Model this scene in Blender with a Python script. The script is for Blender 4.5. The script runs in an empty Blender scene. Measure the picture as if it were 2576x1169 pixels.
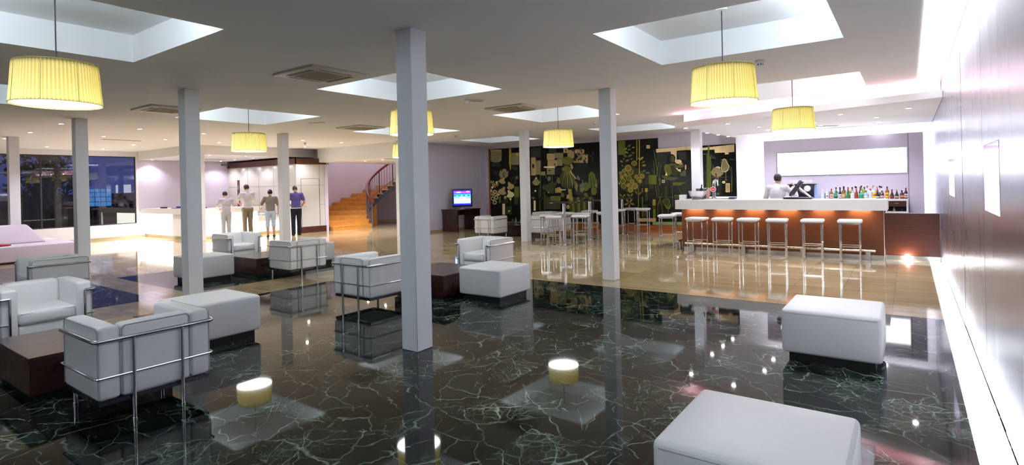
import bpy, bmesh, math, random
from mathutils import Vector, Matrix
random.seed(7)
PI = math.pi
scene = bpy.context.scene
COL = scene.collection
H = 3.06            # main ceiling height
XR = 0.445          # face of the metal wall
XW = -22.51         # window wall
ORD = ['first','second','third','fourth','fifth','sixth','seventh','eighth','ninth','tenth','eleventh','twelfth',
       'thirteenth','fourteenth','fifteenth','sixteenth','seventeenth','eighteenth','nineteenth','twentieth']

# ------------------------------------------------------------------ materials
def lin(r, g, b):
    f = lambda c: (c/255/12.92) if c/255 <= .04045 else ((c/255+.055)/1.055)**2.4
    return (f(r), f(g), f(b), 1)

class NT:
    def __init__(s, name):
        s.m = bpy.data.materials.new(name); s.m.use_nodes = True
        s.t = s.m.node_tree; s.t.nodes.clear()
        s.out = s.n('ShaderNodeOutputMaterial')
    def n(s, typ, ins=None, **kw):
        nd = s.t.nodes.new(typ)
        for k, v in kw.items(): setattr(nd, k, v)
        for k, v in (ins or {}).items():
            if isinstance(v, bpy.types.NodeSocket): s.t.links.new(v, nd.inputs[k])
            else: nd.inputs[k].default_value = v
        return nd
    def math(s, op, a, b=0.0, c=None):
        ins = {0: a, 1: b}
        if c is not None: ins[2] = c
        return s.n('ShaderNodeMath', ins, operation=op).outputs[0]
    def vmath(s, op, a, b=(0, 0, 0)):
        nd = s.n('ShaderNodeVectorMath', {0: a, 1: b}, operation=op)
        return nd.outputs[0]
    def mix(s, fac, a, b):
        nd = s.n('ShaderNodeMix', data_type='RGBA')
        for i, v in ((0, fac), (6, a), (7, b)):
            if isinstance(v, bpy.types.NodeSocket): s.t.links.new(v, nd.inputs[i])
            else: nd.inputs[i].default_value = v
        return nd.outputs[2]
    def ramp(s, fac, stops):
        nd = s.n('ShaderNodeValToRGB', {0: fac})
        e = nd.color_ramp.elements
        while len(e) < len(stops): e.new(.5)
        for x, (p, c) in zip(e, stops):
            x.position = p; x.color = c if len(c) == 4 else (*c, 1)
        return nd.outputs[0]
    def coord(s, scale=(1, 1, 1), kind='Object', rot=(0, 0, 0)):
        c = s.n('ShaderNodeTexCoord').outputs[kind]
        return s.n('ShaderNodeMapping', {0: c, 'Rotation': rot, 'Scale': scale}).outputs[0]
    def noise(s, vec, scale=5, detail=3, rough=.5, dist=0):
        return s.n('ShaderNodeTexNoise', {'Vector': vec, 'Scale': scale, 'Detail': detail, 'Roughness': rough, 'Distortion': dist})
    def bsdf(s, **ins):
        b = s.n('ShaderNodeBsdfPrincipled')
        for k, v in ins.items():
            k = k.replace('_', ' ')
            if isinstance(v, bpy.types.NodeSocket): s.t.links.new(v, b.inputs[k])
            else: b.inputs[k].default_value = v
        s.t.links.new(b.outputs[0], s.out.inputs[0])
        return b
    def link(s, a): s.t.links.new(a, s.out.inputs[0])

def plain(name, col, rough=.5, metal=0, var=.06, scale=6, spec=.5, bump=0, stretch=(1, 1, 1), **kw):
    """surface colour with a faint procedural variation of tone and gloss"""
    t = NT(name)
    nz = t.noise(t.coord(stretch), scale, 3).outputs[0]
    c2 = tuple(max(0, c*(1-var)) for c in col[:3])+(1,)
    colr = t.mix(nz, col, c2)
    ins = dict(Base_Color=colr, Roughness=t.math('MULTIPLY_ADD', nz, .08, rough-.04), Metallic=metal)
    ins['Specular_IOR_Level'] = spec
    if bump:
        ins['Normal'] = t.n('ShaderNodeBump', {'Height': nz, 'Strength': bump, 'Distance': .002}).outputs[0]
    t.bsdf(**ins, **kw)
    return t.m

def glow(name, col, strength, soft=0.0):
    t = NT(name)
    nz = t.noise(t.coord(), 2.0, 1).outputs[0]
    st = t.math('MULTIPLY_ADD', nz, strength*soft, strength*(1-soft*.5))
    e = t.n('ShaderNodeEmission', {'Color': col, 'Strength': st})
    t.link(e.outputs[0])
    return t.m

def wood(name, a, b, rough=.35, grain=(1.2, 1.2, 26), coat=0):
    t = NT(name)
    v = t.coord(grain)
    n1 = t.noise(v, 1.6, 6, .62, .5).outputs[0]
    n2 = t.noise(t.coord((.6, .6, 5)), 1.2, 2).outputs[0]
    c = t.mix(t.ramp(n1, [(.3, (0, 0, 0)), (.72, (1, 1, 1))]), a, b)
    c = t.mix(t.math('MULTIPLY', n2, .35), c, tuple(x*.72 for x in a[:3])+(1,))
    t.bsdf(Base_Color=c, Roughness=t.math('MULTIPLY_ADD', n1, .1, rough-.05), Coat_Weight=coat, Coat_Roughness=.15)
    return t.m

def tile_ids(t, size, off=(0, 0)):
    p = t.n('ShaderNodeTexCoord').outputs['Object']
    sh = t.vmath('ADD', p, (off[0], off[1], 0))
    sc = t.vmath('DIVIDE', sh, (size, size, 1))
    fl = t.vmath('FLOOR', sc)
    fr = t.n('ShaderNodeSeparateXYZ', {0: t.vmath('FRACTION', sc)})
    wn = t.n('ShaderNodeTexWhiteNoise', {0: t.vmath('MULTIPLY', fl, (1, 1, 0))}, noise_dimensions='3D')
    ex = t.math('MINIMUM', fr.outputs[0], t.math('SUBTRACT', 1.0, fr.outputs[0]))
    ey = t.math('MINIMUM', fr.outputs[1], t.math('SUBTRACT', 1.0, fr.outputs[1]))
    seam = t.math('LESS_THAN', t.math('MINIMUM', ex, ey), .0028/size)
    return p, wn, seam

def green_marble():
    t = NT('green_marble')
    p, wn, seam = tile_ids(t, .60, (.18, .1))
    off = t.vmath('MULTIPLY', wn.outputs['Color'], (17, 23, 9))
    q0 = t.vmath('MULTIPLY', p, (1, 1, 0))
    q = t.vmath('ADD', q0, off)
    q = t.n('ShaderNodeVectorRotate', {0: q, 'Axis': (0, 0, 1), 'Angle': t.math('MULTIPLY', wn.outputs['Value'], 1.2)}).outputs[0]
    # warp the coordinates so that the vein network turns and breaks
    w1 = t.noise(q, 1.5, 4, .55); w2 = t.noise(q, 6, 5, .6)
    d1 = t.vmath('MULTIPLY', t.vmath('SUBTRACT', w1.outputs['Color'], (.5, .5, .5)), (.38, .38, 0))
    d2 = t.vmath('MULTIPLY', t.vmath('SUBTRACT', w2.outputs['Color'], (.5, .5, .5)), (.06, .06, 0))
    qq = t.vmath('ADD', t.vmath('ADD', q, d1), d2)
    def veins(scale, width, stretch):
        v = t.n('ShaderNodeTexVoronoi', {'Vector': t.vmath('MULTIPLY', qq, stretch), 'Scale': scale, 'Randomness': 1.0}, feature='DISTANCE_TO_EDGE', voronoi_dimensions='2D')
        return t.n('ShaderNodeMapRange', {0: v.outputs['Distance'], 1: 0.0, 2: width, 3: 1.0, 4: 0.0}, clamp=True).outputs[0]
    m1 = t.n('ShaderNodeMapRange', {0: t.noise(q, 2.1, 4, .6).outputs[0], 1: .42, 2: .62, 3: 0, 4: 1}, clamp=True).outputs[0]
    m2 = t.n('ShaderNodeMapRange', {0: t.noise(q, 1.3, 4, .65, .6).outputs[0], 1: .44, 2: .66, 3: 0, 4: 1}, clamp=True).outputs[0]
    m3 = t.n('ShaderNodeMapRange', {0: t.noise(q, 3.4, 5, .7).outputs[0], 1: .38, 2: .7, 3: .0, 4: 1}, clamp=True).outputs[0]
    va = t.math('MULTIPLY', veins(2.2, .014, (1, .40, 0)), m1)
    vb = t.math('MULTIPLY', veins(4.6, .028, (.45, 1, 0)), t.math('MULTIPLY', m3, .9))
    vc = t.math('MULTIPLY', veins(8.5, .05, (1, .45, 0)), t.math('MULTIPLY', m3, t.math('MULTIPLY', m2, 1.0)))
    vd = t.math('MULTIPLY', veins(17, .10, (.7, 1, 0)), t.math('MULTIPLY', m2, t.math('MULTIPLY', m1, .6)))
    v = t.math('MINIMUM', t.math('ADD', t.math('ADD', va, vb), t.math('ADD', vc, vd)), 1.0)
    cloud = t.n('ShaderNodeMapRange', {0: t.noise(qq, 1.9, 6, .68).outputs[0], 1: .45, 2: .8, 3: 0, 4: 1}, clamp=True).outputs[0]
    base = t.mix(cloud, (.0025, .004, .0035, 1), (.016, .032, .025, 1))
    patch = t.math('MULTIPLY', t.math('MULTIPLY', m2, m2), t.math('MULTIPLY', m3, .42))
    base = t.mix(patch, base, (.10, .17, .135, 1))
    tone = t.math('MULTIPLY_ADD', wn.outputs['Value'], .8, .6)
    col = t.mix(t.math('MULTIPLY', v, .82), base, (.36, .46, .37, 1))
    col = t.mix(seam, col, (.004, .006, .005, 1))
    hs = t.n('ShaderNodeHueSaturation', {'Color': col, 'Value': tone})
    t.bsdf(Base_Color=hs.outputs[0], Roughness=.04, IOR=1.31)
    return t.m

def cream_marble():
    t = NT('cream_marble')
    p, wn, seam = tile_ids(t, .60, (.18, .1))
    off = t.vmath('MULTIPLY', wn.outputs['Color'], (13, 19, 7))
    q = t.vmath('ADD', t.vmath('MULTIPLY', p, (1, 1, 0)), off)
    s1 = t.noise(t.vmath('MULTIPLY', q, (1.1, 7, 1)), 1.6, 5, .6, .4).outputs[0]
    s2 = t.noise(q, 1.1, 3).outputs[0]
    c = t.mix(t.ramp(s1, [(.3, (0, 0, 0)), (.7, (1, 1, 1))]), (.42, .31, .165, 1), (.62, .50, .30, 1))
    c = t.mix(t.math('MULTIPLY', s2, .5), c, (.50, .38, .21, 1))
    tone = t.math('MULTIPLY_ADD', wn.outputs['Value'], .34, .83)
    c = t.n('ShaderNodeHueSaturation', {'Color': c, 'Value': tone}).outputs[0]
    c = t.mix(t.math('MULTIPLY', seam, .6), c, (.22, .15, .08, 1))
    t.bsdf(Base_Color=c, Roughness=.055, IOR=1.6)
    return t.m

def brushed_metal():
    t = NT('brushed_aluminium')
    v = t.coord((1, 70, 1.2))
    nz = t.noise(v, 3.0, 4, .6).outputs[0]
    big = t.noise(t.coord((1, 2.0, .15)), 1.3, 2).outputs[0]
    c = t.mix(nz, (.40, .43, .54, 1), (.50, .53, .64, 1))
    bmp = t.n('ShaderNodeBump', {'Height': nz, 'Strength': .02, 'Distance': .001})
    t.bsdf(Base_Color=c, Metallic=1.0, Roughness=t.math('MULTIPLY_ADD', big, .10, .22), Normal=bmp.outputs[0])
    return t.m

def shade_fabric():
    t = NT('pleated_lampshade_fabric')
    tc = t.n('ShaderNodeSeparateXYZ', {0: t.n('ShaderNodeTexCoord').outputs['Object']})
    ang = t.math('ARCTAN2', tc.outputs[1], tc.outputs[0])
    fine = t.math('SINE', t.math('MULTIPLY', ang, 72.0))
    nz = t.noise(t.coord((3, 3, .3)), 6, 3).outputs[0]
    c = t.mix(t.math('MULTIPLY_ADD', fine, .5, .5), (.21, .165, .040, 1), (.30, .26, .11, 1))
    c = t.mix(t.math('MULTIPLY', nz, .4), c, (.27, .18, .04, 1))
    d = t.n('ShaderNodeBsdfDiffuse', {'Color': c}); tr = t.n('ShaderNodeBsdfTranslucent', {'Color': c})
    mx = t.n('ShaderNodeMixShader', {0: .55, 1: d.outputs[0], 2: tr.outputs[0]})
    t.link(mx.outputs[0])
    return t.m

def window_glass():
    t = NT('night_window_glass')
    lw = t.n('ShaderNodeFresnel', {'IOR': 1.75})
    nz = t.noise(t.coord(), .7, 1).outputs[0]
    gl = t.n('ShaderNodeBsdfGlossy', {'Color': (1, 1, 1, 1), 'Roughness': t.math('MULTIPLY', nz, .012)})
    tp = t.n('ShaderNodeBsdfTransparent', {'Color': (.55, .62, .75, 1)})
    mx = t.n('ShaderNodeMixShader', {0: lw.outputs[0], 1: tp.outputs[0], 2: gl.outputs[0]})
    t.link(mx.outputs[0])
    return t.m

def clear_glass(name, tint=(.9, .95, .95, 1), k=1.45):
    t = NT(name)
    lw = t.n('ShaderNodeFresnel', {'IOR': k})
    nz = t.noise(t.coord(), 8, 1).outputs[0]
    gl = t.n('ShaderNodeBsdfGlossy', {'Color': (1, 1, 1, 1), 'Roughness': t.math('MULTIPLY', nz, .03)})
    tp = t.n('ShaderNodeBsdfTransparent', {'Color': tint})
    mx = t.n('ShaderNodeMixShader', {0: lw.outputs[0], 1: tp.outputs[0], 2: gl.outputs[0]})
    t.link(mx.outputs[0])
    return t.m

def glass_blocks():
    t = NT('blue_glass_blocks')
    tc = t.n('ShaderNodeTexCoord').outputs['Object']
    sp = t.n('ShaderNodeSeparateXYZ', {0: t.vmath('FRACTION', t.vmath('DIVIDE', tc, (.2, .2, .2)))})
    a = t.math('LESS_THAN', sp.outputs[1], .12); b = t.math('LESS_THAN', sp.outputs[2], .12)
    g = t.math('MAXIMUM', a, b)
    nz = t.noise(t.coord(), 3, 3).outputs[0]
    c = t.mix(g, t.mix(nz, (.05, .22, .62, 1), (.12, .45, .85, 1)), (.01, .03, .12, 1))
    e = t.n('ShaderNodeEmission', {'Color': c, 'Strength': .32})
    t.link(e.outputs[0])
    return t.m

def tree_leaves():
    return plain('night_foliage', (.010, .022, .008, 1), .7, var=.5, scale=9)

M = {}
M['ceiling'] = plain('ceiling_paint', (.88, .88, .89, 1), .85, var=.03, scale=1.5, spec=.2)
M['wall'] = plain('wall_paint', (.76, .74, .77, 1), .8, var=.03, scale=1.2, spec=.25)
M['lilac'] = plain('lilac_lit_wall_paint', (.66, .60, .70, 1), .75, var=.03, scale=1.2, spec=.3)  # lilac tint of the lamplight put into the wall colour
M['column'] = plain('column_paint', (.80, .81, .84, 1), .6, var=.03, scale=2, spec=.35)
M['white'] = plain('white_lacquer', (.80, .79, .78, 1), .35, var=.02, scale=2)
M['cream_panel'] = plain('cream_wall_panel', (.62, .60, .55, 1), .5, var=.04, scale=1)
M['green_marble'] = green_marble()
M['cream_marble'] = cream_marble()
M['beige_base'] = plain('beige_skirting_stone', (.50, .38, .22, 1), .3, var=.2, scale=5)
M['leather'] = plain('white_leather', (.82, .82, .82, 1), .42, var=.05, scale=14, bump=.12)
M['leather_edge'] = plain('leather_piping', (.42, .41, .42, 1), .5, var=.05)
M['chrome'] = plain('chrome_tube', (.80, .80, .82, 1), .10, 1, var=.05, scale=20)
M['dark_metal'] = plain('dark_steel_rail', (.16, .16, .20, 1), .28, 1, var=.1, scale=10)
M['steel'] = plain('satin_steel', (.62, .61, .60, 1), .25, 1, var=.08, scale=12)
M['metal'] = brushed_metal()
M['black'] = plain('black_plinth', (.008, .008, .009, 1), .35, var=.1)
M['gap'] = plain('dark_gap', (.03, .03, .035, 1), .7, var=.1)
M['wenge'] = wood('wenge_wood', (.060, .018, .012, 1), (.026, .008, .006, 1), .26, (26, 1.2, 1.2), .25)
M['dark_wood'] = wood('mahogany_panel', (.10, .026, .012, 1), (.05, .012, .006, 1), .3, (1.2, 1.2, 26))
M['bar_wood'] = wood('bar_front_wood', (.20, .062, .018, 1), (.12, .034, .010, 1), .38, (1.3, 1.3, 40), 0)
M['stair_wood'] = wood('oak_stair_wood', (.86, .40, .07, 1), (.62, .26, .04, 1), .35, (4, 4, 2), .1)
M['stair_edge'] = plain('pale_tread_edge', (.75, .55, .32, 1), .4)
M['orange_wood'] = wood('orange_skirting_wood', (.48, .13, .02, 1), (.36, .09, .012, 1), .35, (1.2, 1.2, 20))
M['rail_wood'] = wood('red_handrail_wood', (.26, .035, .012, 1), (.16, .02, .008, 1), .28, (6, 6, 6), .3)
M['blue_steel'] = plain('blue_grey_paint', (.13, .15, .20, 1), .45, var=.06)
M['shade'] = shade_fabric()
M['shade_seam'] = plain('shade_rib_wire', (.42, .38, .12, 1), .7)
M['lamp_bottom'] = glow('lamp_diffuser', (.93, .96, 1, 1), 7.0, .1)
M['down'] = glow('downlight_lens', (1, .92, .90, 1), 30, .1)
M['cord'] = plain('black_cord', (.02, .02, .02, 1), .5)
M['desk_glow'] = glow('lit_desk_panel', (1, .98, .88, 1), 4.5, .15)
M['box_glow'] = glow('bar_light_box', (1, 1, 1, 1), 2.0, .1)
M['cove_glow'] = glow('ceiling_cove_light', (.97, .95, 1, 1), 1.5, .1)
M['floor_glow'] = glow('floor_light_spill', (.93, .94, 1, 1), 1.6, .5)  # light spilling from under the metal wall, drawn as a glowing strip
M['spot_glow'] = glow('floor_spot_lens', (1, .97, .95, 1), 60, .1)
M['plastic'] = plain('white_plastic', (.74, .74, .72, 1), .4, var=.03)
M['ac'] = plain('ivory_plastic', (.66, .63, .55, 1), .5, var=.05)
M['ac_grille'] = plain('ivory_grille', (.50, .44, .34, 1), .6, var=.1, scale=40)
M['ac_slot'] = plain('shadowed_slot', (.06, .055, .05, 1), .7)
M['night'] = plain('night_ground', (.012, .013, .018, 1), .6, var=.3)
M['bark'] = plain('tree_bark', (.02, .014, .010, 1), .85, var=.5, scale=8, stretch=(1, 1, .2))
M['leaves'] = tree_leaves()
M['bluewall'] = glass_blocks()
M['glass'] = window_glass()
M['clear'] = clear_glass('clear_glass')
M['frame'] = plain('dark_window_frame', (.03, .03, .035, 1), .4)

# ------------------------------------------------------------------ mesh building
class MB:
    def __init__(s): s.bm = bmesh.new(); s.mi = 0
    def _new(s, faces):
        for f in faces: f.material_index = s.mi
    def box(s, a, b, bev=0, seg=2):
        lo = [min(a[i], b[i]) for i in range(3)]; hi = [max(a[i], b[i]) for i in range(3)]
        r = bmesh.ops.create_cube(s.bm, size=1)
        for v in r['verts']:
            v.co = Vector([lo[i]+(v.co[i]+.5)*(hi[i]-lo[i]) for i in range(3)])
        fs = {f for v in r['verts'] for f in v.link_faces}
        s._new(fs)
        if bev:
            es = list({e for v in r['verts'] for e in v.link_edges})
            o = bmesh.ops.bevel(s.bm, geom=es, offset=bev, segments=seg, profile=.5, affect='EDGES', clamp_overlap=True)
            s._new(o['faces'])
        return s
    def puff(s, a, b, bev, bulge=0.0, seg=3, cuts=3):
        """cushion: a rounded box whose faces swell a little"""
        bm2 = bmesh.new()
        bmesh.ops.create_cube(bm2, size=1)
        lo = [min(a[i], b[i]) for i in range(3)]; hi = [max(a[i], b[i]) for i in range(3)]
        sz = [hi[i]-lo[i] for i in range(3)]; c = [(hi[i]+lo[i])/2 for i in range(3)]
        for v in bm2.verts: v.co = Vector([v.co[i]*sz[i] for i in range(3)])
        bmesh.ops.bevel(bm2, geom=bm2.edges[:], offset=bev, segments=seg, profile=.5, affect='EDGES', clamp_overlap=True)
        if bulge:
            big = [f for f in bm2.faces if f.calc_area() > bev*bev*4]
            es = list({e for f in big for e in f.edges})
            bmesh.ops.subdivide_edges(bm2, edges=es, cuts=cuts, use_grid_fill=True)
            for v in bm2.verts:
                u = [max(-1, min(1, v.co[i]/(sz[i]/2))) for i in range(3)]
                d = Vector((0, 0, 0))
                for i in range(3):
                    j, k = (i+1) % 3, (i+2) % 3
                    if abs(u[i]) > .97:
                        d[i] += math.copysign(bulge*(1-u[j]**2)*(1-u[k]**2), u[i])
                v.co += d
        me = bpy.data.meshes.new('t'); 
        for v in bm2.verts: v.co += Vector(c)
        for f in bm2.faces: f.material_index = s.mi
        bm2.to_mesh(me); bm2.free()
        s.bm.from_mesh(me); bpy.data.meshes.remove(me)
        return s
    def ring(s, c, u, v, r, n):
        return [s.bm.verts.new(c+u*(r*math.cos(2*PI*i/n))+v*(r*math.sin(2*PI*i/n))) for i in range(n)]
    def skin(s, rings, cap=True, closed=False):
        n = len(rings[0]); fs = []
        pairs = list(zip(rings, rings[1:]))
        if closed: pairs.append((rings[-1], rings[0]))
        for a, b in pairs:
            for i in range(n):
                j = (i+1) % n
                fs.append(s.bm.faces.new((a[i], a[j], b[j], b[i])))
        if cap and not closed:
            fs.append(s.bm.faces.new(rings[0][::-1])); fs.append(s.bm.faces.new(rings[-1]))
        s._new(fs); return s
    def tube(s, pts, r, n=8, closed=False):
        pts = [Vector(p) for p in pts]; rings = []; m = len(pts); rr = r if isinstance(r, (list, tuple)) else [r]*m
        prev = None
        for i, p in enumerate(pts):
            if closed: d = pts[(i+1) % m]-pts[i-1]
            elif i == 0: d = pts[1]-p
            elif i == m-1: d = p-pts[i-1]
            else: d = (pts[i+1]-p).normalized()+(p-pts[i-1]).normalized()
            d.normalize()
            if prev is None:
                u = d.cross(Vector((0, 0, 1)))
                if u.length < 1e-3: u = d.cross(Vector((1, 0, 0)))
            else: u = prev-d*prev.dot(d)
            u.normalize(); prev = u
            rings.append(s.ring(p, u, d.cross(u).normalized(), rr[i], n))
        return s.skin(rings, True, closed)
    def cyl(s, a, b, r, n=12, r2=None): return s.tube([a, b], [r, r if r2 is None else r2], n)
    def lathe(s, prof, n=24, c=(0, 0, 0), cap=True):
        c = Vector(c)
        rings = [s.ring(c+Vector((0, 0, z)), Vector((1, 0, 0)), Vector((0, 1, 0)), max(r, 1e-4), n) for r, z in prof]
        return s.skin(rings, cap)
    def prism(s, poly, z0, z1):
        a = [s.bm.verts.new((x, y, z0)) for x, y in poly]; b = [s.bm.verts.new((x, y, z1)) for x, y in poly]
        n = len(poly); fs = [s.bm.faces.new(a[::-1]), s.bm.faces.new(b)]
        for i in range(n): fs.append(s.bm.faces.new((a[i], a[(i+1) % n], b[(i+1) % n], b[i])))
        s._new(fs); return s
    def quad(s, *p):
        s._new([s.bm.faces.new([s.bm.verts.new(q) for q in p])]); return s
    def ball(s, c, r, u=14, v=10, rot=None):
        R = r if isinstance(r, (tuple, list)) else (r, r, r)
        o = bmesh.ops.create_uvsphere(s.bm, u_segments=u, v_segments=v, radius=1)
        for x in o['verts']:
            q = Vector((x.co.x*R[0], x.co.y*R[1], x.co.z*R[2]))
            if rot is not None: q = rot @ q
            x.co = q+Vector(c)
        s._new({f for x in o['verts'] for f in x.link_faces}); return s
    def capsule(s, a, ra, b, rb, n=12):
        a = Vector(a); b = Vector(b)
        s.tube([a, b], [ra, rb], n); s.ball(a, ra, n, 8); s.ball(b, rb, n, 8); return s
    def mesh(s, name, mats, ang=38):
        bmesh.ops.recalc_face_normals(s.bm, faces=s.bm.faces[:])
        for f in s.bm.faces: f.smooth = True
        for e in s.bm.edges:
            if len(e.link_faces) == 2 and e.calc_face_angle(0) > math.radians(ang): e.smooth = False
        me = bpy.data.meshes.new(name); s.bm.to_mesh(me); s.bm.free()
        for m in (mats if isinstance(mats, (list, tuple)) else [mats]): me.materials.append(m)
        return me
    def build(s, name, mats, parent=None, loc=(0, 0, 0), rotz=0, ang=38):
        o = bpy.data.objects.new(name, s.mesh(name, mats, ang)); COL.objects.link(o)
        o.location = loc; o.rotation_euler = (0, 0, rotz)
        if parent: o.parent = parent
        return o

def tag(o, label, cat, group=None):
    o['label'] = label; o['category'] = cat
    if group: o['group'] = group
    return o
def thing(name, label, cat, loc=(0, 0, 0), rotz=0, group=None):
    o = bpy.data.objects.new(name, None); COL.objects.link(o)
    o.empty_display_size = .1; o.location = loc; o.rotation_euler = (0, 0, rotz)
    return tag(o, label, cat, group)
def struct(o): o['kind'] = 'structure'; return o
def dup(root, loc, rotz, label, group=None):
    r = root.copy(); COL.objects.link(r); r.location = loc; r.rotation_euler = (0, 0, rotz); r['label'] = label
    if group: r['group'] = group
    for ch in list(root.children):
        c = ch.copy(); COL.objects.link(c); c.parent = r
        for g in list(ch.children):
            d = g.copy(); COL.objects.link(d); d.parent = c
    return r
def light(kind, name, loc, energy, col=(1, 1, 1), size=None, rot=(0, 0, 0), **kw):
    l = bpy.data.lights.new(name, kind); l.energy = energy; l.color = col
    if kind == 'AREA':
        l.shape = 'RECTANGLE'; l.size, l.size_y = size
    elif size is not None: l.shadow_soft_size = size
    for k, v in kw.items(): setattr(l, k, v)
    o = bpy.data.objects.new(name, l); COL.objects.link(o); o.location = loc; o.rotation_euler = rot
    return o
def aim(o, d): o.rotation_euler = Vector(d).to_track_quat('-Z', 'Y').to_euler()
# ================================================================== THE ROOM
def grid(mb, xs, ys, fn, z):
    xs = sorted(set(xs)); ys = sorted(set(ys))
    for x0, x1 in zip(xs, xs[1:]):
        for y0, y1 in zip(ys, ys[1:]):
            k = fn((x0+x1)/2, (y0+y1)/2)
            if k is None: continue
            mb.mi = k; mb.quad((x0, y0, z), (x1, y0, z), (x1, y1, z), (x0, y1, z))
    mb.mi = 0
inside = lambda r, x, y: r[0] < x < r[1] and r[2] < y < r[3]
YF = -9.0
# floor: cream stone with three rectangles of dark green marble let into it
DARK = [(-7.98, XR+.3, YF, 7.5), (-11.98, -9.05, 3.97, 7.5), (-16.0, -9.03, YF, 3.48)]
mb = MB()
grid(mb, [-22.6, XR+.3]+[v for r in DARK for v in r[:2]], [YF, 19.2]+[v for r in DARK for v in r[2:]],
     lambda x, y: 1 if any(inside(r, x, y) for r in DARK) else 0, 0)
floor = struct(mb.build('floor', [M['cream_marble'], M['green_marble']]))

# ceiling with its square light wells
WX = [(-11.89, -9.81), (-7.19, -5.13), (-2.56, -.54)]
WY = [(-7.9, -6.0), (-3.6, -1.7), (.70, 2.60), (5.0, 6.92), (9.3, 11.27), (13.6, 15.3)]  # first two rows unseen, behind the camera, added to brighten the room
WELLS = [(a, b, c, d) for a, b in WX for c, d in WY if not (a > -3 and c > 13)]
ZT = 3.37
mb = MB()
grid(mb, [-22.51, -18.2, -13.3, XR+.3]+[v for r in WELLS for v in r[:2]], [YF, 12.60, 16.64]+[v for r in WELLS for v in r[2:]],
     lambda x, y: None if any(inside(r, x, y) for r in WELLS) or (x < -13.3 and y > 12.6) else 0, H)
for a, b, c, d in WELLS:
    mb.quad((a, c, H), (a, d, H), (a, d, ZT), (a, c, ZT)); mb.quad((b, c, H), (b, d, H), (b, d, ZT), (b, c, ZT))
    mb.quad((a, c, H), (b, c, H), (b, c, ZT), (a, c, ZT)); mb.quad((a, d, H), (b, d, H), (b, d, ZT), (a, d, ZT))
    mb.quad((a, c, ZT), (b, c, ZT), (b, d, ZT), (a, d, ZT))
ceiling = struct(mb.build('ceiling', M['ceiling'], ang=10))

# square columns
def column(x, y, z=H, label=None):
    mb = MB(); mb.box((-.104, -.104, 0), (.104, .104, z), .006, 1)
    o = struct(mb.build('column', M['column'], loc=(x, y, 0))); o['label'] = label; o['category'] = 'column'
column(-3.88, 3.76, label='white square column standing alone on the green marble, tallest in view')
column(-8.59, 3.81, label='white square column rising behind the long white ottoman on the left')
column(-13.31, 3.85, label='slim white column between the two night windows')
column(-18.37, 3.92, label='white column behind the backrest of the moulded white bench')
column(-3.92, 8.11, label='white column on the cream floor in front of the bar tables')
column(-8.55, 12.47, label='white column beside the television corner armchair')
column(-13.45, 8.3, label='white column in front of the standing people at reception')
column(-8.45, 8.05, label='white column hidden behind the tallest column')
column(-13.2, 12.2, label='white column at the end of the television wall')
column(-18.43, 8.46, 2.765, 'white column at the corner of the lit reception desk')
column(-3.98, 12.88, 2.74, 'white column rising behind the steel bowl at the bar end')

# ---- window wall
mb = MB(); mb.box((XW-.2, YF, 0), (XW, 8.2, .49)); mb.box((XW-.2, YF, 2.88), (XW, 8.2, H)); mb.box((XW-.2, 8.14, .49), (XW, 8.2, 2.88))
mb.box((XW-.2, YF, .49), (XW, -3.6, 2.88))
struct(mb.build('wall_left', M['wall']))
mb = MB(); mb.box((XW-.2, 8.2, 0), (XW, 12.9, H)); struct(mb.build('wall_reception', M['lilac']))
mb = MB(); mb.box((XW, YF, 0), (XW+.02, 8.33, .07)); struct(mb.build('baseboard_left', M['beige_base']))
for i, (a, b) in enumerate(((-3.6, 5.48), (5.48, 8.14))):
    mb = MB()
    for y in (a, b): mb.box((XW-.12, y-.02 if y == b else y, .49), (XW-.06, y if y == b else y+.02, 2.88))
    mb.box((XW-.12, a+.02, .49), (XW-.06, b-.02, .52)); mb.box((XW-.12, a+.02, 2.85), (XW-.06, b-.02, 2.88))
    w = struct(mb.build('window_%d' % (i+1), M['frame']))
    mb = MB(); mb.quad((XW-.09, a+.02, .52), (XW-.09, b-.02, .52), (XW-.09, b-.02, 2.85), (XW-.09, a+.02, 2.85)); mb.build('pane', M['glass'], w)

# ---- the other walls
mb = MB(); mb.box((XW-.2, YF-.15, 0), (XR+.3, YF, H)); struct(mb.build('wall_front', M['wall']))
mb = MB(); mb.box((-13.4, 16.64, 0), (-3.6, 16.8, H)); struct(mb.build('wall_mural', M['lilac']))
mb = MB(); mb.box((-3.89, 16.1, 0), (XR+.3, 16.3, H)); mb.box((-3.89, 16.3, 0), (-3.75, 16.64, H)); struct(mb.build('wall_bar', M['wall']))
mb = MB(); mb.box((-13.4, 13.0, 0), (-13.25, 16.64, H)); mb.box((-13.25, 13.0, 2.80), (-13.23, 16.64, H)); mb.box((-13.25, 16.3, 0), (-13.235, 16.64, 2.80))
struct(mb.build('wall_television', M['lilac']))
mb = MB(); mb.box((-13.25, 13.02, 0), (-13.228, 16.64, .075)); struct(mb.build('baseboard_television', M['beige_base']))
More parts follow.
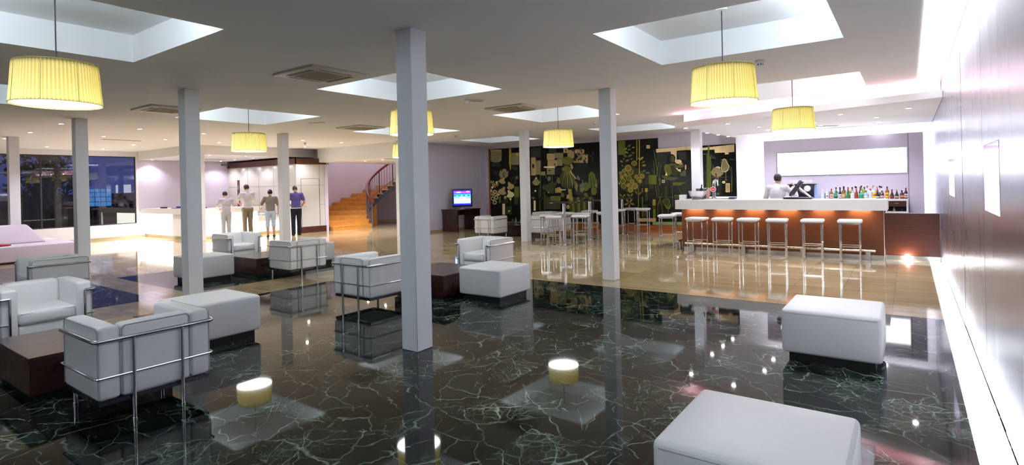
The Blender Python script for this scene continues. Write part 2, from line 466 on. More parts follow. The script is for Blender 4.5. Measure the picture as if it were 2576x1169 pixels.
# metal wall: brushed sheets with open joints and two display slots
SEAMS = [-9, -7.2, -5.4, -3.9, -2.4, -1.4, -.45, .5, 1.46, 2.42, 3.40, 4.36, 5.32, 6.28, 7.24, 8.2, 9.6, 10.6, 11.6, 12.6, 13.6, 14.6, 15.4, 16.1]
SLOTS = {4.36: (4.42, 5.24, 1.29, 1.76), 8.2: (8.46, 9.54, 1.285, 1.765)}
mb = MB()
for a, b in zip(SEAMS, SEAMS[1:]):
    da, db = random.uniform(-.0025, .0015), random.uniform(-.0025, .0015)
    fx = lambda y: XR+da+(db-da)*(y-a)/(b-a)
    def slab(y0, y1, z0, z1): mb.prism([(fx(y0), y0), (XR+.03, y0), (XR+.03, y1), (fx(y1), y1)], z0, z1)
    a2, b2 = a+.003, b-.003
    if a in SLOTS:
        s0, s1, z0, z1 = SLOTS[a]
        slab(a2, b2, .012, z0); slab(a2, b2, z1, H-.02); slab(a2, s0, z0, z1); slab(s1, b2, z0, z1)
    else: slab(a2, b2, .012, H-.02)
metal = struct(mb.build('wall_right', M['metal'], ang=20))
mb = MB()
for s0, s1, z0, z1 in SLOTS.values():
    x0, x1 = XR-.001, XR+.17; s0 += .003; s1 -= .003; z0 += .003; z1 -= .003
    mb.quad((x1, s0, z0), (x1, s1, z0), (x1, s1, z1), (x1, s0, z1))
    mb.quad((x0, s0, z0), (x1, s0, z0), (x1, s0, z1), (x0, s0, z1)); mb.quad((x0, s1, z0), (x1, s1, z0), (x1, s1, z1), (x0, s1, z1))
    mb.quad((x0, s0, z0), (x1, s0, z0), (x1, s1, z0), (x0, s1, z0)); mb.quad((x0, s0, z1), (x1, s0, z1), (x1, s1, z1), (x0, s1, z1))
mb.build('slot_lining', M['lilac'], metal)
for s0, s1, z0, z1 in SLOTS.values():
    o = light('AREA', 'slot_light', (XR+.10, (s0+s1)/2, z1-.02), 3.2, (.92, .90, 1), (.08, s1-s0-.06)); aim(o, (0, 0, -1))
mb = MB(); mb.box((XR+.19, YF, 0), (XR+.3, 16.1, H)); struct(mb.build('wall_right_backing', M['lilac']))
# along the metal wall: spilled light as a glowing floor strip, ceiling light slot
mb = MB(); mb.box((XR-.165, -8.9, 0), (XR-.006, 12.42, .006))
tag(mb.build('floor_light_spill', M['floor_glow']), 'glowing strip for the white light spilled on the floor along the metal wall', 'light')
mb = MB(); mb.box((XR-.30, -8.0, H-.012), (XR-.008, 10.6, H-.002))
tag(mb.build('ceiling_light_strip', M['cove_glow']), 'glaring white light slot in the ceiling along the metal wall', 'light')

# ---- lowered ceilings
mb = MB(); mb.box((XW, 8.2, 2.77), (-18.3, 12.6, H-.001)); struct(mb.build('ceiling_slab', M['ceiling']))
mb = MB(); mb.box((-17.8, 12.37, 2.56), (-13.27, 19.0, H-.001)); struct(mb.build('ceiling_slab', M['ceiling']))
mb = MB(); mb.prism([(-4.18, 12.0), (XR-.006, 10.60), (XR-.006, 16.1), (-3.89, 16.1)], 2.74, 2.85); struct(mb.build('ceiling_slab', M['ceiling']))
mb = MB(); mb.prism([(-4.05, 12.24), (XR-.006, 11.12), (XR-.006, 11.18), (-4.0, 12.30), (-3.80, 16.1), (-3.86, 16.1)], 2.85, H-.001); struct(mb.build('ceiling_slab', M['ceiling']))

# ---- partition block beside reception, with the two doors
mb = MB(); mb.box((XW+.001, 11.43, 0), (-17.74, 12.60, 2.66)); part = struct(mb.build('partition', M['cream_panel']))
mb = MB()
mb.box((XW+.01, 11.405, 2.49), (-17.715, 11.43, 2.70)); mb.box((-17.74, 11.405, 2.49), (-17.715, 12.44, 2.70)); mb.box((-17.74, 12.44, 2.49), (-17.715, 12.78, 2.55)); mb.box((XW+.02, 11.43, 2.66), (-17.74, 12.44, 2.70))
mb.build('timber_band', M['dark_wood'], part)
mb = MB(); mb.box((-17.74, 11.42, 0), (-17.725, 12.76, .213)); mb.build('timber_plinth', M['dark_wood'], part)
mb = MB()                                     # shadow joints of the panelling
for z in (1.0, 1.72):
    mb.box((-17.74, 11.45, z), (-17.7375, 12.74, z+.006)); mb.box((XW+.1, 11.4275, z), (-17.76, 11.43, z+.006))
for y in (12.38,): mb.box((-17.74, y, .22), (-17.7375, y+.008, 2.48))
for x in (-21.0, -20.2, -19.2, -18.3): mb.box((x, 11.4275, .1), (x+.008, 11.43, 2.48))
mb.build('panel_joint', M['gap'], part)
mb = MB(); mb.box((-17.74, 11.62, .225), (-17.732, 12.36, 1.955)); d = struct(mb.build('door_1', M['cream_panel']))
mb = MB()
for a, b in (((11.612, .22), (11.62, 1.963)), ((12.36, .22), (12.368, 1.963)), ((11.612, 1.955), (12.368, 1.963)), ((11.62, 1.72), (12.36, 1.726))): mb.box((-17.7385, a[0], a[1]), (-17.731, b[0], b[1]))
mb.build('door_gap', M['gap'], d)
mb = MB(); mb.cyl((-17.732, 11.68, .965), (-17.68, 11.68, .965), .012); mb.cyl((-17.685, 11.67, .965), (-17.685, 11.79, .965), .010); mb.build('door_handle', M['chrome'], d)
mb = MB(); mb.box((-21.60, 11.424, 0), (-21.0, 11.43, 1.97)); d = struct(mb.build('door_2', M['cream_panel']))
mb = MB(); mb.box((-21.78, 11.42, 0), (-21.60, 11.43, 2.0)); mb.build('dark_jamb', M['dark_wood'], d)
mb = MB(); mb.box((-21.72, 11.41, 1.62), (-21.66, 11.42, 1.8)); mb.build('hinge', M['steel'], d)

# ---- staircase well
SC = (-17.15, 15.6)
mb = MB(); n = 60
def arc(r, a): return (SC[0]+r*math.cos(math.radians(a)), SC[1]+r*math.sin(math.radians(a)))
A = [-101-200*i/n for i in range(n+1)]
for a, b in zip(A, A[1:]):
    p, q, p2, q2 = arc(2.92, a), arc(2.92, b), arc(3.05, a), arc(3.05, b)
    mb.prism([p, q, q2, p2], 0, 4.4)
struct(mb.build('wall_stairwell', M['lilac']))
mb = MB()
for a, b in zip(A[12:], A[13:]):
    p, q, p2, q2 = arc(2.895, a), arc(2.895, b), arc(2.919, a), arc(2.919, b)
    mb.prism([p, q, q2, p2], 0, .11)
struct(mb.build('baseboard_stairwell', M['beige_base']))
mb = MB(); mb.box((-20.3, 12.60, 2.66), (-17.8, 12.70, 4.4)); mb.box((-17.82, 12.70, H), (-17.7, 19, 4.4)); struct(mb.build('wall_stairwell_upper', M['wall']))
mb = MB(); mb.box((-20.4, 12.5, 4.4), (-13.2, 19.2, 4.5)); struct(mb.build('ceiling_stairwell', M['ceiling']))
# stairs
st = thing('staircase', 'curved orange oak staircase with red wooden handrail and grey balusters', 'staircase', (SC[0], SC[1], 0))
RI, RO, DA, RISE, A0 = 1.2, 2.88, 12.0, .168, -96.0
def ar(r, a): return (r*math.cos(math.radians(a)), r*math.sin(math.radians(a)))
NS = 15
for k in range(NS):
    a0, a1 = A0-DA*k, A0-DA*(k+1)-1.5
    mb = MB()
    pts = [ar(RI-(.06 if k else -.0), a0+(a1-a0)*i/4) for i in range(5)]+[ar(RO, a1+(a0-a1)*i/6) for i in range(7)]
    zt = RISE*(k+1)
    mb.prism(pts, max(0, zt-.045), zt)
    pr = [ar(RI, a0-.3), ar(RI, a0-1.6), ar(RO, a0-1.2), ar(RO, a0-.3)]
    mb.prism(pr, RISE*k, zt-.045)
    if k < 7: mb.prism([ar(RI+.01, a0-1), ar(RI+.01, a1+1.5)]+[ar(RO, a1+1.5), ar(RO, a0-1)], 0, max(.001, zt-.05))
    s = mb.build('step', M['stair_wood'], st)
    if k > 4:
        mb = MB(); mb.prism([ar(RI-.062, a0), ar(RI-.062, a1), ar(RI-.075, a1), ar(RI-.075, a0)], zt-.045, zt); mb.build('tread_end', M['stair_edge'], s)
mb = MB()
def ribbon(mb, r0, r1, f0, f1, k0, k1, n=60):
    rings = []
    for i in range(n+1):
        k = k0+(k1-k0)*i/n; a = A0-DA*k
        p, q = ar(r0, a), ar(r1, a); z0, z1 = f0(k), f1(k)
        rings.append([mb.bm.verts.new((*p, z0)), mb.bm.verts.new((*q, z0)), mb.bm.verts.new((*q, z1)), mb.bm.verts.new((*p, z1))])
    mb.skin(rings)
ribbon(mb, RI-.03, RI+.012, lambda k: max(0, RISE*(k+.3)-.30), lambda k: RISE*(k+.3)-.06, 5.2, NS)
mb.build('stringer', M['blue_steel'], st)
mb = MB(); ribbon(mb, RI+.015, RO-.01, lambda k: RISE*k-.26, lambda k: RISE*k-.20, 7.0, NS); mb.build('soffit', M['wall'], st)
mb = MB(); hr = []
for i in range(41):
    k = -.35+(13.6)*i/40; hr.append((*ar(RI-.03, A0-DA*k), RISE*(k+.5)+.96))
mb.tube(hr, .055, 10); mb.build('handrail', M['rail_wood'], st)
for i in range(28):
    k = .0+i*.5; big = i % 5 == 0
    if i > 26: continue
    x, y = ar(RI-.03, A0-DA*k); z = RISE*(k+.5)
    mb = MB(); mb.cyl((x, y, max(0, z-(.32 if big and i else .02)) if i else 0), (x, y, z+.93), .024 if big else .009, 8); mb.build('post' if big else 'baluster', M['blue_steel'], st)
mb = MB(); mb.tube([(*ar(RI-.03, A0-DA*(.2+13*i/40)), RISE*(.7+13*i/40)+.12) for i in range(41)], .012, 6); mb.build('bottom_rail', M['blue_steel'], st)

# ---- outside in the night
mb = MB(); mb.box((-44, -14, -.3), (XW-.25, 22, -.05)); struct(mb.build('ground_outside', M['night']))
mb = MB(); mb.box((-33.2, -14, -.05), (-33, 22, 1.6)); struct(mb.build('wall_outside', M['night']))
mb = MB(); mb.box((0, -.42, 0), (.2, .42, .75)); tag(mb.build('glass_block_wall', M['bluewall'], loc=(-28.2, 8.76, 1.04)), 'blue glowing wall of glass blocks outside the night window', 'wall')
mb = MB(); mb.box((-28.3, 7.6, -.05), (-27.9, 9.6, 1.04)); struct(mb.build('wall_outside_base', M['night']))
def tree(x, y, lean, h, crown, seed, label):
    t = thing('tree', label, 'tree', (x, y, -.05)); rnd = random.Random(seed)
    mb = MB(); pts = [(lean*.12*i*i+rnd.uniform(-.03, .03), rnd.uniform(-.04, .04)+.05*lean*i, h*i/6) for i in range(7)]
    mb.tube(pts, [.20-.018*i for i in range(7)], 10)
    for i in range(6):
        p = Vector(pts[3+i % 4]); a = rnd.uniform(0, 6.3)
        mb.tube([p, p+Vector((math.cos(a)*.4, math.sin(a)*.4, .35)), p+Vector((math.cos(a)*1.0, math.sin(a)*1.0, .7))], [.06, .04, .015], 6)
    mb.build('trunk', M['bark'], t)
    mb = MB()
    for i in range(crown):
        a, r, z = rnd.uniform(0, 6.3), rnd.uniform(0, 1.25), rnd.uniform(-.7, 1.2)
        c = Vector((pts[-1][0]+r*math.cos(a), pts[-1][1]+r*math.sin(a), h*.92+z)); s = rnd.uniform(.06, .16)
        u = Vector((rnd.gauss(0, 1), rnd.gauss(0, 1), rnd.gauss(0, 1))).normalized(); v = u.orthogonal().normalized()
        mb.quad(c-u*s, c+v*s*.45, c+u*s, c-v*s*.45)
    mb.build('crown', M['leaves'], t)
tree(-26.0, 6.1, .25, 2.6, 900, 3, 'dark tree trunk outside the night window, nearer the column')
tree(-26.4, 2.6, .5, 2.7, 900, 5, 'leaning tree outside at the far left edge of the night window')
tree(-30.5, 7.6, .1, 1.8, 500, 8, 'small bluish tree outside by the glowing glass blocks')
# ================================================================== LOUNGE FURNITURE
def make_armchair(w=.72, seats=1):
    """cube armchair: white leather cushions held in an outside cage of chrome tube; faces +y"""
    d = .66; hw, hd = w/2, d/2; zb, zt = .17, .66; aw = .135
    t = thing('armchair', '', 'armchair', group='white cube armchairs in chrome frames')
    mb = MB(); mb.puff((-hw+aw+.004, -hd+.02, zb), (hw-aw-.004, hd-.01, .30), .02, .004); mb.build('seat_base', M['leather'], t)
    for i in range(seats):
        u0 = -hw+aw+.004+(w-2*aw-.008)*i/seats; u1 = -hw+aw+.004+(w-2*aw-.008)*(i+1)/seats
        mb = MB(); mb.puff((u0, -hd+.14, .302), (u1, hd+.005, .435), .028, .012); s = mb.build('seat_cushion', M['leather'], t)
        mb = MB(); mb.tube([(u0+.01, hd+.004, .413), (u1-.01, hd+.004, .413)], .004, 6); mb.build('piping', M['leather_edge'], s)
        mb = MB(); mb.puff((u0, -hd, zb), (u1, -hd+.15, zt), .028, .008); b = mb.build('back_cushion', M['leather'], t)
        mb = MB(); mb.tube([(u0+.004, -hd+.004, .2), (u0+.004, -hd+.004, zt-.025), (u0+.025, -hd+.006, zt-.006), (u1-.025, -hd+.006, zt-.006), (u1-.004, -hd+.004, zt-.025), (u1-.004, -hd+.004, .2)], .004, 6); mb.build('piping', M['leather_edge'], b)
    for sx in (-1, 1):
        a, b = sorted((sx*hw, sx*(hw-aw)))
        mb = MB(); mb.puff((a, -hd, zb), (b, hd, zt), .028, .008); arm = mb.build('arm_cushion', M['leather'], t)
        mb = MB(); x = sx*(hw-.003)
        mb.tube([(x, -hd+.004, zb+.02), (x, -hd+.004, zt-.03), (x, -hd+.03, zt-.006), (x, hd-.03, zt-.006), (x, hd-.004, zt-.03), (x, hd-.004, zb+.02)], .004, 6); mb.build('piping', M['leather_edge'], arm)
    e = .018; X, Yb, Yf = hw+e, -hd-e, hd+e; xl = hw-aw/2
    def loop(z, r, front):
        p = []
        p += [(-xl, Yf, z)] if front else []
        for cx, cy, a0 in ((-X, Yf, 0), (-X, Yb, 90), (X, Yb, 180), (X, Yf, 270)):
            sx, sy = math.copysign(1, cx), math.copysign(1, cy); k = .03
            c = (cx-sx*k, cy-sy*k)
            a = {0: (90, 180), 90: (180, 270), 180: (270, 360), 270: (0, 90)}[a0]
            for i in range(5):
                th = math.radians(a[0]+(a[1]-a[0])*i/4); p.append((c[0]+k*math.cos(th), c[1]+k*math.sin(th), z))
        p += [(xl, Yf, z)] if front else []
        return p
    mb = MB(); mb.tube(loop(.575, 0, True), .0145, 10); mb.build('top_tube', M['chrome'], t)
    mb = MB(); mb.tube(loop(.33, 0, True), .007, 8); mb.build('middle_rod', M['chrome'], t)
    mb = MB()
    for a, b in (((-hw+.01, -hd+.01), (hw-.01, -hd+.03)), ((-hw+.01, hd-.03), (hw-.01, hd-.01)), ((-hw+.01, -hd+.03), (-hw+.03, hd-.03)), ((hw-.03, -hd+.03), (hw-.01, hd-.03))):
        mb.box((*a, zb-.032), (*b, zb-.001))
    mb.build('base_frame', M['dark_metal'], t)
    xb = .155 if seats == 1 else hw*.5
    for x, y in ((-xl, Yf), (xl, Yf), (-xb, Yb), (xb, Yb)):
        mb = MB(); mb.cyl((x, y, .012), (x, y, .575), .0135, 10); mb.cyl((x, y, 0), (x, y, .014), .017, 10); mb.build('leg', M['chrome'], t)
    return t
CH = [  # x, y, heading, label
 (-4.70, 1.69, 90, 'white leather cube armchair seen from behind, largest, at the front left coffee table'),
 (-7.27, 1.72, -90, 'white leather cube armchair facing right across the front left coffee table'),
 (-10.17, 2.585, 180, 'white leather cube armchair seen from its side, in front of the moulded bench'),
 (-11.75, 6.12, -90, 'white leather cube armchair before the glowing reception desk, seat facing right'),
 (-9.0, 5.80, 90, 'white leather cube armchair seen from behind, in front of the slim column by reception'),
 (-5.86, 4.86, 0, 'white leather cube armchair seen from behind, partly hidden by the tallest column'),
 (-5.90, 7.36, 180, 'white leather cube armchair with open seat behind the square ottoman'),
 (-10.05, 12.83, 0, 'white leather cube armchair seen from behind near the television desk'),
 (-9.62, 15.25, 180, 'white leather cube armchair at the foot of the mural, mostly behind the slim column'),
]
proto = make_armchair()
for i, (x, y, r, lab) in enumerate(CH):
    if i == 0: proto.location = (x, y, 0); proto.rotation_euler = (0, 0, math.radians(r)); proto['label'] = lab
    else: dup(proto, (x, y, 0), math.radians(r), lab)
sofa = make_armchair(1.42, 2); sofa.name = 'sofa'; sofa['category'] = 'sofa'; del sofa['group']
sofa['label'] = 'white leather two-seat sofa in chrome frame behind the bar tables'
sofa.location = (-8.70, 13.9, 0); sofa.rotation_euler = (0, 0, math.radians(90))

def make_ottoman():
    t = thing('ottoman', '', 'ottoman', group='white leather ottomans')
    s = .36
    mb = MB(); mb.puff((-s, -s, .075), (s, s, .445), .03, .010, 4, 4); c = mb.build('cushion', M['leather'], t)
    for sx in (-1, 1):
        mb = MB(); mb.tube([(s-.03, sx*(s+.001), .413), (-s+.03, sx*(s+.001), .413)], .0028, 5); mb.build('seam', M['leather_edge'], c)
    mb = MB(); mb.box((-.31, -.31, 0), (.31, .31, .076)); mb.build('plinth', M['black'], t)
    return t
OT = [(-.56, 2.62, 'white leather ottoman nearest, cut off by the bottom edge'),
      (-.55, 5.52, 'white leather ottoman on black plinth alone beside the metal wall'),
      (-4.71, 6.08, 'square white leather ottoman beside the dark coffee table right of the tallest column'),
      (-6.01, 2.83, 'white leather ottoman right behind the largest armchair'),
      (-10.16, 4.70, 'white leather ottoman behind the left white column, before the far coffee table'),
      (-10.24, 6.88, 'white leather ottoman mostly hidden behind an armchair, nearest the staircase')]
proto = make_ottoman()
for i, (x, y, lab) in enumerate(OT):
    if i == 0: proto.location = (x, y, 0); proto['label'] = lab
    else: dup(proto, (x, y, 0), 0, lab)

def make_coffee_table():
    t = thing('coffee_table', '', 'table', group='dark wooden block coffee tables')
    mb = MB(); mb.box((-.5, -.5, .30), (.5, .5, .335), .004, 1); mb.build('tabletop', M['wenge'], t)
    mb = MB(); mb.box((-.49, -.49, .05), (.49, .49, .30)); mb.build('body', M['wenge'], t)
    mb = MB(); mb.box((-.46, -.46, 0), (.46, .46, .05)); mb.build('plinth', M['black'], t)
    return t
TB = [(-5.86, 1.70, 'low dark wooden block table at the left edge beside the largest armchair'),
      (-5.67, 6.02, 'low dark wooden block table just right of the tallest column'),
      (-10.01, 5.80, 'low dark wooden block table in the seating group before reception'),
      (-10.12, 14.05, 'low dark wooden table with glasses beside the television armchair')]
proto = make_coffee_table()
for i, (x, y, lab) in enumerate(TB):
    if i == 0: proto.location = (x, y, 0); proto['label'] = lab
    else: dup(proto, (x, y, 0), 0, lab)

bench_m = plain('pale_lilac_lacquer', (.52, .46, .54, 1), .45, var=.03, scale=2)
# moulded white bench with a sloping backrest
t = thing('bench', 'long moulded white bench with sloped backrest in front of the night windows', 'bench', (-17.4, 3.3, 0))
mb = MB(); mb.box((-.62, -2.4, .05), (.72, 1.45, .41), .03, 3); mb.build('seat_block', bench_m, t)
mb = MB(); mb.box((-.58, -2.36, 0), (.66, 1.41, .05)); mb.build('plinth', M['gap'], t)
mb = MB()
v = [mb.bm.verts.new(p) for p in ((-.5, -.9, .41), (-.1, -.9, .41), (-.1, 1.05, .41), (-.5, 1.05, .41), (-.5, -.55, .86), (-.36, -.55, .86), (-.36, .72, .86), (-.5, .72, .86))]
for f in ((0, 1, 2, 3), (4, 5, 6, 7), (0, 1, 5, 4), (1, 2, 6, 5), (2, 3, 7, 6), (3, 0, 4, 7)): mb.bm.faces.new([v[i] for i in f])
bmesh.ops.bevel(mb.bm, geom=mb.bm.edges[:], offset=.05, segments=4, profile=.5, affect='EDGES')
mb.build('backrest', bench_m, t)
mb = MB(); mb.puff((-.17, -.10, 0), (.17, .10, .035), .012, .004)
tag(mb.build('folded_cloth', plain('red_cloth', (.45, .03, .03, 1), .8), loc=(-17.05, 3.40, .416), rotz=.3), 'small red folded cloth lying on the moulded white bench', 'cloth')
mb = MB(); mb.box((-.35, -.16, 0), (.35, .16, .28), .01, 1)
tag(mb.build('side_block', M['white'], loc=(-20.9, 5.15, 0)), 'small white block seat on the floor under the night window', 'seat')

# ================================================================== PENDANT LAMPS
def make_pendant():
    t = thing('pendant_lamp', '', 'lamp', group='pleated yellow drum pendants')
    n = 216; mb = MB(); rings = []
    for r, z in ((.300, .18), (.306, .12), (.318, -.06), (.328, -.17), (.330, -.18)):
        rings.append([mb.bm.verts.new(((r+.0045*math.cos(72*2*PI*i/n))*math.cos(2*PI*i/n), (r+.0045*math.cos(72*2*PI*i/n))*math.sin(2*PI*i/n), z)) for i in range(n)])
    mb.skin(rings, False)
    sh = mb.build('shade', M['shade'], t, ang=80)
    mb = MB()
    for k in range(8):
        a = 2*PI*k/8+.2; mb.tube([(.309*math.cos(a), .309*math.sin(a), .178), (.337*math.cos(a), .337*math.sin(a), -.178)], .0022, 5)
    for r, z in ((.303, .181), (.333, -.181)): mb.tube([(r*math.cos(2*PI*i/48), r*math.sin(2*PI*i/48), z) for i in range(48)], .003, 5, True)
    mb.build('shade_wire', M['shade_seam'], sh)
    mb = MB(); mb.lathe([(.323, -.170), (.323, -.174)], 48); mb.build('diffuser', M['lamp_bottom'], t)
    mb = MB(); mb.lathe([(.292, .150), (.292, .153)], 32); mb.build('top_disc', M['plastic'], t)
    mb = MB(); mb.cyl((0, 0, .12), (0, 0, .82), .006, 8); mb.build('cord', M['cord'], t)
    mb = MB(); mb.lathe([(.02, .775), (.055, .782), (.055, .815), (.03, .828)], 20); mb.build('canopy', M['plastic'], t)
    return t
LZ = ZT-.828
LP = [(-6.16, 1.62, 'yellow pleated drum pendant hanging at the far left, largest in view'),
      (-10.85, 5.95, 'yellow pleated drum pendant hanging above the reception seating group'),
      (-6.16, 5.95, 'yellow pleated drum pendant mostly hidden behind the tallest column'),
      (-10.95, 10.3, 'small yellow pleated drum pendant just left of the tallest column, farthest away'),
      (-6.16, 10.3, 'yellow pleated drum pendant hanging in front of the mural'),
      (-1.55, 5.95, 'yellow pleated drum pendant hanging from the large light well at the upper right'),
      (-1.55, 10.2, 'yellow pleated drum pendant hanging in front of the bar ceiling')]
proto = make_pendant()
for i, (x, y, lab) in enumerate(LP):
    if i == 0: proto.location = (x, y, LZ); proto['label'] = lab
    else: dup(proto, (x, y, LZ), i*.7, lab)

# ================================================================== CEILING FITTINGS
def make_ac():
    t = thing('air_conditioner', '', 'air conditioner', group='ceiling cassette units')
    mb = MB(); mb.box((-.44, -.41, -.028), (.44, .41, 0), .012, 2); mb.build('panel', M['ac'], t)
    mb = MB(); mb.box((-.25, -.23, -.034), (.25, .23, -.028), .003, 1)
    for i in range(24): mb.box((-.235, -.22+i*.0187, -.037), (.235, -.213+i*.0187, -.034))
    mb.build('grille', M['ac_grille'], t)
    for k, (a, b) in enumerate((((-.26, .30), (.26, .325)), ((-.26, -.325), (.26, -.30)), ((.315, -.24), (.34, .24)), ((-.34, -.24), (-.315, .24)))):
        mb = MB(); mb.box((*a, -.0295), (*b, -.027)); c = (a[0]+b[0])/2, (a[1]+b[1])/2
        if k < 2: mb.box((a[0], a[1]-.04*(1 if k == 0 else -1), -.0295), (b[0], b[1]-.045*(1 if k == 0 else -1)+.008*(1 if k == 0 else -1), -.027))
        mb.build('vent_slot', M['ac_slot'], t)
    return t
AC = [(-6.22, 4.39, 'ivory square ceiling air conditioner cassette nearest the tallest column, on its left'),
      (-6.21, 8.76, 'ivory square ceiling air conditioner cassette right of the tallest column'),
      (-10.9, 8.82, 'small ivory square ceiling cassette left of the tallest column, farthest'),
      (-10.8, 4.40, 'ivory square ceiling cassette cut by the left white column')]
proto = make_ac()
for i, (x, y, lab) in enumerate(AC):
    if i == 0: proto.location = (x, y, H); proto['label'] = lab
    else: dup(proto, (x, y, H), 0, lab)

def make_downlight():
    t = thing('downlight', '', 'light')
    mb = MB(); mb.lathe([(.058, 0), (.058, -.006), (.044, -.010), (.040, -.004)], 20, cap=False); mb.build('trim_ring', M['plastic'], t)
    mb = MB(); mb.lathe([(.041, -.004), (.041, -.006)], 16); mb.build('lens', M['down'], t)
    return t
DL = {
 'window': (H, [(-21.37, 5.35), (-18.94, 3.88), (-16.77, 3.89), (-19.14, 5.38), (-14.4, 3.85), (-21.5, 6.84), (-16.86, 5.38), (-19.23, 6.9), (-14.48, 5.33), (-16.92, 6.86), (-14.62, 6.82), (-17.02, 8.39)],
   'small bright recessed downlight in the ceiling before the night windows, {} from the left', 'downlights before the night windows', (.90, .87, 1), 44),
 'lobby': (H, [(-14.84, 9.81), (-17.08, 11.37), (-14.83, 11.2)], 'small bright recessed downlight above the cream panelled block, {} from the left', 'downlights above the panelled block', (.90, .90, 1), 60),
 'reception': (2.77, [(-22.2, 8.55), (-18.57, 8.84), (-22.0, 10.9), (-18.59, 10.07), (-20.9, 10.9), (-19.6, 10.9)], 'recessed downlight in the lowered ceiling over the reception desk, {} from the left', 'downlights over the reception desk', (.93, .87, 1), 28),
 'stairs': (2.56, [(-16.01, 13.1), (-14.93, 12.98)], 'recessed downlight in the lowered ceiling before the staircase, {} from the left', 'downlights before the staircase', (.90, .88, 1), 90),
 'bar': (2.74, [(-4.0, 12.2), (-4.02, 13.87), (-3.98, 14.7), (-3.05, 11.99), (-3.93, 15.47), (-2.7, 13.26), (-2.69, 14.2), (-1.6, 13.18), (-1.58, 14.06), (-1.01, 11.93), (-.5, 13.14), (-.51, 14.13), (-.5, 15.08), (.02, 11.8)],
   'recessed downlight in the lowered bar ceiling, {} from the left', 'downlights in the bar ceiling', (.84, .84, 1), 22)}
proto = None
for key, (z, pts, lab, grp, colr, en) in DL.items():
    for i, (x, y) in enumerate(pts):
        l = lab.format(ORD[i])
        if proto is None: proto = make_downlight(); proto.location = (x, y, z); proto['label'] = l; proto['group'] = grp
        else: dup(proto, (x, y, z), 0, l, grp)
        light('SPOT', 'downlight_beam', (x, y, z-.02), en, colr, .04, spot_size=math.radians(125), spot_blend=.6)
def vent(x, y, z, l, rot, lab):
    mb = MB(); mb.box((-l/2, -.05, -.008), (l/2, .05, 0), .002, 1); o = mb.build('air_vent', M['plastic'], loc=(x, y, z), rotz=rot); tag(o, lab, 'vent')
    mb = MB(); mb.box((-l/2+.02, -.03, -.010), (l/2-.02, -.006, -.0075)); mb.box((-l/2+.02, .006, -.010), (l/2-.02, .03, -.0075)); mb.build('slot', M['ac_slot'], o)
vent(-17.75, 6.1, H, .95, PI/2, 'slim dark slot vent in the ceiling before the night windows')
vent(-17.95, 10.6, H, .9, PI/2, 'slim dark slot vent in the ceiling behind the reception pendant')
vent(-20.9, 10.15, 2.77, .85, PI/2, 'slim slot vent in the lowered ceiling over the reception desk')
vent(-14.42, 12.9, 2.56, .5, PI/2, 'short slot vent in the lowered ceiling before the staircase')
vent(-1.5, 14.3, 2.74, .55, .6, 'slot vent in the lowered bar ceiling above the bartender')
def detector(x, y, lab, z=H, s=1.0):
    t = thing('smoke_detector', lab, 'detector', (x, y, z))
    mb = MB(); mb.lathe([(.052*s, 0), (.052*s, -.02), (.044*s, -.034), (.03*s, -.036)], 20); mb.build('base', M['plastic'], t)
    mb = MB(); mb.lathe([(.028*s, -.036), (.028*s, -.066), (.02*s, -.072)], 16); mb.build('sensor_head', M['plastic'], t)
    mb = MB()
    for k in range(6):
        a = k*PI/3; mb.box((.026*s*math.cos(a)-.006, .026*s*math.sin(a)-.006, -.060), (.026*s*math.cos(a)+.006, .026*s*math.sin(a)+.006, -.044))
    mb.build('sensor_window', M['gap'], t)
detector(-1.5, 7.51, 'white smoke detector on the ceiling right of the large upper right pendant', s=1.15)
detector(-6.25, 12.19, 'small white smoke detector on the ceiling left of the cream floor column')
detector(-10.8, 12.2, 'small white smoke detector on the ceiling above the television')
detector(-15.5, 10.33, 'small white smoke detector on the ceiling above the panelled block')
detector(-1.72, 14.0, 'small dark-topped detector in the bar ceiling beside the slot vent', 2.74)
t = thing('emergency_light', 'white emergency light with sensor on the ceiling right of the tallest column', 'light', (-6.14, 7.44, H), .98)
mb = MB(); mb.box((-.17, -.05, -.022), (.17, .05, 0), .006, 1); mb.build('mount_plate', M['plastic'], t)
mb = MB(); mb.box((-.05, -.035, -.028), (.14, .035, -.022)); mb.build('lens', M['ac_grille'], t)
mb = MB(); mb.lathe([(.032, -.022), (.032, -.06), (.024, -.068)], 16, (-.12, 0, 0)); mb.build('sensor', M['plastic'], t)
mb = MB(); mb.box((-.19, -.04, -.012), (.19, .04, 0), .004, 1)
tag(mb.build('ceiling_hatch', M['ac'], loc=(-10.76, 7.48, H), rotz=.5), 'small flat cream plate on the ceiling right of the reception pendant', 'plate')
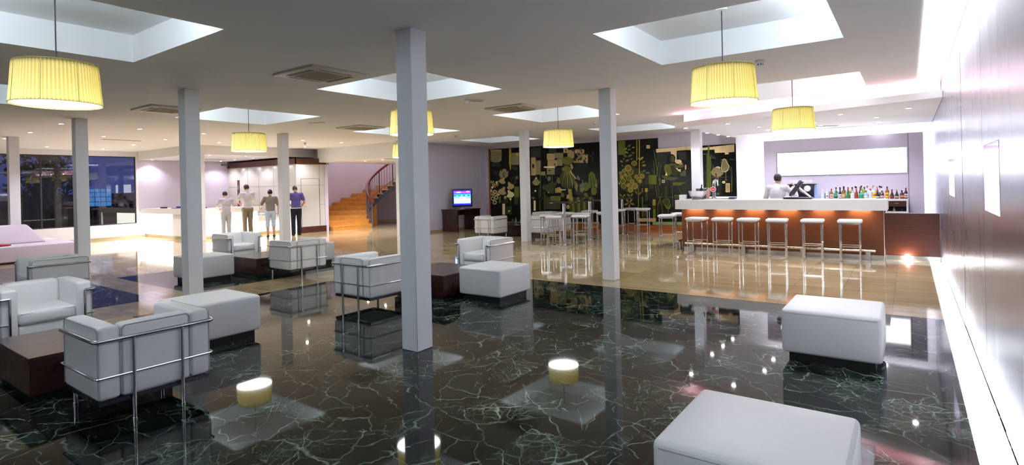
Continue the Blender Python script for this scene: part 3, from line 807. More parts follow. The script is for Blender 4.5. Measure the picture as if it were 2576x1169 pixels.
# security camera on the wall above reception
t = thing('security_camera', 'small dark security camera hanging at the corner above reception', 'camera', (-22.28, 11.25, 2.77))
mb = MB(); mb.cyl((0, 0, 0), (0, 0, -.10), .018); mb.lathe([(.05, 0), (.05, -.012)], 16); mb.build('mount_bracket', M['plastic'], t)
mb = MB(); mb.box((-.05, -.16, -.18), (.05, .08, -.10), .012, 2); mb.build('body', M['blue_steel'], t)
mb = MB(); mb.cyl((0, -.16, -.14), (0, -.19, -.14), .028); mb.build('lens', M['black'], t)
MURAL_COLOURS=['black', 'cream', 'darkgrey', 'darkolive', 'gold', 'green', 'grey', 'greyolive', 'greytan', 'khaki', 'ochre', 'olive', 'paleolive', 'paletan', 'tan', 'yellow']
MURAL=[(14,[97,2939,633,2909,631,2815,94,2844]),
(8,[105,2844,631,2815,621,2485,95,2509]),
(8,[604,2506,579,2470,509,2444,409,2431,297,2436,197,2457,127,2490,103,2528,129,2565,200,2591,302,2603,413,2598,513,2576,581,2544]),
(15,[983,2931,1080,2925,1064,2368,968,2372]),
(15,[968,2372,1064,2368,1040,2118,1012,2118]),
(8,[1082,2758,1432,2739,1420,2298,1070,2312]),
(2,[366,2323,345,2291,304,2270,251,2264,196,2274,150,2298,122,2331,119,2367,139,2399,181,2420,234,2426,289,2416,335,2392,362,2359]),
(2,[564,2332,552,2290,522,2256,478,2239,431,2241,388,2261,360,2297,350,2341,362,2383,393,2417,436,2434,484,2432,526,2411,555,2375]),
(2,[1363,2147,1333,2118,1280,2105,1216,2109,1152,2130,1102,2164,1075,2205,1077,2243,1107,2272,1160,2285,1225,2280,1288,2259,1338,2225,1365,2185]),
(2,[431,2025,419,1982,388,1948,345,1930,297,1932,254,1952,225,1988,216,2032,228,2075,259,2108,302,2126,350,2125,393,2104,421,2068]),
(2,[1309,1720,1294,1654,1255,1602,1199,1574,1139,1575,1084,1606,1048,1660,1036,1727,1051,1793,1091,1845,1147,1873,1208,1872,1261,1841,1298,1787]),
(11,[459,1144,548,1143,541,888,452,888]),
(3,[671,1114,880,1113,874,889,664,889]),
(11,[1184,1501,1398,1497,1387,1110,1173,1111]),
(3,[1173,1111,1360,1110,1352,833,1165,833]),
(3,[784,776,1051,777,1042,470,775,466]),
(2,[1974,2901,2393,2876,2384,2528,1965,2548]),
(14,[1965,2548,2166,2538,2148,1890,1947,1896]),
(8,[2163,2430,2381,2420,2367,1910,2149,1917]),
(3,[2478,1291,2541,1290,2523,622,2460,621]),
(11,[5392,2921,5640,2905,5629,2455,5381,2468]),
(14,[3322,2827,3502,2817,3497,2630,3317,2639]),
(2,[2733,2817,3032,2799,3028,2628,2728,2644]),
(14,[3781,2739,4142,2718,4139,2571,3777,2589]),
(14,[3485,2729,3751,2714,3743,2424,3477,2436]),
(1,[3794,2691,3838,2689,3835,2586,3791,2589]),
(8,[2967,2658,3317,2639,3312,2457,2962,2473]),
(14,[2640,2649,2967,2632,2961,2415,2635,2430]),
(8,[3850,2586,4067,2574,4062,2396,3845,2406]),
(14,[4066,2549,4275,2538,4267,2254,4059,2263]),
(9,[3699,2439,3947,2427,3943,2268,3695,2279]),
(3,[2552,1103,3156,1100,3145,680,2540,675]),
(3,[6195,1647,6150,1468,6032,1325,5863,1246,5675,1248,5506,1332,5391,1482,5352,1668,5400,1852,5523,1996,5695,2072,5883,2065,6048,1978,6159,1829]),
(2,[9014,2146,9005,2135,8983,2129,8952,2128,8918,2133,8888,2142,8868,2154,8862,2166,8871,2176,8893,2182,8924,2183,8957,2179,8987,2169,9007,2158]),
(8,[3054,2456,3282,2445,3275,2197,3047,2206]),
(14,[3946,2388,4076,2382,4073,2263,3943,2268]),
(2,[8246,1737,8227,1718,8196,1711,8158,1717,8122,1735,8093,1761,8078,1790,8080,1816,8099,1835,8130,1841,8168,1835,8204,1818,8233,1792,8248,1763]),
(14,[2666,2421,3053,2403,3047,2180,2660,2195]),
(2,[8891,1832,8864,1831,8839,1842,8820,1863,8812,1891,8816,1919,8832,1943,8855,1956,8882,1958,8908,1947,8926,1925,8934,1898,8930,1870,8915,1846]),
(2,[8436,1906,8420,1897,8398,1898,8373,1910,8351,1929,8336,1952,8331,1974,8337,1992,8353,2000,8375,1999,8400,1987,8422,1968,8436,1945,8441,1923]),
(2,[8480,2195,8465,2188,8438,2193,8405,2209,8372,2232,8345,2259,8331,2283,8331,2299,8346,2306,8373,2301,8406,2285,8439,2262,8466,2235,8480,2212]),
(2,[8339,1999,8309,1993,8277,2004,8249,2030,8231,2065,8227,2103,8237,2136,8259,2157,8289,2163,8321,2152,8349,2126,8367,2091,8371,2053,8361,2021]),
(1,[2502,2201,2964,2183,2963,2130,2501,2147]),
(2,[8378,1941,8364,1946,8352,1958,8346,1975,8346,1994,8353,2011,8365,2023,8380,2027,8394,2022,8406,2010,8412,1992,8412,1973,8405,1956,8393,1945]),
(8,[2627,2143,2953,2131,2947,1893,2620,1903]),
(2,[8224,1973,8215,1964,8201,1960,8185,1962,8170,1970,8160,1982,8156,1997,8159,2010,8168,2019,8182,2023,8197,2021,8212,2013,8222,2001,8227,1987]),
(2,[8670,2017,8641,2022,8617,2040,8602,2067,8601,2097,8612,2125,8634,2145,8663,2153,8692,2147,8716,2129,8730,2102,8731,2072,8720,2044,8698,2025]),
(8,[2370,2018,2560,2012,2557,1878,2367,1884]),
(2,[8786,1791,8759,1778,8732,1776,8711,1784,8701,1801,8702,1823,8716,1847,8738,1868,8765,1881,8792,1883,8812,1875,8823,1858,8821,1836,8808,1812]),
(0,[3725,2277,4267,2254,4257,1854,3714,1870]),
(2,[6672,2466,7116,2468,7045,2182,6805,1938,6665,2173]),
(2,[7332,2456,7613,2454,7607,2206,7402,2216]),
(2,[8383,2192,8362,2193,8339,2207,8320,2234,8307,2266,8304,2299,8311,2325,8326,2339,8347,2339,8369,2324,8388,2297,8401,2265,8404,2232,8398,2206]),
(2,[8901,1831,8885,1825,8867,1828,8850,1840,8838,1858,8834,1878,8837,1897,8848,1910,8864,1916,8882,1912,8899,1901,8910,1883,8915,1863,8911,1844]),
(2,[8117,2234,8110,2210,8095,2192,8075,2184,8055,2187,8038,2200,8028,2222,8026,2247,8034,2271,8049,2289,8068,2297,8088,2294,8105,2281,8115,2259]),
(2,[8826,2072,8814,2072,8800,2082,8786,2099,8774,2121,8768,2142,8768,2160,8774,2170,8786,2170,8800,2160,8814,2143,8826,2121,8832,2100,8832,2082]),
(3,[4431,1328,4427,1284,4408,1249,4353,1219,4360,1276,4388,1306]),
(11,[4317,1751,4361,1726,4388,1693,4392,1632,4335,1666,4318,1705]),
(3,[2990,1664,3015,1612,3017,1561,2971,1498,2939,1568,2953,1617]),
(3,[3967,1710,4008,1709,4043,1696,4073,1656,4018,1659,3989,1679]),
(3,[3607,1149,3590,1107,3560,1076,3495,1059,3520,1115,3558,1138]),
(11,[4599,1693,4604,1647,4593,1607,4542,1568,4537,1628,4560,1664]),
(2,[4299,1403,4257,1361,4208,1337,4125,1345,4182,1399,4237,1410]),
(3,[2544,1151,2583,1143,2611,1126,2630,1085,2580,1097,2557,1120]),
(2,[2840,1003,2871,949,2876,895,2831,823,2792,896,2803,950]),
(3,[4523,1395,4564,1383,4593,1362,4610,1313,4557,1330,4534,1358]),
(3,[4358,1212,4391,1181,4408,1146,4397,1090,4354,1131,4347,1170]),
(2,[3107,1800,3064,1778,3020,1771,2958,1793,3016,1822,3061,1818]),
(3,[4661,520,4625,488,4585,472,4521,482,4570,522,4613,528]),
(2,[4081,1140,4045,1106,4003,1088,3934,1096,3984,1140,4030,1148]),
(3,[4030,1616,4067,1618,4098,1609,4128,1576,4080,1575,4052,1590]),
(3,[1953,1266,2005,1286,2056,1288,2119,1256,2050,1233,2001,1241]),
(3,[2545,739,2583,747,2617,744,2654,715,2604,706,2572,717]),
(2,[4402,2491,4391,2485,4379,2484,4368,2488,4361,2495,4359,2505,4362,2515,4370,2524,4381,2530,4394,2531,4404,2528,4411,2521,4413,2511,4410,2500]),
(11,[2724,592,2709,544,2680,508,2609,483,2630,546,2670,574]),
(3,[3744,523,3762,470,3757,421,3705,362,3685,432,3704,479]),
(2,[3772,803,3822,804,3863,790,3900,744,3835,745,3799,767]),
(0,[4338,2522,4328,2524,4319,2531,4313,2541,4312,2552,4315,2562,4323,2570,4333,2573,4344,2571,4353,2564,4358,2554,4360,2543,4356,2533,4348,2525]),
(11,[4202,1135,4232,1134,4256,1125,4277,1096,4238,1098,4217,1113]),
(3,[4419,1097,4390,1064,4354,1044,4291,1045,4331,1089,4372,1100]),
(3,[2806,1316,2850,1300,2880,1275,2893,1223,2837,1245,2815,1276]),
(3,[3729,1416,3788,1414,3837,1397,3881,1341,3803,1344,3761,1372]),
(0,[4158,2240,4139,2243,4121,2256,4109,2277,4104,2301,4108,2324,4119,2341,4136,2349,4154,2346,4172,2333,4184,2312,4189,2288,4185,2265,4174,2248]),
(3,[4236,681,4254,654,4260,626,4241,586,4218,622,4220,651]),
(2,[3880,1616,3930,1586,3961,1548,3963,1478,3899,1519,3880,1563]),
(2,[2421,1103,2424,1071,2415,1043,2377,1014,2373,1057,2391,1082]),
(0,[4296,2698,4284,2699,4273,2704,4265,2713,4263,2723,4267,2733,4275,2741,4287,2745,4300,2744,4311,2739,4318,2730,4320,2720,4317,2710,4308,2702]),
(2,[4444,1432,4452,1386,4443,1346,4394,1303,4386,1363,4407,1400]),
(3,[2047,938,2030,906,2003,883,1949,873,1973,915,2006,932]),
(3,[3334,637,3291,597,3242,575,3161,583,3219,634,3273,644]),
(0,[4446,2281,4430,2283,4416,2290,4408,2302,4406,2315,4411,2328,4422,2338,4437,2342,4452,2341,4466,2333,4475,2322,4477,2308,4472,2295,4461,2286]),
(3,[4378,615,4385,569,4375,528,4325,484,4317,545,4339,583]),
(3,[3325,415,3367,413,3402,400,3430,359,3374,362,3345,383]),
(11,[1922,1088,1985,1108,2046,1108,2118,1067,2034,1042,1976,1055]),
(11,[3849,1385,3841,1340,3818,1305,3758,1277,3770,1337,3802,1366]),
(2,[3975,2547,3962,2534,3943,2528,3922,2530,3902,2539,3887,2553,3881,2571,3885,2587,3897,2600,3916,2606,3938,2605,3958,2595,3972,2581,3978,2563]),
(3,[2123,399,2188,414,2247,411,2313,365,2228,346,2172,363]),
(3,[2459,1445,2524,1471,2586,1475,2667,1436,2582,1405,2520,1414]),
(3,[3912,1534,3893,1505,3868,1486,3818,1482,3844,1519,3875,1531]),
(2,[4491,2253,4477,2251,4459,2258,4442,2273,4429,2292,4422,2313,4423,2329,4431,2340,4445,2342,4462,2334,4479,2320,4492,2300,4500,2280,4499,2263]),
(3,[2695,1304,2751,1301,2795,1284,2832,1231,2760,1237,2723,1264]),
(3,[3337,1798,3350,1757,3347,1718,3306,1675,3290,1729,3305,1765]),
(3,[2654,1578,2714,1574,2762,1554,2801,1497,2724,1504,2683,1534]),
(3,[3832,2562,3811,2555,3792,2555,3777,2560,3771,2570,3774,2583,3786,2596,3805,2607,3826,2614,3845,2614,3860,2609,3866,2599,3862,2586,3850,2573]),
(3,[1878,593,1939,562,1978,520,1982,441,1903,483,1879,533]),
(2,[4341,525,4395,498,4429,460,4435,387,4366,424,4344,469]),
(3,[3637,1510,3671,1479,3688,1445,3677,1390,3633,1431,3627,1468]),
(3,[3535,861,3588,871,3635,865,3687,824,3617,812,3573,828]),
(3,[3736,2672,3723,2664,3706,2662,3688,2666,3673,2677,3663,2692,3662,2707,3669,2720,3682,2729,3699,2731,3717,2726,3732,2715,3741,2701,3743,2686]),
(11,[4657,1567,4634,1551,4609,1543,4571,1553,4602,1574,4629,1576]),
(3,[2683,1590,2684,1541,2666,1500,2605,1463,2607,1527,2636,1562]),
(2,[4003,2337,3992,2341,3981,2354,3973,2375,3968,2399,3968,2421,3974,2436,3983,2443,3994,2439,4005,2425,4013,2404,4018,2381,4017,2359,4012,2343]),
(3,[3457,1098,3561,1097,3622,579,3518,578]),
(11,[3576,1097,3679,1096,3728,580,3625,579]),
(3,[3694,1096,3797,1096,3833,581,3731,580]),
(11,[3811,1096,3913,1095,3938,583,3836,581]),
(3,[3928,1095,4029,1094,4042,584,3941,583]),
(11,[4043,1094,4144,1094,4145,585,4045,584]),
(3,[4158,1094,4258,1093,4248,586,4148,585]),
(11,[4272,1093,4371,1092,4350,587,4251,586]),
(3,[4385,1092,4484,1092,4451,588,4353,587]),
(0,[3755,2344,3737,2347,3721,2360,3709,2380,3705,2403,3708,2424,3719,2440,3735,2448,3753,2444,3769,2432,3781,2412,3785,2389,3782,2367,3771,2351]),
(0,[3842,2408,3824,2409,3806,2418,3792,2436,3784,2457,3784,2478,3792,2495,3807,2504,3825,2504,3843,2494,3857,2476,3865,2455,3865,2434,3857,2417]),
(2,[4477,2515,4463,2506,4449,2502,4437,2504,4429,2511,4428,2522,4433,2535,4443,2547,4457,2555,4471,2559,4484,2558,4491,2551,4492,2540,4487,2527]),
(2,[4418,2435,4407,2436,4398,2441,4391,2449,4390,2458,4393,2468,4400,2475,4410,2478,4421,2477,4431,2472,4437,2464,4439,2455,4436,2446,4428,2439]),
(0,[4488,2557,4476,2555,4460,2561,4442,2574,4426,2591,4416,2610,4413,2625,4418,2635,4430,2637,4446,2631,4464,2618,4479,2601,4490,2582,4493,2567]),
(0,[3993,2361,3973,2362,3955,2369,3943,2381,3940,2396,3945,2411,3959,2423,3977,2429,3997,2429,4014,2422,4026,2409,4029,2394,4024,2379,4011,2368]),
(3,[4009,2672,3994,2677,3983,2692,3977,2712,3978,2733,3985,2753,3997,2766,4011,2770,4026,2764,4037,2750,4043,2730,4043,2708,4036,2689,4024,2676]),
(0,[4041,2421,4032,2404,4020,2392,4007,2388,3996,2391,3989,2402,3988,2418,3992,2437,4002,2453,4014,2465,4027,2470,4038,2466,4044,2455,4046,2439]),
(0,[3936,2361,3924,2350,3910,2345,3897,2345,3886,2352,3881,2363,3883,2377,3890,2390,3902,2401,3917,2407,3930,2406,3940,2400,3945,2388,3944,2375]),
(0,[3817,2411,3803,2406,3786,2409,3770,2417,3758,2431,3751,2446,3753,2461,3761,2472,3775,2477,3791,2475,3808,2466,3820,2452,3826,2437,3825,2422]),
(2,[4494,2399,4487,2390,4473,2385,4453,2384,4432,2389,4414,2397,4403,2407,4400,2418,4407,2427,4422,2432,4442,2433,4463,2428,4481,2420,4492,2410]),
(2,[2810,1751,2799,1703,2770,1665,2730,1645,2685,1646,2646,1668,2619,1708,2610,1756,2622,1805,2650,1843,2691,1863,2736,1862,2775,1839,2802,1800]),
(6,[2779,1752,2771,1715,2752,1686,2724,1671,2693,1671,2666,1688,2648,1718,2642,1756,2649,1792,2669,1822,2697,1837,2728,1836,2755,1819,2773,1789]),
(3,[2687,1448,2672,1408,2632,1376,2575,1359,2511,1360,2455,1379,2416,1412,2403,1453,2418,1494,2459,1525,2516,1542,2579,1541,2636,1522,2674,1489]),
(3,[2983,1523,2967,1477,2923,1441,2861,1422,2792,1423,2730,1444,2687,1482,2673,1528,2690,1574,2734,1610,2797,1630,2866,1628,2928,1606,2969,1569]),
(11,[3201,1676,3191,1631,3165,1595,3128,1575,3087,1576,3051,1597,3026,1634,3018,1680,3029,1726,3055,1762,3092,1781,3133,1780,3169,1759,3193,1722]),
(3,[2918,1365,2898,1320,2846,1283,2770,1264,2687,1265,2612,1286,2561,1324,2543,1371,2563,1417,2617,1453,2693,1472,2776,1471,2850,1449,2900,1411]),
(11,[3321,1177,3313,1141,3292,1112,3263,1096,3230,1096,3202,1112,3182,1142,3176,1178,3184,1214,3205,1243,3235,1259,3267,1259,3296,1243,3315,1213]),
(11,[4295,1448,4281,1382,4244,1329,4192,1301,4135,1301,4084,1332,4049,1385,4038,1452,4053,1518,4090,1571,4142,1599,4200,1598,4250,1567,4284,1514]),
(2,[4133,1247,4112,1203,4056,1168,3974,1148,3884,1149,3803,1170,3747,1206,3727,1251,3749,1295,3807,1331,3889,1349,3979,1348,4060,1327,4115,1291]),
(14,[3345,237,4644,264,4642,201,3343,172]),
(3,[6189,842,6353,842,6343,455,6180,452]),
(6,[6640,1086,7199,1083,7199,1075,6639,1078]),
(6,[8328,1657,8826,1653,8826,1646,8328,1650]),
(6,[8094,2342,8190,2362,8189,2337]),
(3,[4351,2441,4338,2441,4327,2445,4319,2453,4316,2463,4320,2473,4328,2481,4340,2486,4353,2486,4365,2481,4373,2473,4375,2463,4372,2453,4363,2445]),
(3,[3966,2385,3955,2386,3946,2391,3940,2399,3939,2408,3942,2417,3950,2423,3960,2426,3971,2425,3981,2420,3986,2412,3988,2403,3984,2394,3976,2388]),
(3,[4139,2303,4119,2300,4100,2305,4087,2314,4082,2328,4086,2342,4099,2354,4118,2363,4139,2365,4157,2361,4171,2351,4175,2338,4171,2323,4158,2311]),
(2,[4195,2514,4178,2517,4164,2526,4156,2538,4156,2551,4164,2563,4178,2570,4195,2573,4212,2569,4226,2561,4234,2549,4234,2536,4226,2524,4212,2516]),
(3,[3980,2551,3971,2535,3959,2524,3945,2520,3932,2524,3924,2535,3921,2551,3924,2568,3933,2584,3946,2595,3959,2600,3972,2596,3980,2585,3983,2569]),
(3,[6292,1697,6373,1695,6368,1488,6287,1490]),
(13,[6661,2577,6754,2589,7616,2602,7614,2503,7320,2494,7312,2132,7274,2134,7132,2404,7134,2480,6672,2471]),
(13,[7990,2531,9005,2585,9000,2366,8846,2363,8845,2306,8735,2307,8737,2364,8454,2367,8443,2469,7988,2465]),
(13,[7616,2602,7991,2609,7988,2465,7614,2503]),
(9,[2950,1418,3209,1414,3205,1251,2945,1254]),
(11,[2757,1142,3172,1139,3168,974,2752,974]),
(11,[4586,1292,4574,1232,4542,1184,4496,1158,4446,1158,4402,1186,4372,1234,4362,1295,4375,1355,4407,1403,4453,1429,4503,1428,4547,1401,4577,1352]),
(14,[3043,1443,3165,1441,3161,1309,3039,1311]),
(14,[3414,1176,3513,1206,3545,1051,3402,1041]),
(11,[4291,1853,4327,1903,4308,1397,4268,1397]),
(5,[4317,1852,4352,1902,4353,1396,4314,1397]),
(3,[4342,1852,4377,1901,4398,1395,4359,1396]),
(11,[4368,1851,4403,1900,4443,1395,4404,1395]),
(5,[4393,1850,4428,1899,4488,1394,4449,1395]),
(3,[4418,1849,4453,1899,4533,1393,4494,1394]),
(11,[4444,1849,4479,1898,4578,1393,4539,1393]),
(5,[4469,1848,4504,1897,4622,1392,4583,1392]),
(3,[6513,817,6612,817,6609,702,6511,701]),
(14,[5980,698,6035,698,6028,411,5973,410]),
(14,[1427,2684,1419,2655,1398,2632,1368,2620,1335,2621,1305,2636,1285,2661,1279,2692,1287,2721,1308,2744,1338,2756,1372,2754,1401,2740,1421,2714]),
(0,[231,1664,224,1642,206,1625,180,1616,152,1616,126,1627,109,1645,103,1667,110,1688,129,1705,154,1714,183,1714,208,1704,225,1686]),
(5,[607,1002,625,1002,614,606,596,606]),
(5,[998,1001,1016,1000,1005,609,987,609]),
(13,[618,866,741,866,729,452,606,450]),
(1,[959,595,955,580,943,568,926,562,908,561,891,568,880,579,876,594,881,609,893,620,909,627,928,627,944,621,956,609]),
(0,[1099,1781,1209,1778,1203,1556,1093,1558]),
(11,[1373,1829,1367,1803,1349,1782,1324,1771,1297,1772,1273,1784,1257,1806,1251,1833,1258,1859,1276,1880,1300,1891,1328,1890,1352,1878,1368,1856]),
(0,[2007,2301,2088,2298,2085,2163,2003,2166]),
(0,[2953,2131,3183,2122,3176,1886,2947,1893]),
(5,[2342,2153,2371,2152,2342,1104,2314,1105]),
(5,[2265,1428,2281,1428,2271,1078,2255,1078]),
(11,[2295,997,2317,997,2307,620,2285,620]),
(6,[2019,1188,2032,1188,2026,971,2013,971]),
(6,[2838,1870,2860,1869,2853,1605,2831,1605]),
(8,[2573,1904,2598,1904,2595,1770,2570,1771]),
(11,[2636,1316,2714,1315,2712,1235,2634,1236]),
(9,[4001,570,4176,661,4228,687,4226,623,4058,558]),
(0,[5520,2766,5582,2766,5630,2746,5666,2678,5586,2681,5546,2714]),
(0,[5698,2700,5729,2753,5772,2782,5856,2775,5815,2708,5763,2693]),
(0,[5844,2681,5888,2706,5931,2711,5988,2673,5930,2641,5886,2651]),
(0,[5592,2600,5609,2651,5641,2683,5716,2689,5691,2624,5649,2603]),
(0,[5695,2597,5732,2640,5777,2661,5854,2642,5804,2586,5753,2580]),
(0,[5594,2564,5654,2574,5705,2562,5753,2501,5674,2490,5630,2516]),
(0,[5827,2524,5879,2543,5927,2540,5980,2490,5911,2468,5867,2485]),
(0,[5700,2383,5742,2441,5797,2473,5895,2458,5838,2383,5775,2370]),
(0,[5538,2451,5606,2462,5663,2449,5718,2381,5629,2368,5579,2397]),
(0,[5779,2282,5803,2325,5838,2350,5907,2344,5874,2288,5832,2276]),
(0,[5427,2285,5485,2286,5530,2268,5564,2204,5489,2205,5452,2235]),
(0,[5604,2240,5647,2290,5699,2314,5786,2294,5729,2231,5671,2223]),
(0,[6108,2244,6126,2312,6164,2359,6258,2376,6233,2288,6181,2256]),
(0,[6159,2153,6188,2205,6230,2235,6312,2229,6271,2163,6221,2147]),
(0,[6168,2075,6218,2116,6272,2131,6351,2098,6285,2046,6229,2048]),
(0,[6047,2347,6099,2340,6136,2317,6155,2255,6088,2267,6060,2299]),
(0,[6161,1846,6191,1911,6237,1951,6333,1954,6292,1871,6235,1847]),
(0,[6081,1816,6088,1868,6113,1906,6183,1924,6171,1857,6135,1829]),
(0,[6279,1852,6338,1887,6397,1894,6473,1846,6395,1804,6337,1815]),
(0,[5485,2164,5533,2140,5561,2106,5557,2041,5495,2074,5480,2114]),
(0,[5548,2272,5545,2318,5560,2354,5619,2379,5621,2318,5593,2290]),
(2,[6137,2638,6345,2781,6352,2770,6144,2622]),
(1,[6357,2721,6467,2714,6465,2614,6354,2620]),
(11,[6402,1784,6664,1776,6657,1482,6395,1488]),
(3,[6408,1487,6556,1484,6552,1343,6405,1345]),
(11,[7171,1530,7457,1524,7455,1437,7169,1442]),
(3,[7461,1492,7591,1489,7580,1018,7450,1019]),
(3,[7213,1133,7428,1131,7425,1019,7210,1020]),
(3,[6911,1439,7007,1438,6999,1096,6903,1097]),
(3,[6289,1365,6365,1364,6356,972,6280,972]),
(9,[6518,1010,6617,1009,6612,817,6513,817]),
(11,[6524,701,6609,702,6601,330,6515,329]),
(11,[7059,523,7097,564,7141,593,7212,611,7161,559,7113,536]),
(11,[7050,581,7105,589,7157,584,7221,553,7149,545,7098,557]),
(11,[7094,641,7134,605,7162,563,7178,494,7126,542,7105,588]),
(11,[7167,648,7164,594,7149,544,7104,486,7110,558,7133,605]),
(14,[5973,410,6611,420,6608,310,5970,297]),
(12,[6501,303,7440,322,7437,210,6498,187]),
(5,[8213,2348,8229,2396,8242,2347,8214,1113,8186,1113]),
(5,[8256,2576,8281,2623,8304,2573,8271,1100,8224,1101]),
(11,[8306,2247,8324,2294,8339,2245,8314,1112,8281,1112]),
(2,[8111,1843,8124,1891,8135,1842,8127,1454,8103,1454]),
(2,[8149,1817,8160,1866,8168,1817,8160,1429,8140,1429]),
(2,[8899,1864,8918,1910,8935,1863,8921,1225,8885,1226]),
(5,[8907,1627,8917,1674,8925,1627,8917,1226,8899,1226]),
(14,[216,1664,211,1647,197,1634,177,1627,155,1628,136,1635,122,1649,118,1666,123,1683,137,1696,157,1703,179,1703,199,1695,212,1681]),
(0,[171,1708,163,1685,144,1666,116,1656,85,1657,58,1668,40,1687,33,1711,41,1735,61,1753,88,1763,119,1762,146,1751,165,1732]),
(1,[156,1708,151,1690,135,1675,113,1668,89,1668,67,1677,53,1692,48,1711,54,1729,69,1744,91,1752,116,1751,137,1742,152,1727]),
(0,[468,1321,462,1301,445,1285,422,1277,397,1277,374,1286,359,1302,354,1322,360,1342,376,1357,399,1366,425,1365,447,1356,463,1340]),
(9,[454,1321,449,1306,437,1294,419,1288,400,1288,383,1295,372,1307,368,1322,373,1337,385,1348,402,1355,421,1354,438,1348,450,1336]),
(0,[290,1315,282,1289,260,1268,229,1256,194,1257,164,1269,143,1290,136,1317,144,1344,166,1365,198,1376,232,1376,263,1363,284,1342]),
(1,[276,1315,269,1294,251,1277,226,1267,198,1268,173,1278,156,1295,150,1317,157,1338,175,1356,201,1365,229,1364,254,1355,270,1337]),
(0,[223,1240,214,1213,192,1192,161,1181,126,1181,95,1193,74,1215,67,1241,76,1268,98,1289,130,1301,164,1300,195,1288,216,1267]),
(1,[208,1240,201,1219,183,1201,158,1192,130,1192,105,1202,87,1220,82,1241,89,1263,107,1280,132,1290,161,1289,186,1279,203,1262]),
(0,[479,1612,472,1592,455,1576,431,1567,405,1567,381,1577,365,1594,359,1615,366,1635,383,1652,407,1660,434,1660,458,1650,474,1633]),
(11,[5530,2761,5581,2757,5622,2739,5656,2684,5590,2691,5555,2718]),
(11,[5708,2705,5737,2747,5775,2772,5846,2770,5807,2716,5763,2702]),
(9,[5855,2680,5892,2698,5929,2700,5977,2673,5928,2652,5891,2659]),
(9,[5601,2607,5618,2647,5647,2674,5707,2682,5682,2631,5647,2612]),
(11,[5705,2600,5739,2634,5779,2651,5844,2639,5798,2596,5755,2589]),
(9,[5605,2560,5655,2565,5699,2554,5742,2505,5676,2501,5637,2522]),
(11,[5838,2522,5882,2533,5922,2530,5969,2493,5911,2478,5873,2492]),
(11,[5710,2387,5750,2435,5799,2462,5885,2454,5831,2392,5776,2379]),
(5,[5549,2447,5607,2453,5657,2440,5707,2385,5631,2379,5586,2404]),
(5,[5789,2287,5811,2320,5841,2340,5897,2340,5866,2297,5831,2285]),
(9,[5437,2279,5484,2276,5523,2260,5554,2210,5493,2215,5460,2240]),
(11,[5615,2244,5654,2283,5700,2304,5776,2291,5723,2240,5673,2232]),
(9,[6116,2251,6135,2309,6170,2350,6251,2370,6224,2295,6178,2265]),
(11,[6168,2158,6196,2199,6233,2225,6302,2225,6264,2171,6221,2156]),
(9,[6179,2076,6224,2108,6271,2121,6341,2097,6281,2056,6232,2056]),
(9,[6055,2340,6096,2331,6127,2311,6146,2262,6093,2276,6069,2303]),
(5,[6170,1852,6199,1906,6241,1941,6324,1948,6284,1879,6234,1856]),
(11,[6088,1824,6098,1866,6120,1897,6175,1917,6161,1862,6131,1838]),
(5,[6290,1852,6343,1878,6395,1884,6463,1847,6393,1814,6341,1823]),
(5,[5491,2154,5527,2132,5550,2103,5551,2051,5504,2081,5490,2114]),
(5,[5554,2281,5555,2317,5569,2346,5613,2370,5610,2322,5588,2298]),
(14,[6378,2699,6445,2695,6444,2636,6376,2640]),
(11,[7462,1524,7592,1521,7591,1494,7461,1496]),
(11,[7213,1140,7428,1138,7428,1114,7212,1115]),
(4,[6278,1365,6365,1364,6362,1243,6275,1244]),
(9,[465,1613,460,1597,447,1585,428,1578,408,1578,390,1586,378,1599,374,1615,378,1630,392,1643,410,1649,430,1649,448,1641,461,1629]),
(0,[515,1220,506,1194,484,1172,453,1161,419,1161,388,1173,367,1195,361,1222,369,1248,391,1269,422,1281,457,1281,487,1268,508,1247]),
(1,[501,1220,494,1199,476,1181,450,1172,422,1172,397,1182,380,1200,375,1221,382,1243,400,1260,425,1270,453,1270,478,1260,495,1242]),
(0,[165,1406,157,1381,136,1362,107,1351,74,1351,45,1363,26,1383,19,1408,27,1433,48,1453,77,1464,110,1463,139,1451,158,1431]),
(9,[150,1406,144,1387,127,1371,104,1362,78,1363,55,1372,39,1388,34,1408,40,1428,57,1444,80,1452,106,1452,129,1443,145,1426]),
(0,[230,1590,224,1569,207,1553,183,1545,156,1545,132,1555,116,1571,111,1592,117,1612,135,1629,159,1637,185,1637,209,1627,225,1610]),
(9,[216,1590,211,1575,198,1562,180,1556,160,1556,142,1563,130,1576,125,1592,130,1607,143,1619,162,1626,182,1626,200,1618,212,1606]),
(0,[499,1707,492,1687,476,1671,452,1662,425,1663,402,1672,386,1689,380,1710,387,1730,404,1746,428,1755,454,1754,478,1745,494,1728]),
(9,[485,1707,480,1692,467,1680,449,1673,429,1674,411,1681,399,1694,395,1710,400,1725,412,1737,431,1744,451,1743,469,1736,481,1723]),
(0,[512,1278,505,1255,486,1237,459,1227,430,1227,404,1238,386,1256,380,1279,387,1302,406,1320,433,1330,462,1330,488,1319,506,1301]),
(11,[4246,1169,4241,1160,4230,1154,4214,1150,4196,1150,4180,1154,4170,1161,4166,1170,4170,1179,4181,1186,4197,1189,4215,1189,4231,1185,4242,1178]),
(11,[4212,1106,4201,1103,4188,1107,4175,1115,4164,1128,4158,1142,4158,1154,4163,1162,4174,1165,4187,1161,4200,1152,4211,1140,4217,1126,4217,1114]),
(11,[4139,1091,4130,1096,4125,1108,4125,1122,4129,1138,4137,1151,4148,1159,4158,1160,4167,1155,4172,1143,4172,1128,4168,1113,4160,1100,4149,1092]),
(11,[4081,1136,4081,1145,4088,1156,4101,1165,4117,1172,4134,1175,4147,1172,4155,1166,4155,1156,4148,1146,4135,1136,4119,1129,4103,1127,4089,1129]),
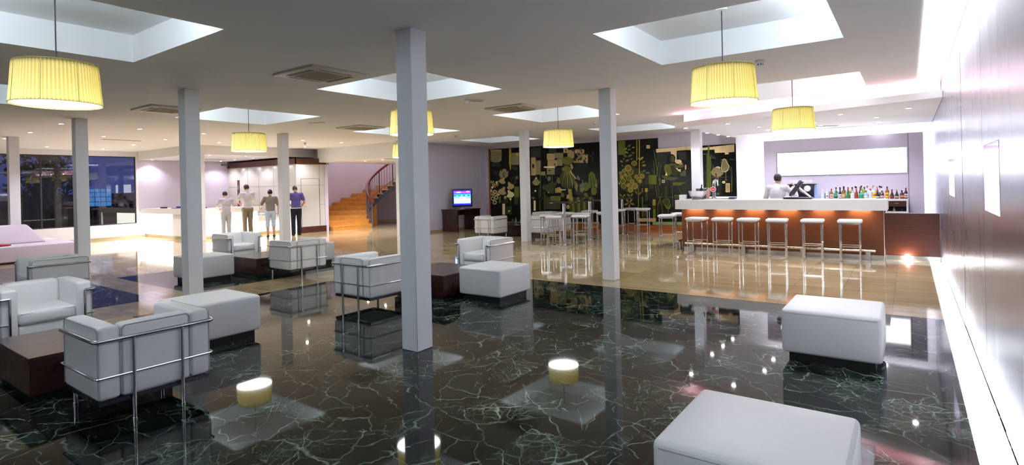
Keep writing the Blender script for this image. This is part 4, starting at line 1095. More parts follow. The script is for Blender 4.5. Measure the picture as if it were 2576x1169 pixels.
(11,[4084,1207,4092,1213,4106,1215,4122,1212,4138,1205,4150,1195,4156,1184,4155,1175,4147,1168,4133,1166,4117,1169,4101,1176,4089,1186,4083,1197]),
(11,[4144,1250,4154,1248,4164,1240,4172,1227,4175,1211,4174,1196,4168,1185,4159,1180,4149,1182,4139,1190,4131,1203,4128,1219,4129,1233,4135,1245]),
(11,[4216,1232,4221,1224,4220,1212,4213,1198,4201,1186,4187,1178,4174,1175,4164,1178,4159,1186,4160,1198,4167,1212,4179,1224,4193,1232,4206,1235]),
(8,[4602,1493,4597,1471,4583,1454,4562,1444,4540,1445,4520,1455,4507,1472,4502,1494,4508,1516,4522,1533,4542,1543,4565,1542,4585,1532,4598,1514]),
(4,[6027,2918,6052,2917,6036,2252,6011,2253]),
(4,[6110,2913,6138,2911,6110,1780,6083,1780]),
(11,[6038,1390,6076,1389,6053,424,6015,423]),
(9,[6169,1362,6196,1362,6193,1232,6166,1232]),
(11,[6163,1089,6201,1089,6186,452,6147,452]),
(11,[7010,932,7036,948,7060,952,7093,932,7060,912,7035,916]),
(11,[7003,907,7033,909,7056,900,7074,867,7035,865,7016,881]),
(11,[6984,888,7010,875,7026,856,7023,818,6989,836,6981,859]),
(11,[6957,882,6973,857,6977,833,6956,801,6936,833,6940,857]),
(11,[6932,888,6933,859,6923,836,6888,818,6888,856,6904,875]),
(11,[6913,907,6899,881,6879,865,6840,866,6859,900,6883,909]),
(11,[6907,932,6881,916,6856,912,6823,932,6857,953,6882,949]),
(11,[6914,958,6884,956,6861,964,6843,998,6882,1000,6902,984]),
(11,[6934,976,6907,989,6891,1008,6894,1047,6928,1028,6936,1005]),
(11,[6960,983,6944,1007,6940,1032,6962,1064,6982,1031,6977,1007]),
(11,[6986,976,6984,1005,6994,1028,7029,1046,7029,1008,7013,989]),
(11,[7004,957,7018,984,7038,999,7077,998,7058,964,7034,956]),
(5,[7008,844,7024,844,7017,566,7002,566]),
(10,[5749,891,5813,901,5869,892,5929,838,5846,826,5794,849]),
(10,[5733,883,5762,830,5769,777,5733,704,5696,775,5703,829]),
(10,[5717,890,5671,846,5619,822,5534,830,5596,886,5653,898]),
(10,[5723,902,5665,928,5624,966,5608,1044,5683,1008,5712,961]),
(10,[5742,903,5751,963,5778,1011,5852,1051,5838,973,5799,932]),
(10,[5941,1298,5985,1271,6013,1235,6016,1170,5959,1207,5942,1248]),
(10,[6034,1166,6063,1207,6101,1234,6170,1237,6130,1184,6087,1167]),
(10,[5390,1204,5440,1185,5475,1154,5490,1089,5426,1117,5400,1155]),
(10,[5502,1076,5514,1125,5541,1163,5607,1189,5588,1125,5552,1095]),
(10,[5661,1202,5710,1182,5745,1152,5760,1088,5696,1115,5672,1153]),
(10,[5772,1101,5784,1149,5811,1187,5875,1213,5857,1149,5821,1119]),
(1,[498,1278,492,1260,478,1246,457,1238,433,1238,413,1246,399,1261,394,1279,400,1297,415,1311,436,1319,459,1319,479,1310,493,1296]),
(0,[314,1567,307,1545,288,1527,262,1518,233,1518,207,1529,190,1547,184,1570,191,1592,210,1609,236,1619,265,1618,291,1608,308,1590]),
(14,[300,1567,294,1550,280,1536,259,1529,237,1529,217,1538,203,1552,198,1569,204,1587,218,1600,239,1608,261,1607,281,1599,295,1585]),
(0,[240,1299,234,1281,219,1267,198,1259,175,1259,154,1268,140,1282,136,1300,141,1318,156,1332,177,1340,201,1339,221,1331,235,1317]),
(14,[225,1299,221,1286,211,1276,195,1270,179,1271,164,1276,154,1287,150,1300,154,1313,165,1323,180,1329,197,1328,212,1322,222,1312]),
(0,[323,1203,316,1180,297,1162,270,1152,240,1152,213,1162,195,1181,189,1204,196,1227,215,1246,243,1256,273,1256,299,1245,317,1226]),
(9,[309,1203,303,1185,288,1171,267,1163,243,1163,222,1171,208,1186,203,1204,209,1222,224,1237,246,1245,269,1244,290,1236,304,1221]),
(0,[352,1538,343,1510,320,1488,286,1476,249,1476,217,1489,194,1513,187,1541,196,1570,220,1592,253,1604,290,1603,323,1590,345,1567]),
(14,[338,1539,330,1515,311,1497,283,1487,253,1487,226,1498,207,1517,201,1541,209,1565,228,1583,256,1593,286,1592,313,1581,332,1562]),
(0,[150,1248,142,1223,122,1204,93,1193,61,1194,32,1205,13,1225,6,1249,14,1274,35,1293,64,1304,96,1303,124,1292,143,1272]),
(5,[6589,2560,6608,2559,6717,1813,6686,1814]),
(11,[6573,2228,6589,2227,6625,1585,6598,1586]),
(5,[6745,2195,6764,2194,6687,1737,6655,1738]),
(5,[6804,2116,6821,2115,6746,1583,6717,1583]),
(5,[6514,1974,6527,1973,6612,1816,6590,1817]),
(5,[6610,1535,6623,1534,6674,1099,6653,1099]),
(9,[6772,1684,6785,1684,6775,1455,6754,1455]),
(11,[6689,1482,6701,1482,6774,843,6753,843]),
(11,[6783,1022,6796,1021,6868,412,6848,411]),
(5,[6703,971,6716,971,6673,460,6651,459]),
(11,[6840,1225,6850,1225,6689,817,6673,817]),
(11,[7144,1473,7153,1473,7169,769,7153,769]),
(2,[7056,1550,7065,1550,7098,1020,7082,1020]),
(11,[7334,1419,7344,1419,7446,1168,7429,1168]),
(3,[7047,932,7037,893,7012,861,6976,843,6937,843,6902,861,6878,893,6870,932,6880,972,6905,1004,6941,1021,6980,1021,7015,1003,7039,972]),
(12,[8527,1661,8539,1661,8534,1446,8523,1446]),
(12,[8749,1793,8761,1793,8756,1572,8745,1572]),
(13,[8742,1470,8859,1468,8853,1210,8737,1211]),
(1,[8736,1499,8731,1482,8717,1469,8698,1462,8676,1463,8657,1471,8644,1484,8640,1501,8645,1517,8659,1530,8678,1537,8700,1537,8719,1529,8732,1515]),
(7,[8563,1163,8558,1148,8545,1137,8526,1130,8505,1131,8487,1137,8474,1149,8470,1164,8475,1178,8488,1190,8507,1196,8528,1196,8546,1189,8559,1177]),
(1,[135,1248,129,1229,113,1213,90,1204,64,1205,42,1214,26,1229,21,1249,27,1269,44,1284,67,1293,92,1292,115,1283,130,1268]),
(0,[256,1533,248,1508,227,1488,197,1477,163,1477,134,1489,113,1510,107,1536,115,1562,136,1582,167,1593,200,1592,230,1580,250,1559]),
(1,[242,1534,235,1513,218,1497,194,1488,167,1488,143,1498,126,1515,121,1536,128,1557,145,1573,169,1582,196,1581,220,1571,237,1555]),
(0,[405,1611,399,1591,382,1574,357,1565,330,1566,306,1576,290,1593,284,1614,291,1634,308,1651,333,1660,360,1659,384,1649,400,1632]),
(14,[391,1612,386,1596,373,1583,354,1576,334,1577,315,1584,303,1597,299,1613,304,1629,317,1642,336,1648,356,1648,375,1641,387,1628]),
(14,[8756,1453,8842,1451,8837,1226,8751,1228]),
(0,[445,1570,438,1547,418,1528,391,1518,360,1518,333,1529,314,1549,308,1573,315,1596,335,1615,363,1625,394,1625,421,1613,439,1594]),
(14,[431,1570,425,1552,410,1537,388,1529,363,1529,342,1538,327,1554,322,1572,328,1591,344,1606,366,1614,390,1613,412,1605,426,1589]),
(0,[163,1237,157,1216,140,1200,115,1191,88,1191,65,1200,48,1217,43,1238,49,1259,67,1275,91,1284,118,1284,142,1274,158,1258]),
(14,[149,1237,144,1221,131,1209,112,1202,92,1202,74,1209,61,1222,57,1238,62,1254,75,1266,94,1273,114,1273,133,1265,145,1253]),
(0,[151,1359,142,1332,119,1310,87,1298,51,1299,19,1311,-2,1334,-10,1361,-1,1389,22,1410,55,1422,90,1422,122,1409,144,1387]),
(11,[4464,1886,4456,1860,4436,1839,4406,1828,4373,1829,4344,1842,4324,1864,4318,1890,4326,1916,4347,1937,4376,1948,4409,1947,4438,1934,4458,1912]),
(5,[6900,845,6962,817,7006,775,7030,691,6950,729,6916,780]),
(5,[7103,880,7106,811,7089,749,7024,681,7022,773,7053,830]),
(8,[8324,1800,8393,1918,8499,1962,8591,1934,8613,1862,8696,1757,8597,1671,8469,1651,8365,1714]),
(5,[8490,1422,8528,1474,8569,1431]),
(5,[8712,1549,8750,1601,8790,1557]),
(14,[8711,1499,8708,1492,8702,1486,8693,1483,8683,1484,8673,1487,8667,1493,8665,1500,8667,1507,8674,1513,8683,1516,8693,1516,8703,1512,8709,1507]),
(1,[136,1359,129,1337,110,1319,84,1310,55,1310,29,1320,11,1339,5,1361,12,1384,31,1401,58,1411,87,1411,113,1400,130,1382]),
(0,[429,1221,424,1204,409,1190,389,1183,366,1183,346,1191,333,1205,328,1222,334,1240,348,1254,369,1261,391,1261,411,1253,425,1239]),
(0,[5656,1938,5648,1905,5624,1879,5591,1866,5554,1867,5521,1883,5499,1910,5491,1944,5500,1977,5524,2003,5558,2017,5594,2015,5627,1999,5649,1972]),
(1,[415,1222,411,1209,401,1199,386,1194,370,1194,355,1200,346,1210,342,1222,346,1235,357,1245,371,1250,388,1250,402,1244,412,1234]),
(9,[5648,1939,5640,1909,5619,1886,5589,1873,5556,1875,5527,1889,5507,1913,5500,1944,5508,1973,5529,1997,5559,2009,5592,2008,5622,1993,5641,1969]),
(10,[5618,1940,5614,1922,5601,1908,5583,1901,5563,1901,5546,1910,5534,1925,5530,1943,5534,1960,5547,1974,5565,1982,5585,1981,5603,1973,5615,1958]),
(0,[277,1637,269,1613,248,1594,219,1583,188,1584,159,1595,140,1615,133,1640,141,1665,162,1684,191,1694,223,1694,251,1682,270,1662]),
(0,[5701,1800,5692,1764,5667,1736,5631,1722,5592,1723,5557,1739,5533,1769,5525,1805,5535,1840,5560,1868,5596,1883,5635,1881,5670,1865,5693,1835]),
(9,[262,1638,256,1618,240,1603,217,1594,191,1595,168,1604,153,1620,148,1640,154,1660,170,1675,194,1683,219,1683,242,1673,257,1657]),
(10,[5693,1800,5684,1768,5662,1743,5629,1729,5594,1730,5562,1746,5541,1772,5534,1804,5542,1836,5565,1862,5597,1875,5633,1874,5664,1859,5686,1832]),
(13,[8603,1922,8595,1904,8576,1889,8548,1882,8517,1883,8489,1892,8470,1908,8463,1927,8471,1946,8490,1960,8519,1967,8550,1966,8577,1957,8596,1941]),
(9,[5661,1801,5656,1782,5642,1767,5623,1758,5602,1759,5583,1768,5570,1784,5566,1804,5571,1823,5584,1838,5604,1846,5625,1845,5644,1836,5657,1820]),
(0,[437,1672,429,1649,409,1630,381,1619,350,1620,322,1631,303,1651,297,1675,305,1700,325,1718,353,1729,384,1728,412,1716,431,1697]),
(4,[5855,1892,5874,1903,5893,1905,5918,1890,5892,1877,5874,1881]),
(4,[5851,1872,5872,1875,5891,1870,5908,1848,5879,1845,5863,1855]),
(4,[5838,1856,5859,1850,5874,1839,5881,1813,5853,1820,5843,1835]),
(4,[5820,1845,5837,1832,5847,1817,5842,1790,5820,1807,5815,1824]),
(4,[5798,1841,5809,1823,5812,1806,5797,1783,5783,1807,5786,1824]),
(4,[5777,1846,5780,1825,5775,1808,5751,1792,5748,1820,5758,1835]),
(4,[5759,1858,5753,1838,5741,1824,5713,1818,5721,1844,5737,1854]),
(4,[5747,1876,5733,1859,5717,1850,5688,1855,5706,1876,5725,1880]),
(4,[5743,1896,5724,1886,5705,1883,5680,1898,5705,1911,5724,1907]),
(4,[5748,1916,5726,1913,5707,1918,5690,1940,5719,1943,5735,1933]),
(4,[5760,1933,5739,1938,5724,1949,5717,1976,5745,1968,5756,1953]),
(4,[5779,1943,5761,1956,5752,1972,5756,1999,5779,1981,5783,1964]),
(4,[5801,1947,5789,1965,5787,1983,5802,2006,5816,1981,5813,1964]),
(4,[5822,1942,5819,1963,5824,1980,5847,1995,5850,1968,5840,1953]),
(4,[5840,1930,5845,1950,5857,1964,5885,1970,5877,1944,5861,1934]),
(4,[5851,1912,5865,1929,5881,1938,5910,1933,5892,1912,5873,1908]),
(1,[423,1673,417,1654,401,1639,378,1631,354,1631,331,1640,316,1656,311,1675,317,1694,333,1709,356,1717,381,1717,403,1708,418,1692]),
(3,[5873,1892,5865,1862,5844,1838,5814,1826,5781,1827,5752,1841,5732,1866,5725,1896,5733,1926,5754,1950,5784,1962,5817,1961,5847,1947,5867,1922]),
(11,[5850,1892,5844,1872,5830,1856,5809,1848,5787,1848,5767,1858,5753,1875,5749,1896,5754,1916,5769,1932,5789,1941,5812,1940,5832,1930,5845,1913]),
(0,[260,1588,253,1564,233,1545,204,1535,173,1535,145,1547,126,1566,120,1590,128,1614,148,1633,176,1643,207,1643,235,1632,254,1612]),
(0,[5592,1742,5582,1704,5555,1674,5517,1658,5475,1659,5437,1677,5412,1709,5403,1747,5414,1785,5441,1815,5479,1830,5521,1829,5558,1811,5584,1780]),
(14,[246,1588,240,1569,224,1554,201,1546,177,1546,155,1555,140,1571,135,1590,141,1609,157,1624,179,1632,204,1632,226,1623,241,1607]),
(10,[5584,1742,5574,1708,5550,1681,5515,1666,5477,1667,5443,1683,5420,1712,5412,1747,5421,1781,5446,1808,5481,1823,5519,1822,5553,1805,5576,1777]),
(9,[5549,1743,5544,1722,5529,1706,5508,1697,5485,1698,5465,1708,5451,1725,5446,1746,5452,1766,5467,1783,5488,1791,5511,1791,5531,1781,5545,1764]),
(0,[263,1711,258,1694,243,1680,222,1672,199,1673,178,1681,164,1696,159,1714,165,1731,180,1745,201,1753,224,1752,245,1744,259,1729]),
(0,[3404,2752,3446,2750,3444,2682,3403,2684]),
(0,[4021,2681,4061,2679,4059,2613,4019,2615]),
(0,[2936,2284,2979,2283,2977,2214,2934,2216]),
(0,[2713,2081,2757,2079,2755,2010,2711,2012]),
(0,[3851,2529,3892,2527,3890,2460,3849,2462]),
(0,[4158,2437,4198,2435,4196,2369,4156,2371]),
(0,[3781,2404,3822,2402,3820,2335,3779,2337]),
(4,[5580,1610,5598,1619,5615,1621,5638,1608,5614,1596,5597,1599]),
(4,[5576,1591,5596,1594,5613,1590,5628,1570,5602,1567,5587,1576]),
(4,[5564,1576,5584,1571,5598,1562,5604,1538,5579,1544,5569,1558]),
(4,[5548,1566,5564,1555,5572,1541,5568,1516,5548,1532,5544,1548]),
(4,[5528,1563,5538,1547,5540,1531,5526,1509,5514,1531,5517,1547]),
(4,[5508,1567,5511,1548,5506,1533,5485,1518,5482,1543,5491,1556]),
(4,[5492,1578,5487,1559,5476,1547,5450,1541,5457,1565,5472,1574]),
(4,[5481,1594,5469,1578,5453,1570,5427,1574,5444,1594,5461,1597]),
(4,[5477,1612,5460,1602,5442,1600,5420,1613,5443,1625,5460,1622]),
(4,[5482,1630,5462,1628,5445,1632,5429,1652,5456,1655,5470,1646]),
(4,[5493,1645,5474,1650,5460,1660,5453,1684,5479,1677,5489,1664]),
(4,[5510,1655,5494,1667,5485,1681,5490,1705,5510,1690,5514,1674]),
(4,[5530,1659,5520,1675,5518,1691,5531,1712,5544,1690,5541,1674]),
(4,[5550,1654,5547,1673,5551,1689,5573,1703,5576,1679,5566,1665]),
(4,[5566,1644,5571,1662,5582,1675,5608,1680,5600,1657,5586,1647]),
(4,[5577,1628,5589,1643,5604,1651,5630,1647,5614,1628,5597,1624]),
(8,[8334,1799,8402,1901,8499,1938,8575,1911,8597,1851,8668,1762,8586,1688,8469,1673,8375,1728]),
(14,[249,1712,245,1699,234,1689,219,1683,202,1684,187,1690,177,1700,174,1713,178,1726,189,1736,204,1742,221,1741,236,1735,246,1725]),
(3,[5597,1609,5589,1582,5570,1561,5543,1549,5512,1550,5485,1562,5467,1585,5461,1612,5468,1640,5488,1661,5515,1673,5546,1672,5572,1659,5591,1637]),
(11,[5575,1610,5570,1591,5557,1576,5538,1569,5518,1569,5499,1578,5487,1593,5483,1612,5488,1630,5501,1645,5520,1653,5540,1652,5559,1644,5571,1628]),
(0,[298,1302,289,1274,265,1252,232,1239,195,1240,162,1253,139,1276,132,1304,141,1333,165,1355,198,1368,235,1367,268,1354,290,1331]),
(4,[5789,1697,5806,1706,5823,1708,5845,1695,5822,1684,5806,1687]),
(4,[5785,1679,5804,1681,5821,1677,5836,1657,5810,1655,5796,1663]),
(4,[5773,1664,5793,1659,5806,1649,5812,1625,5787,1632,5777,1645]),
(4,[5757,1654,5773,1643,5781,1629,5777,1604,5757,1620,5753,1635]),
(4,[5737,1651,5747,1635,5750,1619,5736,1598,5723,1619,5726,1635]),
(4,[5718,1655,5721,1636,5716,1621,5695,1606,5692,1631,5701,1644]),
(4,[5702,1666,5696,1647,5686,1635,5660,1629,5668,1653,5682,1662]),
(4,[5691,1681,5679,1666,5664,1658,5638,1662,5654,1681,5671,1685]),
(4,[5687,1700,5670,1690,5653,1688,5630,1701,5654,1713,5671,1710]),
(4,[5692,1718,5672,1715,5655,1719,5640,1739,5666,1742,5680,1733]),
(4,[5703,1733,5684,1738,5670,1748,5664,1772,5689,1764,5699,1751]),
(4,[5720,1743,5704,1754,5695,1768,5699,1792,5720,1777,5724,1761]),
(4,[5739,1746,5729,1762,5727,1778,5741,1799,5753,1777,5750,1761]),
(4,[5759,1742,5756,1760,5760,1776,5782,1790,5784,1766,5775,1752]),
(4,[5775,1731,5780,1749,5790,1762,5816,1767,5808,1744,5794,1735]),
(4,[5785,1715,5797,1730,5812,1738,5838,1734,5822,1715,5805,1712]),
(9,[283,1303,276,1279,257,1261,229,1250,198,1251,171,1261,153,1281,147,1304,154,1328,174,1346,201,1356,232,1356,259,1345,277,1326]),
(3,[5805,1696,5798,1670,5779,1648,5752,1637,5722,1638,5695,1650,5677,1673,5671,1700,5678,1727,5698,1748,5725,1760,5755,1759,5781,1746,5799,1724]),
(11,[5784,1697,5779,1679,5766,1664,5747,1656,5727,1657,5709,1666,5697,1681,5693,1699,5698,1718,5711,1732,5729,1740,5749,1740,5767,1731,5780,1716]),
(0,[156,1213,149,1191,130,1173,104,1163,75,1163,50,1174,32,1191,26,1214,33,1236,52,1254,78,1263,107,1263,133,1253,150,1235]),
(0,[5940,1583,5930,1546,5904,1516,5866,1500,5825,1501,5789,1518,5764,1549,5755,1587,5765,1625,5792,1654,5829,1670,5870,1669,5907,1651,5932,1621]),
(14,[141,1213,136,1196,122,1182,101,1174,79,1175,59,1182,45,1196,41,1214,46,1231,61,1244,81,1252,103,1252,123,1244,137,1230]),
(9,[5931,1583,5922,1549,5899,1522,5865,1508,5827,1509,5794,1524,5771,1552,5764,1587,5773,1621,5797,1648,5831,1662,5868,1661,5902,1645,5924,1617]),
(10,[5898,1584,5893,1563,5878,1547,5858,1539,5836,1539,5816,1549,5802,1565,5797,1586,5803,1607,5817,1623,5838,1631,5860,1631,5880,1621,5894,1604]),
(0,[187,1686,179,1660,158,1640,127,1630,94,1630,64,1642,44,1663,37,1689,45,1715,67,1735,97,1746,131,1745,160,1733,180,1712]),
(0,[6082,1734,6073,1699,6048,1671,6013,1656,5975,1657,5941,1674,5918,1703,5910,1738,5920,1773,5944,1801,5979,1816,6017,1814,6051,1798,6074,1769]),
(9,[173,1686,166,1666,149,1649,124,1641,98,1641,74,1651,57,1668,52,1689,58,1709,76,1726,100,1734,127,1734,151,1724,167,1707]),
(9,[6074,1734,6065,1702,6043,1677,6012,1664,5977,1665,5946,1680,5925,1706,5919,1738,5927,1770,5949,1795,5981,1808,6015,1807,6046,1792,6067,1766]),
(10,[6043,1735,6038,1716,6024,1701,6006,1693,5985,1693,5966,1702,5954,1718,5950,1737,5955,1756,5968,1771,5987,1779,6008,1778,6026,1769,6039,1754]),
(0,[416,1636,410,1619,396,1605,375,1597,352,1598,332,1606,318,1620,313,1638,319,1656,333,1670,354,1677,377,1677,398,1668,411,1654]),
(0,[6168,1648,6158,1611,6132,1582,6095,1566,6055,1567,6019,1584,5994,1615,5986,1653,5996,1690,6022,1719,6059,1735,6099,1734,6135,1716,6160,1685]),
(1,[402,1636,398,1624,387,1614,372,1608,356,1609,341,1615,331,1625,328,1638,332,1651,342,1661,357,1666,374,1666,388,1660,398,1649]),
(9,[6159,1648,6151,1615,6127,1588,6094,1574,6057,1574,6024,1590,6002,1618,5994,1652,6003,1686,6027,1713,6061,1727,6097,1726,6130,1710,6152,1682]),
(10,[6127,1649,6121,1629,6107,1613,6087,1604,6065,1605,6045,1614,6032,1631,6027,1651,6033,1672,6047,1688,6067,1696,6089,1696,6109,1686,6122,1669]),
(0,[371,1549,366,1531,351,1518,330,1510,307,1510,287,1519,273,1533,269,1551,274,1569,289,1582,310,1590,333,1590,353,1581,367,1567]),
(9,[3464,1384,3613,1382,3661,967,3528,968]),
(8,[3767,1663,3880,1506,3830,1250,3732,1431]),
(6,[3932,1249,3924,1505,4071,1630,4124,1450]),
(8,[3921,1403,4137,1399,4018,1235]),
(6,[3827,1713,3860,1853,3959,1735,3928,1659]),
(6,[4001,1708,4042,1605,4146,1756,4072,1655]),
(0,[6285,1749,6274,1710,6247,1679,6208,1662,6166,1663,6128,1682,6102,1714,6093,1754,6104,1793,6131,1824,6170,1841,6213,1839,6251,1821,6276,1788]),
(1,[6834,1614,6930,1611,6928,1520,6832,1522]),
(13,[7471,2150,7461,2121,7434,2097,7396,2086,7353,2087,7315,2102,7289,2128,7280,2159,7290,2189,7317,2212,7356,2224,7399,2222,7437,2206,7463,2181]),
(13,[8666,2158,8712,2192,8769,2158,8795,2081,8860,1972,8819,1843,8738,1786,8647,1813,8614,1910,8640,2052]),
(9,[357,1549,353,1537,342,1527,327,1521,311,1521,296,1527,286,1538,283,1551,287,1563,298,1573,313,1579,329,1578,344,1573,354,1562]),
(9,[6277,1749,6267,1713,6242,1685,6207,1670,6168,1671,6133,1688,6109,1717,6102,1754,6111,1790,6136,1818,6172,1833,6211,1832,6245,1815,6269,1785]),
(10,[6242,1750,6236,1728,6221,1712,6200,1702,6176,1703,6156,1713,6141,1731,6137,1753,6142,1774,6158,1791,6179,1800,6202,1800,6223,1789,6237,1772]),
(0,[251,1204,243,1179,223,1160,194,1149,162,1149,134,1161,114,1180,108,1205,116,1230,136,1249,165,1260,197,1260,226,1249,245,1229]),
(0,[6202,1590,6192,1553,6166,1524,6130,1508,6089,1509,6053,1526,6029,1557,6021,1594,6030,1631,6056,1661,6093,1676,6134,1675,6170,1658,6194,1627]),
(14,[237,1204,231,1185,214,1169,191,1160,166,1160,143,1169,127,1185,122,1205,128,1225,145,1240,168,1249,194,1249,216,1240,232,1224]),
(10,[6194,1590,6185,1557,6161,1530,6128,1516,6091,1516,6059,1532,6036,1560,6029,1594,6038,1628,6061,1654,6095,1669,6132,1668,6164,1652,6186,1624]),
(9,[6161,1591,6155,1571,6141,1555,6121,1546,6099,1547,6080,1556,6066,1573,6062,1593,6067,1613,6081,1629,6102,1638,6124,1638,6143,1628,6156,1611]),
(0,[5823,1467,5812,1427,5784,1396,5744,1379,5700,1379,5661,1398,5634,1431,5625,1471,5636,1511,5664,1542,5704,1559,5748,1559,5787,1540,5814,1507]),
(0,[338,1590,331,1569,313,1552,287,1542,258,1543,233,1553,216,1571,210,1593,217,1615,235,1632,261,1641,290,1641,315,1630,332,1612]),
(14,[323,1591,318,1574,304,1561,284,1553,262,1554,242,1562,229,1576,225,1593,230,1610,244,1623,264,1630,286,1630,306,1622,319,1608]),
(10,[5814,1467,5804,1431,5779,1402,5742,1386,5702,1387,5666,1404,5642,1434,5634,1471,5644,1507,5669,1536,5706,1552,5746,1551,5782,1534,5806,1504]),
(9,[5778,1468,5772,1446,5757,1429,5735,1419,5711,1420,5689,1430,5675,1448,5670,1470,5676,1492,5691,1509,5713,1519,5737,1518,5759,1508,5773,1490]),
(4,[5602,1445,5618,1454,5635,1456,5656,1444,5634,1433,5618,1435]),
(4,[5598,1428,5617,1430,5633,1426,5647,1408,5622,1405,5609,1413]),
(4,[5587,1413,5605,1409,5618,1400,5624,1377,5600,1383,5591,1396]),
(4,[5571,1404,5586,1393,5594,1380,5591,1357,5571,1371,5568,1386]),
(4,[5552,1401,5562,1385,5564,1370,5551,1350,5539,1370,5542,1386]),
(4,[5534,1404,5537,1387,5532,1372,5512,1358,5509,1381,5518,1394]),
(4,[5518,1414,5514,1397,5504,1385,5479,1379,5486,1402,5500,1411]),
(4,[5508,1429,5497,1415,5482,1407,5457,1411,5473,1429,5489,1432]),
(4,[5505,1447,5488,1437,5472,1435,5450,1447,5473,1459,5489,1456]),
(4,[5509,1464,5490,1461,5474,1465,5459,1484,5484,1487,5498,1478]),
(4,[5520,1478,5501,1483,5488,1492,5482,1515,5507,1508,5516,1496]),
(4,[5536,1488,5521,1498,5512,1512,5516,1535,5536,1520,5539,1505]),
(4,[5555,1491,5545,1506,5543,1521,5556,1541,5568,1521,5565,1506]),
(4,[5573,1487,5570,1505,5575,1519,5595,1533,5598,1510,5589,1497]),
(4,[5588,1477,5593,1494,5603,1506,5628,1512,5621,1489,5607,1481]),
(4,[5599,1462,5610,1476,5624,1484,5649,1480,5633,1462,5617,1459]),
(0,[226,1489,218,1464,198,1445,169,1434,137,1435,108,1446,89,1466,83,1491,90,1516,111,1535,140,1546,172,1545,200,1534,220,1514]),
(1,[212,1489,205,1470,189,1454,166,1446,140,1446,118,1455,102,1471,97,1491,103,1511,120,1526,143,1534,168,1534,191,1525,207,1509]),
(3,[5617,1445,5610,1419,5592,1398,5566,1387,5538,1388,5512,1400,5495,1421,5489,1447,5496,1473,5515,1493,5541,1504,5569,1503,5594,1491,5612,1470]),
(11,[5597,1445,5592,1427,5580,1413,5562,1406,5543,1406,5525,1414,5514,1429,5510,1446,5515,1464,5527,1478,5545,1485,5564,1485,5581,1477,5593,1463]),
(0,[6058,1437,6045,1386,6009,1346,5959,1324,5903,1324,5853,1348,5819,1390,5808,1441,5822,1492,5858,1533,5908,1554,5964,1553,6014,1529,6047,1488]),
(9,[6050,1437,6037,1390,6004,1352,5957,1331,5905,1332,5859,1354,5827,1393,5816,1441,5829,1489,5863,1526,5910,1547,5962,1546,6008,1523,6040,1485]),
(10,[6003,1438,5996,1409,5976,1387,5948,1374,5916,1375,5889,1388,5870,1411,5863,1440,5871,1469,5891,1491,5920,1504,5951,1503,5978,1490,5997,1466]),
(0,[5892,1314,5880,1271,5850,1236,5807,1217,5759,1218,5717,1238,5688,1273,5678,1317,5690,1360,5720,1394,5764,1413,5811,1412,5854,1392,5882,1357]),
(9,[6852,1595,6912,1594,6910,1538,6850,1540]),
(14,[7502,2087,7496,2072,7477,2061,7451,2055,7422,2056,7396,2064,7378,2077,7372,2092,7379,2107,7397,2119,7424,2124,7453,2123,7479,2115,7496,2102]),
(7,[7393,1792,7584,1923,7596,1712,7441,1716]),
(13,[7567,2055,7604,2053,7601,1915,7563,1916]),
(8,[8677,2146,8714,2172,8755,2147,8781,2070,8842,1968,8808,1858,8738,1808,8658,1829,8633,1914,8656,2051]),
(8,[8666,2170,8603,2161,8672,2143]),
(9,[5883,1314,5873,1274,5845,1242,5805,1225,5761,1226,5722,1244,5695,1276,5687,1316,5697,1356,5726,1388,5766,1405,5809,1405,5848,1386,5874,1354]),
(10,[5844,1314,5838,1290,5821,1271,5797,1261,5771,1261,5747,1272,5731,1292,5726,1316,5733,1340,5749,1359,5773,1369,5800,1369,5823,1358,5839,1338]),
(4,[5982,2163,5999,2172,6015,2174,6037,2160,6015,2149,5998,2152]),
(4,[5977,2145,5997,2147,6013,2143,6028,2123,6003,2121,5988,2129]),
(4,[5966,2130,5985,2125,5999,2115,6005,2091,5980,2099,5970,2112]),
(4,[5950,2121,5965,2109,5974,2095,5970,2071,5950,2087,5946,2102]),
(4,[5930,2118,5940,2102,5943,2086,5929,2065,5917,2087,5920,2102]),
(4,[5911,2122,5914,2104,5910,2088,5889,2074,5886,2099,5895,2112]),
(4,[5895,2133,5890,2115,5880,2103,5855,2097,5862,2121,5876,2130]),
(4,[5885,2149,5873,2134,5858,2126,5832,2131,5849,2149,5865,2153]),
(4,[5881,2167,5864,2158,5847,2156,5825,2169,5848,2181,5865,2178]),
(4,[5886,2185,5866,2183,5850,2187,5834,2207,5860,2209,5874,2201]),
(4,[5897,2200,5878,2205,5864,2215,5858,2239,5883,2231,5893,2218]),
(4,[5913,2209,5898,2221,5889,2235,5893,2259,5913,2243,5917,2228]),
(4,[5933,2212,5923,2228,5920,2244,5934,2265,5946,2243,5944,2227]),
(4,[5952,2208,5949,2226,5953,2241,5974,2255,5977,2231,5968,2218]),
(4,[5968,2197,5973,2215,5983,2227,6008,2232,6001,2209,5987,2200]),
(4,[5978,2181,5990,2196,6005,2203,6030,2199,6014,2180,5998,2177]),
(3,[5998,2162,5990,2135,5972,2115,5945,2104,5915,2105,5889,2118,5871,2140,5865,2168,5873,2194,5892,2215,5918,2226,5948,2225,5974,2212,5992,2189]),
(11,[5977,2163,5972,2145,5959,2131,5941,2123,5921,2124,5903,2133,5891,2148,5886,2167,5891,2185,5904,2199,5923,2207,5943,2206,5960,2197,5973,2182]),
(0,[5853,2011,5838,1956,5800,1914,5745,1891,5685,1893,5631,1919,5594,1965,5582,2020,5597,2075,5636,2118,5691,2140,5751,2138,5804,2111,5841,2066]),
(9,[5844,2011,5830,1960,5794,1920,5743,1899,5687,1901,5636,1925,5602,1968,5590,2020,5604,2071,5641,2111,5692,2132,5749,2130,5799,2105,5833,2063]),
